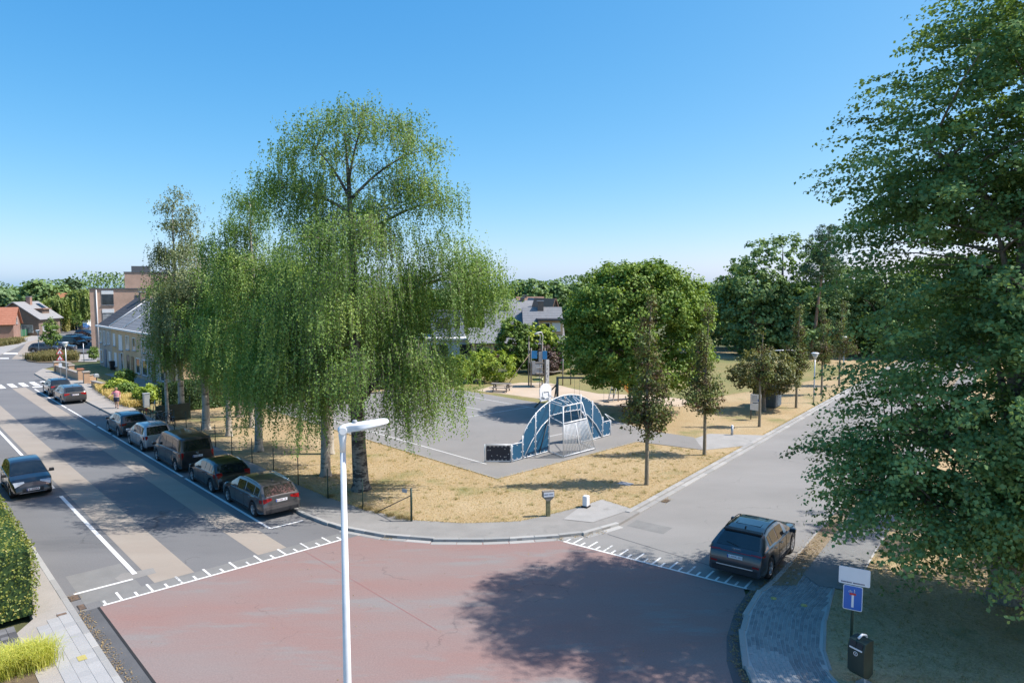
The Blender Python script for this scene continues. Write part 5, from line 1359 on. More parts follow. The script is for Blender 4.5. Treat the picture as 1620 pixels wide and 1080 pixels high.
# ---- front garden: brick walls, pillars, letter box, bin, cabinet
def gwall(label, a, b_, h, th=.3):
    a = Vector(a); b_ = Vector(b_); L_ = (b_-a).length
    t = thing('garden_wall', label, 'wall', (a.x, a.y, .08), math.atan2(b_.y-a.y, b_.x-a.x), 'brick front garden walls')
    MB().box((L_/2, 0, h/2), (L_, th, h)).build('wall', 'brick_orange', t); MB().box((L_/2, 0, h+.03), (L_+.06, th+.10, .07)).build('coping', 'tan_paving', t)
gwall('low orange brick garden wall with pale coping near the conical lamp', G(90, 588, .1), G(126, 601, .1), .75)
gwall('low brick garden wall behind the letter box', G(139, 606, .1), G(152, 604, .1), .8)
gwall('short low brick wall at the tawny grass bed', G(147, 611, .1), G(163, 615, .1), .55)
gwall('brick garden wall running back to the house', G(95, 580, .1), G(112, 584, .1), .7)
for (px, py, lab) in ((127.5, 601, 'orange brick gate pillar with red cap'), (137, 606, 'wide orange brick gate pillar beside the letter box'), (113, 594, 'small orange brick pillar along the garden wall'), (90, 588, 'orange brick pillar at the street corner of the garden wall')):
    t = thing('gate_pillar', lab, 'pillar', (*G(px, py, .1), .08), L_HEAD, 'brick gate pillars')
    MB().box((0, 0, .58), (.52, .52, 1.16)).build('shaft', 'brick_orange', t); MB().cbox((0, 0, 1.21), (.66, .66, .11), .04).build('cap', 'roof_red' if 'red cap' in lab else 'tan_paving', t)
t = thing('letter_box', 'green grey letter box on a dark post in front of the garden wall', 'letter box', (*G(153, 607, .1), .1), L_HEAD)
MB().tube([(0, 0, 0), (0, 0, .75)], .05, 6).build('post', 'steel_dark', t); MB().cbox((0, 0, .88), (.45, .42, .32), .08).build('box', 'utility_grey', t); MB().box((0, .215, .92), (.3, .01, .03)).build('slot', 'black_plastic', t)
t = thing('wheelie_bin', 'black wheeled bin against the grey row house', 'bin', (*G(179, 585, .1), .1), E_HEAD)
m = MB(); m.add([(-.24, -.28, .06), (.24, -.28, .06), (.24, .28, .06), (-.24, .28, .06), (-.3, -.36, 1.0), (.3, -.36, 1.0), (.3, .36, 1.0), (-.3, .36, 1.0)], [(3, 2, 1, 0), (4, 5, 6, 7), (0, 1, 5, 4), (1, 2, 6, 5), (2, 3, 7, 6), (3, 0, 4, 7)])
m.build('body', 'black_plastic', t); MB().cbox((0, 0, 1.04), (.64, .78, .09), .03).build('lid', 'black_plastic', t)
for s in (-1, 1): MB().lathe([(0, s*.26), (.1, s*.26), (.1, s*.31), (0, s*.31)], 10, 'X', (0, .3, .1)).build('wheel', 'rubber', t)
t = thing('utility_cabinet', 'plain grey utility cabinet at the end of the tawny grass bed', 'cabinet', (*G(232, 643.5, .1), .1), L_HEAD)
MB().cbox((0, 0, .55), (.36, .46, 1.1), .02).build('body', 'utility_grey', t); MB().box((0, .0, 1.13), (.42, .52, .05)).build('lid', 'utility_grey', t); MB().box((-.186, 0, .55), (.01, .38, .9)).build('door', 'utility_grey', t)
t = thing('green_net', 'green net screen at the corner of the dark hedge', 'screen', (*G(247, 668, .1), .1), N_HEAD)
MB().box((1.2, 0, .6), (2.4, .04, 1.2)).build('net', 'bin_green', t)
for x in (0, 2.4): MB().tube([(x, 0, 0), (x, 0, 1.7)], .03, 6).build('post', 'fence_green', t)
t = thing('marker_post', 'red and white marker stick beside the fence end', 'marker', (*G(241.5, 652, .1), .1))
MB().tube([(0, 0, 0), (.12, 0, .5)], .03, 6).build('lower', 'sign_red', t); MB().tube([(.12, 0, .5), (.22, 0, .95)], .03, 6).build('upper', 'sign_white', t)
# far left fence and sign board
a = Vector(G(-30, 541)); b_ = Vector(G(57, 530)); L_ = (b_-a).length
t = thing('far_fence', 'grey green panel fence along the far pavement', 'fence', (a.x, a.y, .06), math.atan2(b_.y-a.y, b_.x-a.x))
n = 14
for k in range(n):
    MB().box((L_*(k+.5)/n, 0, .75), (L_/n-.12, .06, 1.3)).build('panel', 'play_green' if k > 8 else 'play_grey', t)
    MB().box((L_*k/n, 0, .85), (.12, .12, 1.7)).build('post', 'galvanised', t)
t = thing('sign_board', 'white board on posts by the far fence', 'sign', (*G(44, 530), .06), R(-30))
for x in (-.8, .8): MB().tube([(x, 0, 0), (x, 0, 4.2)], .07, 6).build('post', 'steel_dark', t)
MB().box((0, -.1, 3.2), (1.9, .06, 1.9)).build('board', 'sign_white', t)

# ---- bicycles by the slim birch
def bicycle(label, loc_, rz, frame_m, lean):
    t = thing('bicycle', label, 'bicycle', (loc_[0], loc_[1], LAWN), rz, 'bicycles parked by the birch')
    t.rotation_euler = (R(lean), 0, rz)
    for x in (-.53, .53):
        w = MB().tube([(x+.33*math.cos(a*math.pi/10), 0, .34+.33*math.sin(a*math.pi/10)) for a in range(21)], .018, 6, cap=False).build('wheel', 'rubber', t)
        m = MB()
        for k in range(10): m.tube([(x, 0, .34), (x+.32*math.cos(k*.628), 0, .34+.32*math.sin(k*.628))], .003, 3, cap=False)
        m.build('spokes', 'galvanised', w)
    m = MB()
    for a, b_ in (((-.53, 0, .34), (-.1, 0, .32)), ((-.53, 0, .34), (-.22, 0, .80)), ((-.1, 0, .32), (-.22, 0, .85)), ((-.1, 0, .32), (.35, 0, .78)), ((-.2, 0, .75), (.33, 0, .85)), ((.32, 0, .95), (.53, 0, .34))): m.tube([a, b_], .018, 6)
    m.build('frame', frame_m, t)
    MB().tube([(.26, -.28, 1.02), (.34, -.12, 1.0), (.33, 0, .98), (.34, .12, 1.0), (.26, .28, 1.02)], .013, 6).build('handlebar', 'galvanised', t)
    MB().cbox((-.24, 0, .90), (.26, .14, .06), .02).build('saddle', 'black_plastic', t)
    MB().box((-.62, 0, .70), (.36, .14, .02)).build('rear_rack', 'steel_dark', t)
    m = MB(); m.tube([(-.1, -.06, .32), (-.02, -.06, .20)], .012, 4); m.tube([(-.1, .06, .32), (-.18, .06, .44)], .012, 4); m.lathe([(0, 0), (.09, 0)], 12, 'Y', (-.1, -.04, .32)); m.build('crank', 'galvanised', t)
bx_, by_ = G(262, 672, LAWN)
bicycle('dark bicycle leaning by the slim white birch trunk, nearer the road', (bx_-.3, by_-.3), R(150), 'steel_dark', 8)
bicycle('grey violet bicycle standing on the fence side of the birch trunk', (bx_+.5, by_-.1), R(135), 'cloth_navy', -8)

# ---- walking person
def skin_figure(name, chains, root_i, mat, parent, sub=2):
    """chains: {joint: (pos, radius)}, edges; grows one continuous surface"""
    J, E = chains; names = list(J); me = bpy.data.meshes.new(name)
    me.from_pydata([J[k][0] for k in names], [(names.index(a), names.index(b_)) for a, b_ in E], [])
    o = link(name, me, None, parent)
    md = o.modifiers.new('skin', 'SKIN'); md.use_smooth_shade = True
    for i, k in enumerate(names):
        sv = me.skin_vertices[0].data[i]; r_ = J[k][1]; sv.radius = r_ if isinstance(r_, tuple) else (r_, r_); sv.use_root = (k == root_i)
    s_ = o.modifiers.new('sub', 'SUBSURF'); s_.levels = sub; s_.render_levels = sub
    me.materials.append(MATS[mat]); return o
pt = thing('person', 'person in pink striped top and dark shorts walking along the pavement', 'person', (*G(185, 645.5, PAVE), PAVE), R(-65))
J = {'pelvis': ((0, 0, .90), (.15, .12)), 'waist': ((0.01, 0, 1.06), (.145, .115)), 'chest': ((.02, 0, 1.25), (.165, .12)), 'shoulders': ((.02, 0, 1.38), (.10, .09)), 'neck': ((.03, 0, 1.46), .055), 'head0': ((.045, 0, 1.545), .085), 'head': ((.05, 0, 1.61), .095), 'crown': ((.045, 0, 1.67), .07),
     'shl': ((.02, .18, 1.36), .065), 'ell': ((-.08, .26, 1.10), .048), 'wrl': ((.06, .30, .90), .032), 'hal': ((.10, .30, .82), .038),
     'shr': ((.02, -.18, 1.36), .065), 'elr': ((.02, -.34, 1.14), .048), 'wrr': ((.20, -.46, 1.06), .032), 'har': ((.27, -.49, 1.03), .038),
     'hipl': ((0, .095, .84), .105), 'knl': ((.14, .09, .48), .066), 'anl': ((.10, .085, .09), .042), 'tol': ((.26, .085, .04), .038),
     'hipr': ((0, -.095, .84), .105), 'knr': ((-.04, -.09, .47), .066), 'anr': ((-.26, -.085, .16), .042), 'tor': ((-.16, -.085, .04), .036)}
E = [('pelvis', 'waist'), ('waist', 'chest'), ('chest', 'shoulders'), ('shoulders', 'neck'), ('neck', 'head0'), ('head0', 'head'), ('head', 'crown'), ('shoulders', 'shl'), ('shl', 'ell'), ('ell', 'wrl'), ('wrl', 'hal'), ('shoulders', 'shr'), ('shr', 'elr'), ('elr', 'wrr'), ('wrr', 'har'),
     ('pelvis', 'hipl'), ('hipl', 'knl'), ('knl', 'anl'), ('anl', 'tol'), ('pelvis', 'hipr'), ('hipr', 'knr'), ('knr', 'anr'), ('anr', 'tor')]
skin_figure('body', (J, E), 'pelvis', 'skin', pt)
def fingers(parent, wrist, dirv, side):
    dv = Vector(dirv).normalized(); sv = Vector(side).normalized(); m = MB(); w = Vector(wrist)
    for k in range(4):
        b_ = w + dv*.06 + sv*(-.027+.018*k); ln = (.065, .075, .07, .055)[k]
        m.tube([b_, b_+dv*ln*.55, b_+dv*ln*.9+Vector((0, 0, -.012))], [.009, .008, .006], 5)
    b_ = w + dv*.01 + sv*(-.035); m.tube([b_, b_+dv*.03-sv*.025, b_+dv*.055-sv*.03], [.010, .009, .007], 5)
    m.build('fingers', 'skin', parent)
fingers(pt, (.10, .30, .82), (.3, 0, -1), (1, 0, .3)); fingers(pt, (.27, -.49, 1.03), (.9, -.35, -.3), (.3, .9, 0))
def shell(name, rings, mat, parent):
    m = MB(); n = 14
    for (x, y, z, rx, ry) in rings:
        for k in range(n): an = 2*math.pi*k/n; m.v.append((x+rx*math.cos(an), y+ry*math.sin(an), z))
    for i in range(len(rings)-1):
        for k in range(n): m.f.append((i*n+k, i*n+(k+1) % n, (i+1)*n+(k+1) % n, (i+1)*n+k)); m.smooth.append(True)
    return m.build(name, mat, parent)
sh_ = shell('top', [(0, 0, .86, .17, .215), (.0, 0, .98, .165, .205), (.01, 0, 1.10, .16, .195), (.02, 0, 1.25, .175, .215), (.02, 0, 1.35, .15, .225), (.02, 0, 1.41, .11, .16), (.025, 0, 1.45, .065, .08)], 'cloth_pink', pt)
for z in (.93, 1.05, 1.17, 1.29):
    k = {'.93': 0}; rx = .172 if z < 1 or z > 1.2 else .166; shell('stripe', [(.012, 0, z, rx+.012, .222), (.012, 0, z+.035, rx+.012, .224)], 'cloth_white', sh_)
def limb_shell(name, a, b_, r0, r1, mat): MB().tube([a, (Vector(a)+Vector(b_))/2, b_], [r0, (r0+r1)/2, r1], 12, cap=False).build(name, mat, pt)
limb_shell('sleeve', (.02, .16, 1.38), (-.05, .24, 1.17), .085, .075, 'cloth_pink'); limb_shell('sleeve', (.02, -.16, 1.38), (.02, -.29, 1.21), .085, .075, 'cloth_pink')
shell('shorts', [(0, 0, .76, .175, .22), (0, 0, .88, .172, .215), (0, 0, .95, .165, .205)], 'cloth_navy', pt)
limb_shell('short_leg', (0, .10, .82), (.10, .095, .57), .125, .115, 'cloth_navy'); limb_shell('short_leg', (0, -.10, .82), (-.03, -.095, .55), .125, .115, 'cloth_navy')
for (a, b_) in (((.08, .085, .05), (.29, .085, .035)), ((-.28, -.085, .13), (-.14, -.085, .03))): MB().tube([a, Vector(a).lerp(Vector(b_), .5), b_], [.052, .055, .036], 8).build('shoe', 'shoe', pt)
hr_ = MB().lathe([(.0, 1.735), (.06, 1.725), (.098, 1.68), (.108, 1.62), (.10, 1.55), (.085, 1.52)], 14, c=(.03, 0, 0)).build('hair', 'hair', pt)
m = MB(); m.tube([(.135, 0, 1.625), (.165, 0, 1.585)], [.012, .018], 6); 
for s in (-1, 1): m.tube([(.035, s*.095, 1.58), (.03, s*.108, 1.63)], [.012, .014], 5)
m.build('nose_and_ears', 'skin', pt)
m = MB()
for s in (-1, 1): m.box((.140, s*.035, 1.62), (.012, .022, .012))
m.build('eyes', 'shoe', pt); MB().box((.143, 0, 1.545), (.012, .045, .01)).build('mouth', 'cloth_pink', pt)

# ---- dog
dt = thing('dog', 'brown short haired dog sniffing the pavement beside the crossover', 'dog', (*G(226, 657, PAVE), PAVE), R(-20))
J = {'chest': ((.22, 0, .47), (.12, .15)), 'mid': ((0, 0, .48), (.10, .12)), 'belly': ((-.15, 0, .50), (.085, .10)), 'hip': ((-.30, 0, .50), (.10, .11)), 'tail1': ((-.42, 0, .55), .03), 'tail2': ((-.58, 0, .62), .018),
     'neck': ((.38, 0, .46), .08), 'skull': ((.52, 0, .36), .075), 'muzzle': ((.62, 0, .28), .045), 'nose': ((.68, 0, .24), .03)}
E = [('chest', 'mid'), ('mid', 'belly'), ('belly', 'hip'), ('hip', 'tail1'), ('tail1', 'tail2'), ('chest', 'neck'), ('neck', 'skull'), ('skull', 'muzzle'), ('muzzle', 'nose')]
for s, k in ((.09, 'l'), (-.09, 'r')):
    o_ = .05 if k == 'l' else -.04
    J.update({'sh'+k: ((.22, s, .40), .065), 'el'+k: ((.19+o_, s, .28), .04), 'wr'+k: ((.22+o_, s, .12), .026), 'pa'+k: ((.27+o_, s, .03), .032),
              'th'+k: ((-.27, s, .42), .08), 'kn'+k: ((-.20-o_, s, .30), .05), 'ho'+k: ((-.36-o_, s, .17), .026), 'hp'+k: ((-.34-o_, s, .06), .024), 'ht'+k: ((-.27-o_, s, .03), .03)})
    E += [('chest', 'sh'+k), ('sh'+k, 'el'+k), ('el'+k, 'wr'+k), ('wr'+k, 'pa'+k), ('hip', 'th'+k), ('th'+k, 'kn'+k), ('kn'+k, 'ho'+k), ('ho'+k, 'hp'+k), ('hp'+k, 'ht'+k)]
skin_figure('body', (J, E), 'mid', 'dog_fur', dt)
for s in (-1, 1): MB().tube([(.49, s*.06, .42), (.50, s*.10, .38), (.53, s*.11, .31)], [.02, .03, .012], 6).build('ear', 'dog_fur', dt)
MB().tube([(.67, 0, .245), (.70, 0, .235)], [.024, .016], 6).build('nose', 'black_plastic', dt)
MB().tube([(.36, 0, .36), (.40, 0, .55)], .085, 10, cap=False).build('collar', 'sign_red', dt)
# ================================================================== TREES AND PLANTS
def leaves_obj(name, P, N, A, ln, wd, tint, mat, parent):
    """P centres, N normals, A long axes (n,3); one bent diamond per leaf"""
    n = len(P)
    A = A - N*np.sum(A*N, 1, keepdims=True); A /= np.linalg.norm(A, axis=1, keepdims=True)+1e-9
    B = np.cross(N, A)
    ln = np.broadcast_to(ln, (n,))[:, None]*.5; wd = np.broadcast_to(wd, (n,))[:, None]*.5
    V = np.empty((n, 4, 3), np.float32)
    V[:, 0] = P - A*ln; V[:, 1] = P + B*wd - A*ln*.15 + N*wd*.25; V[:, 2] = P + A*ln; V[:, 3] = P - B*wd - A*ln*.15 + N*wd*.25
    me = bpy.data.meshes.new(name)
    me.vertices.add(n*4); me.vertices.foreach_set('co', V.reshape(-1))
    me.loops.add(n*4); me.loops.foreach_set('vertex_index', np.arange(n*4, dtype=np.int32))
    me.polygons.add(n); me.polygons.foreach_set('loop_start', np.arange(0, n*4, 4, dtype=np.int32)); me.polygons.foreach_set('loop_total', np.full(n, 4, np.int32))
    me.update(calc_edges=True)
    at = me.attributes.new('tint', 'FLOAT', 'FACE'); at.data.foreach_set('value', np.clip(tint, 0, 1).astype(np.float32))
    return link(name, me, mat, parent)
def unit(v): return v/(np.linalg.norm(v, axis=-1, keepdims=True)+1e-9)
def in_lobes(P, lobes, k):
    """True where a point lies deep inside some lobe"""
    r = np.zeros(len(P), bool)
    for c, q in lobes: r |= np.sum(((P-np.array(c))/np.array(q))**2, 1) < k*k
    return r
def lobe_points(rng, lobes, n, lo=.62, hi=1.0, deep=.55):
    zm = max(c[2] for c, q in lobes)
    w = np.array([(q[0]*q[1] + q[0]*q[2] + q[1]*q[2])*(.70+.52*c[2]/zm) for c, q in lobes]); w = w/w.sum()
    out = []; D = []
    tot = 0
    for _ in range(30):
        idx = rng.choice(len(lobes), n, p=w)
        C = np.array([lobes[i][0] for i in idx]); Q = np.array([lobes[i][1] for i in idx])
        d = unit(rng.normal(size=(n, 3)))
        rr = lo+(hi-lo)*rng.random((n, 1))**.7
        p = C + d*Q*rr
        keep = ~in_lobes(p, lobes, deep)
        out.append(p[keep]); D.append(d[keep]); tot += keep.sum()
        if tot >= n: break
    return np.concatenate(out)[:n], np.concatenate(D)[:n]
def bend(p0, p1, sag, k=4):
    p0, p1 = Vector(p0), Vector(p1); out = []
    for i in range(k+1):
        t = i/k; p = p0.lerp(p1, t); p.z += sag*math.sin(math.pi*t); out.append(p)
    return out
def trunk_and_limbs(root, rng, height, r0, lobes, bark_m, tips, limb_r=.35, lean=(0, 0), n_twigs=60, twig_r=.018, fork=.35, wobble=.12):
    m = MB(); pts = []; rad = []
    K = 9
    for i in range(K):
        t = i/(K-1); w = wobble*math.sin(t*5.1+r0*30)
        pts.append((lean[0]*t + w*t, lean[1]*t + w*.7*t, height*t*.93)); rad.append(r0*(1-t)**.8 + .02)
    pts.insert(1, (pts[0][0]*.9, pts[0][1], height*.02)); rad.insert(1, rad[0]*1.02); rad[0] = r0*1.45
    m.tube(pts, rad, 12, cap=False)
    tr = m.build('trunk', bark_m, root)
    def trunk_at(z):
        t = min(1, max(0, z/(height*.93))); w = wobble*math.sin(t*5.1+r0*30)
        return Vector((lean[0]*t+w*t, lean[1]*t+w*.7*t, z)), r0*(1-t)**.8+.02
    lm = MB()
    starts = []
    for c, q in lobes:
        z0 = max(height*.14, min(height*.8, c[2]-q[2]*1.0))
        p, rr = trunk_at(z0)
        if math.hypot(c[0]-p.x, c[1]-p.y) > .4:
            b_ = bend(p, (c[0], c[1], c[2]+.2*q[2]), .25, 6)
            lm.tube(b_, [rr*.62*(1-i/7.5)+.012 for i in range(7)], 7, cap=False)
            starts.append(b_)
        else: starts.append([trunk_at(c[2]+q[2]*f)[0] for f in (-.8, -.5, -.2, .1, .4)])
    if len(tips):
        sel = rng.choice(len(tips), min(n_twigs, len(tips)), replace=False)
        for i in sel:
            tp = Vector(tips[i]); best = None
            for b_ in starts:
                for p in b_[1:]:
                    d = (p-tp).length + (1.5 if p.z > tp.z else 0)
                    if best is None or d < best[0]: best = (d, p)
            lm.tube(bend(best[1], tp, .10*best[0]*.5, 3), [twig_r*1.6, twig_r*1.2, twig_r*.8, twig_r*.4], 4, cap=False)
    lm.build('limbs', bark_m, tr)['kind'] = 'stuff'
    return tr
DENS, LSZ = 1.95, 1.26
def weeping_tree(name, label, base, height, r0, lobes, nstr, seed, leafmat='leaf_birch', bark_m='bark_birch', leaf=(.085, .055), hang=(.7, 2.6), group=None, lean=(0, 0), spacing=.055, per_tip=44, zmin=1.6, twigs=70, fine=True):
    rng = np.random.default_rng(seed)
    nstr = int(nstr*DENS); leaf = (leaf[0]*LSZ, leaf[1]*LSZ)
    root = thing(name, label, 'tree', (base[0], base[1], LAWN), 0, group)
    ntip = max(6, nstr//per_tip)
    T, D = lobe_points(rng, lobes, ntip, .45, 1.05, .42)
    T[:, 2] += .25
    trunk_and_limbs(root, rng, height, r0, lobes, bark_m, T, lean=lean, n_twigs=twigs)
    # strands hang in tassels from each tip
    ti = rng.integers(0, len(T), nstr)
    S = T[ti] + rng.normal(size=(nstr, 3))*np.array([.42, .42, .26])
    ln = .68*rng.uniform(hang[0]*.6, hang[1], nstr)*(.35+1.1*rng.random(len(T))[ti])
    zc = np.mean([c[2] for c, q in lobes]); ln *= np.where(S[:, 2] > height*.82, .45, 1.0)
    ln *= np.where(S[:, 2] < height*.46, 1.2, 1.0)
    ln = np.minimum(ln, np.maximum(.3, S[:, 2]-zmin))
    cnt = np.maximum(4, (ln/spacing).astype(int)); tot = cnt.sum()
    sid = np.repeat(np.arange(nstr), cnt)
    k = np.arange(tot) - np.repeat(np.cumsum(cnt)-cnt, cnt); f = k/np.repeat(cnt, cnt)
    out = unit(np.stack([S[:, 0]-lobes[0][0][0]*0, S[:, 1], 0*S[:, 0]], 1)+rng.normal(size=(nstr, 3))*.6); out[:, 2] = 0
    drift = out[sid]*(.13*np.sqrt(f)*ln[sid])[:, None]
    P = S[sid] + drift + np.stack([0*f, 0*f, -f*ln[sid] + .12*np.sin(np.minimum(1, f*4)*math.pi)], 1) + rng.normal(size=(tot, 3))*.045
    sn_ = unit(D[ti]*.8 + rng.normal(size=(nstr, 3))*.45 + np.array([.1, 0, .35]))
    N = unit(sn_[sid] + rng.normal(size=(tot, 3))*.5); A = unit(rng.normal(size=(tot, 3))*.5 + np.array([0, 0, -1]))
    tint = .45 + .20*rng.normal(size=len(T))[ti][sid] + .10*rng.normal(size=nstr)[sid] + .08*rng.normal(size=tot)
    sc = rng.uniform(.7, 1.25, tot)
    cr_ = leaves_obj('crown', P, N, A, leaf[0]*sc, leaf[1]*sc, tint, leafmat, root)
    if fine:      # hanging twigs, one thin ribbon per strand
        E_ = S + out*(.13*ln)[:, None] - np.stack([0*ln, 0*ln, ln*.92], 1); sd_ = np.stack([-out[:, 1], out[:, 0], 0*ln], 1)*.0045
        V = np.stack([S-sd_, S+sd_, E_+sd_*.5, E_-sd_*.5], 1).astype(np.float32); me = bpy.data.meshes.new('twigs')
        me.vertices.add(nstr*4); me.vertices.foreach_set('co', V.reshape(-1)); me.loops.add(nstr*4); me.loops.foreach_set('vertex_index', np.arange(nstr*4, dtype=np.int32))
        me.polygons.add(nstr); me.polygons.foreach_set('loop_start', np.arange(0, nstr*4, 4, dtype=np.int32)); me.polygons.foreach_set('loop_total', np.full(nstr, 4, np.int32)); me.update(calc_edges=True)
        link('twigs', me, 'bark_old', cr_)['kind'] = 'stuff'
    return root
def leafy_tree(name, label, base, height, r0, lobes, nclump, per, cr, leaf, seed, leafmat, bark_m='bark_old', group=None, cat='tree', flat=.55, up=.55, lo=.6, deep=.5, lean=(0, 0), twigs=60, z0=LAWN, spray=0.0, trunk=True, tvar=.2, twig_r=.02):
    rng = np.random.default_rng(seed)
    root = thing(name, label, cat, (base[0], base[1], z0), 0, group)
    T, D = lobe_points(rng, lobes, nclump, lo, 1.02, deep)
    if trunk: trunk_and_limbs(root, rng, height, r0, lobes, bark_m, T, lean=lean, n_twigs=twigs, twig_r=twig_r)
    n = len(T)*per; ci = np.repeat(np.arange(len(T)), per)
    size = cr*rng.uniform(.55, 1.35, len(T))
    g0 = unit(rng.normal(size=(n, 3)))*(1.75*rng.random((n, 1))**.5)
    g = g0*np.array([1, 1, flat])
    if spray:      # sprays reach outward and droop at the tip
        o = D.copy(); o[:, 2] *= .2; o = unit(o)
        al = rng.random(n)*spray*1.4 - spray*.5
        off = o[ci]*al[:, None]; off[:, 2] -= np.maximum(al, 0)**2*.35
        P = T[ci] + off + g*(size[ci]*.42)[:, None]
    else: P = T[ci] + g*(size[ci]*.5)[:, None]
    N = unit(rng.normal(size=(n, 3))*.55 + D[ci]*.6 + g0*.25 + np.array([.1, 0, up]))
    A = unit(rng.normal(size=(n, 3)) + np.array([0, 0, -.4]))
    tint = .43 + tvar*rng.normal(size=len(T))[ci] + .10*rng.normal(size=n)
    sc = rng.uniform(.7, 1.3, n)
    leaves_obj('crown', P, N, A, leaf[0]*sc, leaf[1]*sc, tint, leafmat, root)
    return root

# ---- the birches along the fence
BG = 'birches on the park lawn along the main street'
weeping_tree('birch_tree', 'largest weeping birch with leaning dark trunk behind the white street lamp', (-7.4, 33.4), 18.6, .36,
    [((-1.9, .2, 16.0), (1.7, 2.0, 1.9)), ((.3, 0, 17.0), (1.9, 2.0, 1.5)), ((2.5, .2, 15.8), (1.7, 2.0, 1.8)), ((-3.5, 0, 14.4), (1.2, 1.5, 1.0)), ((3.5, .2, 13.6), (1.1, 1.6, 1.7)), ((-.2, 0, 14.0), (2.8, 2.6, 1.9)), ((-.2, -.8, 11.2), (3.6, 4.2, 2.4)), ((4.2, .2, 10.2), (2.6, 2.4, 1.9)), ((5.9, .2, 10.3), (1.7, 1.7, 1.5)), ((-2.9, -.6, 9.4), (2.0, 2.8, 1.9)), ((.3, -1.4, 7.4), (4.3, 4.3, 2.6)), ((2.9, .2, 6.6), (2.3, 2.6, 2.4)), ((-3.2, .2, 6.3), (2.5, 2.6, 2.2)), ((.2, -1.6, 5.4), (3.6, 3.4, 1.5))],
    7000, 11, group=BG, bark_m='bark_birch_old', spacing=.072, lean=(-.5, .2), hang=(.8, 2.8), twigs=150, zmin=2.2)
weeping_tree('birch_tree', 'birch with forked pale trunk just left of the white street lamp', (-9.8, 35.9), 13.2, .24,
    [((-.4, .2, 10.4), (1.9, 2.2, 2.0)), ((-2.2, .2, 7.6), (2.4, 2.3, 2.3)), ((.8, .4, 7.6), (2.3, 2.3, 2.3)), ((-1.2, -.2, 5.6), (2.8, 2.4, 1.6))], 2600, 12, group=BG, hang=(.8, 2.8), zmin=1.7, spacing=.072)
weeping_tree('birch_tree', 'birch standing behind the forked one, hidden in its foliage', (-10.8, 40.7), 14.0, .2,
    [((.2, 0, 11), (2.6, 2.6, 2.6)), ((.6, 0, 7.8), (2.9, 2.7, 2.6))], 700, 13, group=BG, leaf=(.10, .065), spacing=.07)
weeping_tree('birch_tree', 'tall birch behind the black hatchback with pale lit lower trunk', (-15.3, 41.4), 15.9, .22,
    [((-.2, .2, 13.8), (1.4, 1.6, 1.7)), ((-1.3, 0, 12.0), (1.3, 1.6, 1.5)), ((0, 0, 10.6), (2.3, 2.4, 1.9)), ((1.4, 0, 9.0), (1.6, 2.0, 1.6)), ((-.6, .2, 7.2), (2.8, 2.7, 2.3)), ((.8, -.3, 5.4), (2.6, 2.4, 1.6))], 3200, 14, group=BG, leaf=(.095, .06), spacing=.072, zmin=2.0, hang=(.8, 2.6))
weeping_tree('birch_tree', 'birch with straight pale trunk behind the dark van', (-18.8, 45.6), 12.6, .18,
    [((.1, 0, 10), (2.0, 2.0, 2.2)), ((-.3, 0, 7.2), (2.5, 2.4, 2.3)), ((.8, 0, 5.6), (2.1, 2.0, 1.5))], 1700, 15, group=BG, leaf=(.10, .065), spacing=.065)
weeping_tree('birch_tree', 'stout birch with dark flaring trunk at the back of the shaded lawn', (-20.8, 52.5), 12.0, .28,
    [((0, 0, 9), (2.8, 2.8, 2.4)), ((0, 0, 6.4), (3.2, 3.0, 2.0))], 750, 16, group=BG, leaf=(.115, .075), spacing=.085, bark_m='bark_old')
weeping_tree('birch_tree', 'birch with thick white trunk in the middle of the shaded lawn', (-21.3, 47.8), 13.0, .25,
    [((0, 0, 10.2), (2.3, 2.3, 2.2)), ((-.6, 0, 7.7), (2.5, 2.5, 2.2)), ((.6, 0, 6.2), (2.5, 2.4, 1.7)), ((-.9, 0, 5.2), (2.0, 2.0, 1.4))], 1900, 17, leafmat='leaf_birch_grey', group=BG, leaf=(.105, .07), spacing=.07, hang=(.8, 2.4))
weeping_tree('birch_tree', 'tall greyish green birch at the left end of the group', (-24.9, 51.8), 17.0, .22,
    [((.2, 0, 15.2), (1.0, 1.0, 1.5)), ((.2, 0, 13.2), (1.5, 1.6, 1.8)), ((.6, 0, 11.2), (1.9, 1.9, 2.1)), ((-.2, 0, 9.6), (1.8, 1.8, 1.8)), ((.5, 0, 8.0), (2.0, 2.0, 1.8)), ((.2, 0, 6.4), (1.7, 1.7, 1.4))], 2100, 18, leafmat='leaf_birch_grey', group=BG, leaf=(.105, .07), spacing=.075, hang=(.5, 1.7))
weeping_tree('birch_tree', 'slim birch with thin white trunk beside the bicycles', (-25.1, 50.1), 11.0, .12,
    [((.2, 0, 8.8), (1.3, 1.3, 1.8)), ((.5, 0, 7.0), (1.5, 1.5, 1.8)), ((.1, 0, 5.6), (1.4, 1.4, 1.3))], 1100, 19, group=BG, leaf=(.105, .07), spacing=.075, hang=(.6, 2.0))
weeping_tree('birch_tree', 'birch with dark slender trunk between the stout and the tall one', (-18.4, 48.5), 12.5, .16,
    [((0, 0, 10), (2.2, 2.2, 2.2)), ((.4, 0, 7.0), (2.5, 2.4, 2.2))], 650, 20, group=BG, leaf=(.11, .07), spacing=.08)

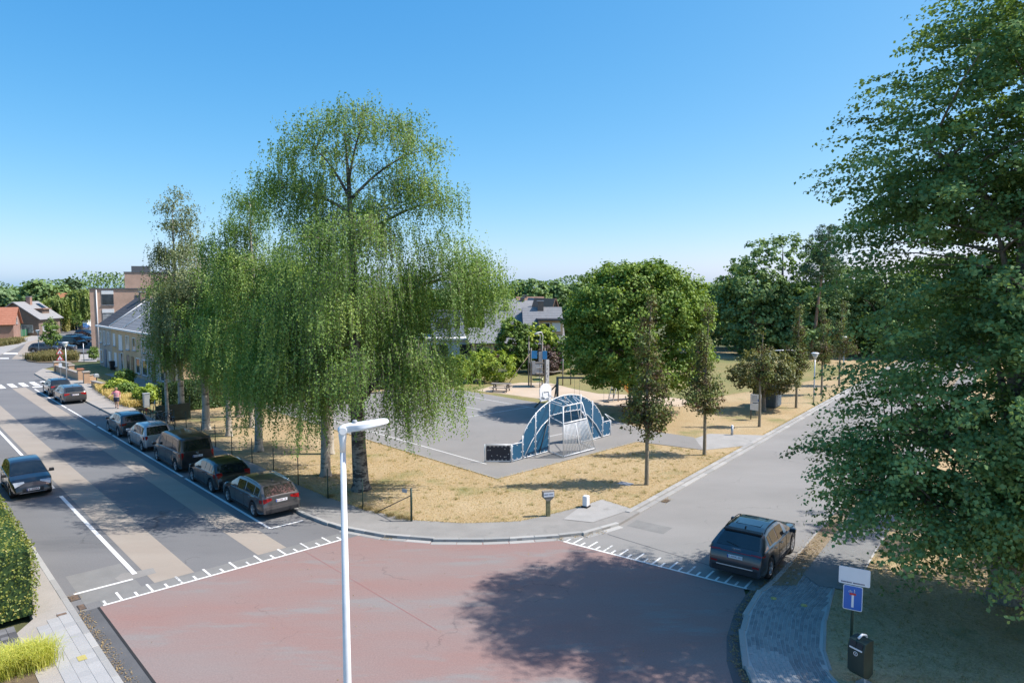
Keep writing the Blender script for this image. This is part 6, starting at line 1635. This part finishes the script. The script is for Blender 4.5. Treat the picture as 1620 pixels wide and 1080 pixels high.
# ---- the big lime on the right, and the one behind it
leafy_tree('lime_tree', 'huge dark green lime tree filling the right edge, its skirt over the signs', (15.7, 21.4), 20.5, .42,
    [((-.2, 0, 15.2), (4.3, 4.4, 3.8)), ((-2.9, .3, 13.6), (2.5, 2.6, 2.5)), ((.4, .2, 18.4), (2.9, 2.9, 2.2)), ((3.0, 0, 14), (3.4, 3.4, 4.5)), ((-1.2, -.5, 10.8), (4.4, 4.2, 3.0)), ((1.8, -.5, 11.2), (3.8, 3.8, 2.4)), ((2.5, -1, 9.5), (4, 4, 3.5)), ((-1.0, -.4, 7.2), (4.5, 4.2, 2.8)), ((-2.6, -.6, 4.6), (4.0, 3.5, 2.0)), ((-3.4, .8, 4.0), (2.4, 2.4, 1.5)), ((0, -2.4, 4.6), (4.2, 3.2, 2.3)), ((3.2, -1.5, 5), (4, 4, 3)), ((-3.2, -1.4, 3.2), (2.8, 2.4, 1.3)), ((0, -2.6, 7.4), (4.4, 2.6, 1.6)), ((3.5, -2.5, 7.3), (3.5, 2.6, 1.7)), ((1.5, -3.4, 3.2), (3.4, 2, 1.5)), ((-1.0, -3.2, 2.9), (3.2, 2.2, 1.4)), ((3.5, -3.5, 3.4), (3, 2.4, 1.8))],
    2450, 105, .74, (.125, .105), 31, 'leaf_lime', group='lime trees on the right', flat=.38, up=.8, lo=.4, deep=.34, twigs=260, spray=1.1, tvar=.2, twig_r=.03)
leafy_tree('lime_tree', 'second lime tree standing further back, behind the huge one', (29, 28), 18.5, .36,
    [((0, 0, 14), (4.6, 4.6, 4.5)), ((-1.5, 0, 9), (4.8, 4.8, 3.8)), ((-1, 0, 5), (4.6, 4.6, 2.6)), ((2, 0, 9), (5, 5, 5))],
    500, 40, .75, (.22, .18), 32, 'leaf_lime', group='lime trees on the right', flat=.42, up=.9, twigs=60, spray=.8, tvar=.17, twig_r=.03)

# ---- round hornbeam-like tree by the playground
RL = random.Random(3)
def bumps(c, q, n, r):
    out = []
    for k in range(n):
        a = RL.random()*6.28; e_ = RL.uniform(-.5, 1.3)
        out.append(((c[0]+q[0]*math.cos(a)*math.cos(e_)*.82, c[1]+q[1]*math.sin(a)*math.cos(e_)*.82, c[2]+q[2]*math.sin(e_)*.82), (r*RL.uniform(.7, 1.2),)*2 + (r*RL.uniform(.6, 1.0),)))
    return out
leafy_tree('round_tree', 'broad round bright green tree beside the playground', (9.9, 54.5), 12.3, .38,
    [((-.2, 0, 6.4), (5.2, 4.9, 4.4)), ((-1.6, 0, 8.4), (3.8, 4.0, 3.4)), ((1.6, 0, 8.4), (3.8, 4.0, 3.4)), ((-2.6, -.4, 4.6), (3.4, 3.4, 2.6)), ((3.0, 0, 4.8), (3.0, 3.4, 2.8)), ((.2, -1.2, 3.6), (4.6, 3.6, 1.9))] + bumps((0, 0, 6.6), (5.6, 5.3, 5.0), 34, 1.5),
    2000, 34, .62, (.22, .175), 33, 'leaf_hornbeam', flat=.75, up=.55, lo=.62, deep=.58, twigs=70, tvar=.2)

# ---- young copper-leaved street trees
YG = 'young copper leaved trees along the side street'
def young(label, s, h, seed, wide=1.0, low=2.3, n=230, mat='leaf_copper', px=None):
    b_ = RF(s, -1.62) if px is None else G(px[0], px[1], LAWN)
    q = random.Random(seed); j = lambda a: q.uniform(-a, a)
    leafy_tree('copper_tree', label, b_, h, .085,
        [((j(.12), 0, h*.88), (.30*wide, .30*wide, h*.12)), ((j(.3), j(.2), h*.68), (.62*wide, .6*wide, h*.14)), ((j(.35), j(.3), h*.52), (.95*wide, .9*wide, h*.12)), ((j(.5), j(.4), low+h*.15), (1.2*wide, 1.1*wide, h*.10)), ((.55*wide+j(.3), j(.3), low+h*.07), (.8*wide, .8*wide, h*.08)), ((-.6*wide+j(.3), j(.3), low+h*.09), (.75*wide, .8*wide, h*.08)), ((j(.2), 0, low+.3), (.75*wide, .75*wide, .7))],
        n, 20, .42, (.135, .10), seed, mat, 'bark_young', YG, flat=.9, up=.3, lo=.25, deep=.0, twigs=70, tvar=.3, twig_r=.012)
young('tallest copper leaved young tree, nearest on the dry lawn beside the goal arch', 5.95, 10.2, 41, 1.0, 2.6, 300)
young('copper leaved young tree next to the pale path, second along the street', 13.65, 9.2, 42, .95, 2.6, 250)
young('copper leaved young tree with slim trunk in front of the low bushy tree', 24.0, 7.2, 43, .55, 3.2, 110)
young('copper leaved young tree between bushy tree and conical street lamp', 33.6, 9.0, 44, .95, 3.0, 220)
young('copper leaved young tree just behind the conical street lamp', 42.2, 8.6, 45, .9, 3.0, 200)
young('farthest copper leaved young tree, half hidden by the lime foliage', 49.5, 8.8, 46, .95, 3.0, 180)
leafy_tree('bushy_tree', 'low wide bushy tree with bronze green leaves over a blue grey container', G(1208, 650, LAWN), 5.6, .16,
    [((0, 0, 3.4), (2.3, 2.2, 1.7)), ((-1.6, 0, 2.9), (1.3, 1.3, 1.0)), ((1.6, 0, 2.8), (1.4, 1.4, 1.1)), ((.4, 0, 2.2), (1.6, 1.5, 1.0))], 330, 30, .45, (.17, .13), 47, 'leaf_copper_green', 'bark_old', flat=.8, lo=.5, deep=.3, tvar=.28)

# ---- the wood behind the park
WG = 'trees of the wood behind the park'
def wood_tree(label, px, Y, top_py, halfw, seed, mat='leaf_wood', low=0.0, name='wood_tree'):
    x, _ = AT(px, 500, Y); _, h = AT(px, top_py, Y)
    w = halfw*Y/FPX
    leafy_tree(name, label, (x, Y), h, .4,
        [((0, 0, h*.72), (w*.85, w*.85, h*.27)), ((-w*.35, 0, h*.55), (w*.75, w*.7, h*.26)), ((w*.35, 0, h*.56), (w*.75, w*.7, h*.27)), ((0, -w*.2, h*.34), (w*.95, w*.8, h*.24)), ((w*.1, 0, h*.18), (w*.85, w*.75, h*.17))],
        420, 28, 1.0, (.46, .38), seed, mat, 'bark_old', WG, flat=.7, up=.6, lo=.72, deep=.6, twigs=26, tvar=.24, twig_r=.04)
wood_tree('tallest broad tree of the wood, pale lit crown against the sky', 1236, 106, 373, 92, 51)
wood_tree('dark tree at the left edge of the wood, sloping down to the round tree', 1166, 112, 445, 62, 52)
wood_tree('rounded dark tree in the left half of the wood above the goal posts', 1192, 100, 425, 58, 53)
wood_tree('dark shaded tree low in the middle of the wood behind the goal posts', 1268, 99, 455, 60, 54)
wood_tree('wood tree on the right behind the leaning pine trunk', 1335, 104, 420, 62, 55)
wood_tree('wood tree at the right, showing between the lime and the copper trees', 1400, 98, 430, 60, 56)
wood_tree('wood tree deep behind the lime at the right edge', 1490, 100, 400, 80, 57)
wood_tree('wood tree behind the lime, outermost on the right', 1590, 96, 390, 80, 58)
wood_tree('low far tree seen between round tree and wood', 1135, 140, 450, 40, 59)
x, Y = AT(1285, 500, 95)[0], 95
leafy_tree('pine_tree', 'pine with leaning bare reddish trunk in front of the wood', (x, Y), AT(1290, 372, 95)[1], .28,
    [((1.2, 0, 15.2), (2.6, 2.5, 2.2)), ((1.0, 0, 12.4), (3.0, 2.8, 1.8)), ((1.6, 0, 17), (1.6, 1.5, 1.4))], 190, 34, .7, (.40, .10), 61, 'leaf_pine', 'bark_pine', WG, flat=.6, lo=.3, deep=0, lean=(1.6, 0), twigs=30)
leafy_tree('larch_tree', 'pale feathery larch right of the leaning pine', (AT(1322, 500, 97)[0], 97), AT(1322, 405, 97)[1], .22,
    [((0, 0, 11), (1.4, 1.4, 3)), ((0, 0, 8), (2.2, 2.1, 2.6)), ((0, 0, 5), (2.9, 2.8, 2.4))], 200, 34, .8, (.34, .12), 62, 'leaf_larch', 'bark_old', WG, flat=.6, lo=.3, deep=0, twigs=20)

# ---- hedges and shrubs
def hedge(name, label, p0, p1, thick, h, mat, n, leaf, seed, cat='hedge', z0=LAWN, group=None, round_=.12, core='leaf_hedge_dark'):
    rng = np.random.default_rng(seed)
    p0 = np.array(p0); p1 = np.array(p1); L = np.linalg.norm(p1-p0); a = math.atan2(*(p1-p0)[::-1])
    root = thing(name, label, cat, (p0[0], p0[1], z0), a, group)
    c = MB().box((L/2, 0, h*.47), (L-.3, max(.1, thick-.28), h*.94-.1)).build('light_block_core', core, root)  # solid dark box added inside the leaf shell to block light
    area = np.array([L*h, L*h, L*thick, thick*h, thick*h]); f = rng.choice(5, n, p=area/area.sum())
    u, v = rng.random(n), rng.random(n); dep = np.abs(rng.normal(size=n))*.06
    P = np.zeros((n, 3)); N = np.zeros((n, 3))
    for k, (nn, fx) in enumerate((((0, -1, 0), lambda u, v, d: (u*L, -thick/2+d, v*h)), ((0, 1, 0), lambda u, v, d: (u*L, thick/2-d, v*h)), ((0, 0, 1), lambda u, v, d: (u*L, (v-.5)*thick, h-d)),
                                  ((-1, 0, 0), lambda u, v, d: (d, (u-.5)*thick, v*h)), ((1, 0, 0), lambda u, v, d: (L-d, (u-.5)*thick, v*h)))):
        s = f == k; q = np.stack(np.broadcast_arrays(*fx(u[s], v[s], dep[s])), 1); P[s] = q; N[s] = nn
    P += .05*np.sin(P[:, [1, 2, 0]]*2.3+seed) + rng.normal(size=(n, 3))*.025
    P[:, 2] = np.maximum(P[:, 2], .03)
    Nn = unit(N*.8 + rng.normal(size=(n, 3))*.6 + np.array([.1, 0, .35]))
    patch = .12*np.sin(P[:, 0]*1.3+seed)*np.cos(P[:, 2]*2.1)
    leaves_obj('foliage', P, Nn, unit(rng.normal(size=(n, 3))+np.array([0, 0, -.5])), leaf[0]*rng.uniform(.7, 1.3, n), leaf[1]*rng.uniform(.7, 1.3, n), .42+.24*rng.normal(size=n)+patch, mat, root)
    return root
hedge('beech_hedge', 'clipped yellow green beech hedge at the left edge above the pavement', LF(-.8, -7.62), LF(30, -7.62), 1.6, 2.2, 'leaf_hedge', 42000, (.075, .052), 71)
hedge('boundary_hedge', 'tall dark hedge closing the park behind the birches', LF(33.2, 6.6), LF(33.2, 31), 1.4, 2.3, 'leaf_hedge_dark', 15000, (.16, .12), 72)
def shrub(name, label, base, w, h, mat, seed, n=120, per=26, leaf=(.16, .12), group=None, d=None, cr=.35, lumps=3, z0=LAWN, cat='shrub'):
    rr = random.Random(seed)
    lob = [((0, 0, h*.5), (w*.5*.8, (d or w)*.5*.8, h*.5))]
    for k in range(lumps):
        an = rr.random()*6.28
        lob.append(((math.cos(an)*w*.27, math.sin(an)*(d or w)*.27, h*rr.uniform(.4, .62)), (w*.26, (d or w)*.26, h*.38)))
    return leafy_tree(name, label, base, h*.8, .05, lob, n, per, cr, leaf, seed, mat, 'bark_old', group, cat, flat=.8, lo=.6, deep=.5, twigs=10, z0=z0, tvar=.25)
SG = 'shrubs behind the court'
def shrub_px(label, px, base_py, top_py, halfw, mat, seed, **kw):
    x, y = G(px, base_py, LAWN); h = AT(px, top_py, y)[1]-LAWN
    shrub(kw.pop('name', 'shrub'), label, (x, y), halfw*2*y/FPX, h, mat, seed, leaf=kw.pop('leaf', (.2, .15)), group=kw.pop('group', SG), **kw)
shrub_px('bright green bushy shrub behind the picnic table', 783, 603, 552, 42, 'leaf_bright', 81, n=260, lumps=5)
shrub_px('bright shrub at the left, partly behind birch strands', 725, 608, 562, 20, 'leaf_bright', 82, n=150)
shrub_px('bright shrub between the picnic table shrub and the birch strands', 750, 606, 556, 18, 'leaf_bright', 181, n=130, lumps=4)
shrub_px('mid green shrub behind the court corner under the birch strands', 690, 612, 566, 18, 'leaf_shrub', 182, n=110)
shrub_px('small dark clipped shrub beside the bright ones', 703, 608, 560, 12, 'leaf_hedge_dark', 83, n=80)
shrub_px('large dark rounded shrub in front of the grey roofed house', 812, 590, 500, 34, 'leaf_shrub', 84, n=420, leaf=(.26, .2), name='large_shrub')
shrub_px('tall loose green shrub behind the play tower', 848, 588, 512, 38, 'leaf_bright', 85, n=400, leaf=(.26, .2), name='large_shrub')
shrub_px('dark purple leaved shrub behind the play tower', 866, 592, 545, 22, 'leaf_purple', 86, n=150)
shrub_px('green shrub between purple shrub and the round tree', 886, 590, 530, 20, 'leaf_shrub', 87, n=130)
shrub_px('small round shrub by the bungalow wall', 764, 588, 540, 11, 'leaf_shrub', 88, n=70)
shrub_px('green shrub behind the birch curtain left of the court', 660, 612, 560, 30, 'leaf_shrub', 89, n=150)
shrub_px('dark shrub beneath the round tree at the playground edge', 930, 590, 556, 26, 'leaf_hedge_dark', 90, n=120)
FG = 'front garden shrubs'
shrub_px('bright yellow green shrub on the left of the front garden', 184, 620, 600, 20, 'leaf_bright', 91, group=FG, n=130)
shrub_px('mid green low shrub in the middle of the front garden', 204, 626, 606, 18, 'leaf_shrub', 92, group=FG, n=120)
shrub_px('bright yellow green shrub beside the grey cabinet', 233, 638, 608, 19, 'leaf_bright', 93, group=FG, n=150)
shrub_px('loose pale green bush against the tan row house', 196, 608, 585, 15, 'leaf_shrub', 94, group=FG, n=110)
shrub_px('small shrub at the end wall of the grey row house', 148, 568, 549, 7, 'leaf_shrub', 95, group=FG, n=50)

# ---- far trees (left and centre)
FT = 'far trees on the skyline'
def far_tree(label, px, Y, top_py, halfw, seed, mat='leaf_wood', name='far_tree', n=150):
    x, _ = AT(px, 480, Y); h = AT(px, top_py, Y)[1]; w = halfw*Y/FPX
    leafy_tree(name, label, (x, Y), h, .35, [((0, 0, h*.66), (w*.9, w*.9, h*.32)), ((-w*.4, 0, h*.5), (w*.65, w*.65, h*.28)), ((w*.4, 0, h*.52), (w*.65, w*.65, h*.3)), ((0, 0, h*.3), (w*.85, w*.8, h*.26))],
        n, 22, 1.3*Y/150, (.7*Y/150, .6*Y/150), seed, mat, 'bark_old', FT, flat=.7, lo=.6, deep=.5, twigs=8, z0=-.02, tvar=.22, twig_r=.05)
far_tree('light green far tree at the left edge of the picture', 14, 215, 458, 30, 101, 'leaf_larch')
far_tree('far tree in front of the tall dark one at the left', 42, 225, 454, 26, 102, 'leaf_wood')
far_tree('tall dark far tree with twin tops at the left', 64, 205, 443, 26, 103, 'leaf_wood')
far_tree('rounded far tree left of the second willow', 94, 230, 451, 24, 104, 'leaf_wood')
far_tree('far tree behind the apartment block', 225, 220, 455, 30, 105, 'leaf_wood')
far_tree('small pine with thin crown above the second willow', 116, 235, 441, 8, 106, 'leaf_pine', 'far_pine', 60)
for i, (px, Y, tp, hw, mat) in enumerate(((845, 260, 440, 24, 'leaf_wood'), (815, 300, 450, 22, 'leaf_larch'), (880, 280, 446, 22, 'leaf_wood'), (790, 270, 458, 20, 'leaf_shrub'), (915, 300, 450, 26, 'leaf_wood'), (760, 320, 458, 26, 'leaf_wood'), (1120, 300, 452, 30, 'leaf_wood'), (730, 300, 460, 30, 'leaf_wood'), (690, 280, 460, 30, 'leaf_wood'))):
    far_tree(['tallest domed far tree above the distant roofs', 'pale far tree left of the domed one', 'far tree right of the domed one', 'low far tree farthest left above the pale roof', 'far tree rising behind the round tree', 'far tree seen through the birch strands', 'far tree seen past the right side of the round tree', 'far tree behind the middle of the big birch', 'far tree behind the left of the big birch'][i], px, Y, tp, hw, 110+i, mat, n=110)
for i, (px, Y, tp, hw) in enumerate(((700, 108, 478, 34), (742, 112, 484, 24), (650, 110, 470, 40), (768, 118, 482, 14), (905, 112, 478, 22))):
    far_tree(['garden tree behind the white house, left of its gable', 'garden tree right of the white house behind the birch strands', 'garden tree seen through the middle of the big birch', 'small garden tree left of the grey roofs', 'garden tree between grey roofs and round tree'][i], px, Y, tp, hw, 190+i, 'leaf_shrub', 'garden_tree', 150)
rng = np.random.default_rng(5)
n = 32000
X = rng.uniform(-430, 480, n); Yw = 420 + 60*np.sin(X*.01) + rng.uniform(-15, 25, n); hh = 12.0 + 2.5*np.sin(X*.05) + 1.5*np.sin(X*.17+1) + 2*np.sin(X*.023)
P = np.stack([X, Yw, rng.random(n)**.7*hh], 1)
fw = leaves_obj('far_wood', P, unit(rng.normal(size=(n, 3))+np.array([.2, -.3, .5])), unit(rng.normal(size=(n, 3))), np.full(n, 1.35), np.full(n, 1.1), .4+.2*rng.normal(size=n), 'leaf_wood', None)
tag(fw, 'distant belt of trees along the horizon', 'wood', kind='stuff')
def willow(label, px, Y, top, hw, seed):
    x, _ = AT(px, 480, Y); h = AT(px, top, Y)[1]; w = hw*Y/FPX
    weeping_tree('willow_tree', label, (x, Y), h, .35, [((0, 0, h*.74), (w*.7, w*.7, h*.24)), ((-w*.4, 0, h*.62), (w*.5, w*.5, h*.2)), ((w*.4, 0, h*.62), (w*.5, w*.5, h*.2))], 900, seed, 'leaf_willow', 'bark_old', (.40, .26), (2.0, 4.5), 'weeping willows by the far houses', spacing=.28, zmin=1.5, twigs=20)
willow('weeping willow in front of the brown gabled house', 86, 152, 469, 21, 121)
willow('taller weeping willow beside the apartment block', 127, 160, 455, 19, 122)
leafy_tree('small_tree', 'small green street tree standing in front of the black van', G(82, 562), 5.2, .08, [((0, 0, 3.8), (1.0, 1.0, 1.4)), ((0, 0, 2.4), (1.5, 1.4, 1.0))], 90, 26, .45, (.22, .17), 123, 'leaf_shrub', 'bark_young', None, flat=.8, lo=.4, deep=0)
leafy_tree('small_tree', 'small yellow green tree by the far left fence', G(23, 533), 3.6, .06, [((0, 0, 2.7), (1.1, 1.1, .9))], 40, 26, .5, (.25, .2), 124, 'leaf_bright', 'bark_young', None, flat=.8, lo=.4, deep=0)
leafy_tree('small_tree', 'small green tree beside the bright blue car', G(123, 526), 4.6, .06, [((0, 0, 3.0), (1.0, 1.0, 1.6))], 50, 26, .5, (.28, .2), 125, 'leaf_shrub', 'bark_young', None, flat=.8, lo=.4, deep=0)
# far hedges
hedge('far_hedge', 'dark clipped hedge at the far left behind the grey fence', G(-30, 533), G(57, 528), 1.2, 3.0, 'leaf_hedge_dark', 4000, (.35, .28), 73, z0=0)
hedge('far_hedge', 'brownish green clipped hedge beyond the far lamp', G(99, 525), G(120, 519), 1.6, 3.4, 'leaf_hedge_brown', 3000, (.35, .28), 74, z0=0)
hedge('far_hedge', 'low bright hedge strip between the far fence and the road', G(60, 529), G(84, 524), 1.5, .7, 'leaf_bright', 900, (.3, .25), 75, z0=.05)
hedge('far_hedge', 'long pale hedge in front of the willows', G(74, 519), G(118, 511), 1.4, 2.2, 'leaf_hedge', 3000, (.35, .28), 76, z0=0)

# ---- grasses, ground cover, litter
def blades(name, centres, n, h, spread, mat, seed, width=.012, droop=.5, label=None, cat=None, z=LAWN, kind=None, parent=None, tmean=.5, short=False):
    """arching grass blades (three segments each)"""
    rng = np.random.default_rng(seed); C = np.array(centres)
    ci = rng.integers(0, len(C), n); base = C[ci] + rng.normal(size=(n, 2))*np.array(spread)*.35
    an = rng.random(n)*2*math.pi; dr = np.stack([np.cos(an), np.sin(an)], 1)
    H = h*rng.uniform(.55, 1.15, n); reach = H*droop*rng.uniform(.3, 1.3, n)
    side = np.stack([-dr[:, 1], dr[:, 0]], 1)
    V = np.zeros((n, 8, 3), np.float32)
    for k, (f, zz, ww) in enumerate(((0, 0, 1), (.25, .55, .9), (.62, .92, .6), (1.0, .88, .1))):
        cxy = base + dr*(reach*f)[:, None]
        for s_, sg in enumerate((1, -1)):
            V[:, k*2+s_, :2] = cxy + side*(sg*width*ww*.5); V[:, k*2+s_, 2] = z + H*zz
    if short: V[:, 2:4] = V[:, 6:8]
    idx = np.array([[0, 1, 3, 2]]) if short else np.array([[0, 1, 3, 2], [2, 3, 5, 4], [4, 5, 7, 6]]); F = (np.arange(n)[:, None, None]*8 + idx[None]).reshape(-1, 4)
    me = bpy.data.meshes.new(name); me.vertices.add(n*8); me.vertices.foreach_set('co', V.reshape(-1)); m_ = len(F)
    me.loops.add(m_*4); me.loops.foreach_set('vertex_index', F.reshape(-1).astype(np.int32)); me.polygons.add(m_)
    me.polygons.foreach_set('loop_start', np.arange(0, m_*4, 4, dtype=np.int32)); me.polygons.foreach_set('loop_total', np.full(m_, 4, np.int32)); me.update(calc_edges=True)
    at = me.attributes.new('tint', 'FLOAT', 'FACE'); at.data.foreach_set('value', np.clip(np.repeat(tmean+.22*rng.normal(size=n), len(idx)), 0, 1).astype(np.float32))
    o = link(name, me, mat, parent)
    if label: tag(o, label, cat, kind=kind)
    return o
gx = [LF(-4.0, -7.35), LF(-3.9, -7.85), LF(-3.95, -8.3), LF(-3.9, -8.8), LF(-3.9, -9.3), LF(-3.9, -9.9)]
blades('ornamental_grass', gx, 9000, .58, (.5, .5), 'grass_ornamental', 131, .012, .9, 'bright yellow green ornamental grass spilling over the dark paving', 'grass clump', kind='stuff')
def scatter(poly, n, seed):
    rng = np.random.default_rng(seed); P = np.array(poly); lo, hi = P.min(0), P.max(0); out = []
    while len(out) < n:
        q = lo+(hi-lo)*rng.random((n*2, 2)); ins = np.zeros(len(q), bool); j = len(P)-1
        for i in range(len(P)):
            c = ((P[i, 1] > q[:, 1]) != (P[j, 1] > q[:, 1])) & (q[:, 0] < (P[j, 0]-P[i, 0])*(q[:, 1]-P[i, 1])/(P[j, 1]-P[i, 1]+1e-12)+P[i, 0])
            ins ^= c; j = i
        out += list(map(tuple, q[ins]))
    return out[:n]
blades('lawn_grass', scatter(lawn_edge[2:] + [RF(15, -.55), LF(1, 25.5), LF(.9, 13.2), LF(11, 13.2)], 9000, 1), 42000, .05, (.1, .1), 'grass_dry', 132, .014, .9, 'short straw dry grass on the park corner', 'grass', kind='stuff', short=True)
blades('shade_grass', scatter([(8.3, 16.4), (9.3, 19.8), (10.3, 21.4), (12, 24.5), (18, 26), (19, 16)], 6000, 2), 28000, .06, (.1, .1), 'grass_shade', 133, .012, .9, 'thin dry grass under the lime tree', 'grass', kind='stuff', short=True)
def polyline(P, n):
    pos, st = along(P, .15); return [(x, y) for x, y, a in pos]
blades('edge_grass', polyline(lawn_edge[2:], 1) + polyline([LF(1.0, 13.2), LF(30, 13.15)], 1) + polyline([LF(.95, 13.2), LF(1.25, 25.5)], 1) + polyline([RF(2, -.55), RF(17, -.55)], 1) + polyline([RF(21.5, -.55), RF(60, -.55)], 1), 9000, .10, (.14, .14), 'grass_dry', 138, .016, .8, 'ragged dry grass along the lawn edges', 'grass', kind='stuff', short=True)
tf = scatter(lawn_edge[2:] + [RF(15, -.55), LF(1, 25.5), LF(.9, 13.2), LF(11, 13.2)], 170, 12)
blades('lawn_tufts', tf, 6000, .11, (.22, .22), 'grass_tuft', 139, .014, .8, 'small green and straw tufts scattered over the park corner', 'grass', kind='stuff', short=True)
vg = [G(150, 615, .1), G(168, 627, .1), G(190, 640, .1), G(206, 645, .1), G(228, 640, .1), G(222, 632, .1), G(198, 628, .1), G(170, 614, .1)]
blades('verge_grass', scatter(vg, 900, 3), 6000, .55, (.35, .35), 'grass_verge', 134, .03, .8, 'tawny ornamental grass bed beside the walking person', 'grass bed', kind='stuff')
blades('island_planting', scatter([G(42, 569), G(60, 573), G(122, 571), G(122, 564), G(80, 563)], 500, 4), 5000, .9, (.5, .5), 'planting', 135, .06, .7, 'brown green planting on the traffic island', 'planting', kind='stuff', z=.1)
blades('far_planting', scatter([G(-20, 552), G(26, 545), G(40, 541), G(26, 539), G(-20, 545)], 400, 5), 3500, .8, (.5, .5), 'planting', 136, .07, .7, 'low planting beside the far pavement', 'planting', kind='stuff', z=.06)
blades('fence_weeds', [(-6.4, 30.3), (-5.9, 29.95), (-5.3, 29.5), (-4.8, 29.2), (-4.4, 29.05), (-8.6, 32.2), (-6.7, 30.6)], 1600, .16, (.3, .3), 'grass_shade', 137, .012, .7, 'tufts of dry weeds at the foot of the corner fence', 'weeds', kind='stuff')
def litter(name, pts, n, seed, label, spread=.12, z=.02, size=.05):
    rng = np.random.default_rng(seed); C = np.array(pts); b_ = C[rng.integers(0, len(C), n)] + rng.normal(size=(n, 2))*spread
    P = np.column_stack([b_, z + rng.random(n)*.01])
    o = leaves_obj(name, P, unit(rng.normal(size=(n, 3))*.25+np.array([0, 0, 1])), unit(rng.normal(size=(n, 3))*np.array([1, 1, .1])), size*rng.uniform(.5, 1.3, n), size*.7*rng.uniform(.5, 1.3, n), rng.random(n), 'litter', None)
    tag(o, label, 'leaf litter', kind='stuff')
litter('gutter_litter', [LF(s*.1, -5.8) for s in range(-80, -10)], 700, 141, 'dry leaves gathered in the gutter at the left kerb', .10)
litter('kerb_litter', [offset_path(arc_out[:9], -.12)[i] + (offset_path(arc_out[:9], -.12)[i+1]-offset_path(arc_out[:9], -.12)[i])*f for i in range(8) for f in (0, .2, .4, .6, .8)], 1500, 142, 'dry leaves along the kerb of the clinker pavement', .09)
litter('verge_litter', [RF(s*.2, 7.2) for s in range(-10, 30)], 1800, 143, 'dry leaves on the verge beside the parked SUV', .22, PAVE+.01)
litter('park_litter', [(3.0, 27.35), (3.6, 27.7), (2.6, 27.2), (1.9, 26.95), RF(4.2, .15), RF(4.6, .1), (-5, 27.0), LF(.2, -5.75)], 420, 144, 'dry leaves at the drains of the junction', .13)
litter('road_specks', scatter([LF(-1, -5), LF(-1, 4), (4, 26), (5.5, 20), (5, 14), (-6, 14)], 160, 9), 160, 145, 'scattered pale leaves and bits on the red junction', .1, .012, .045)
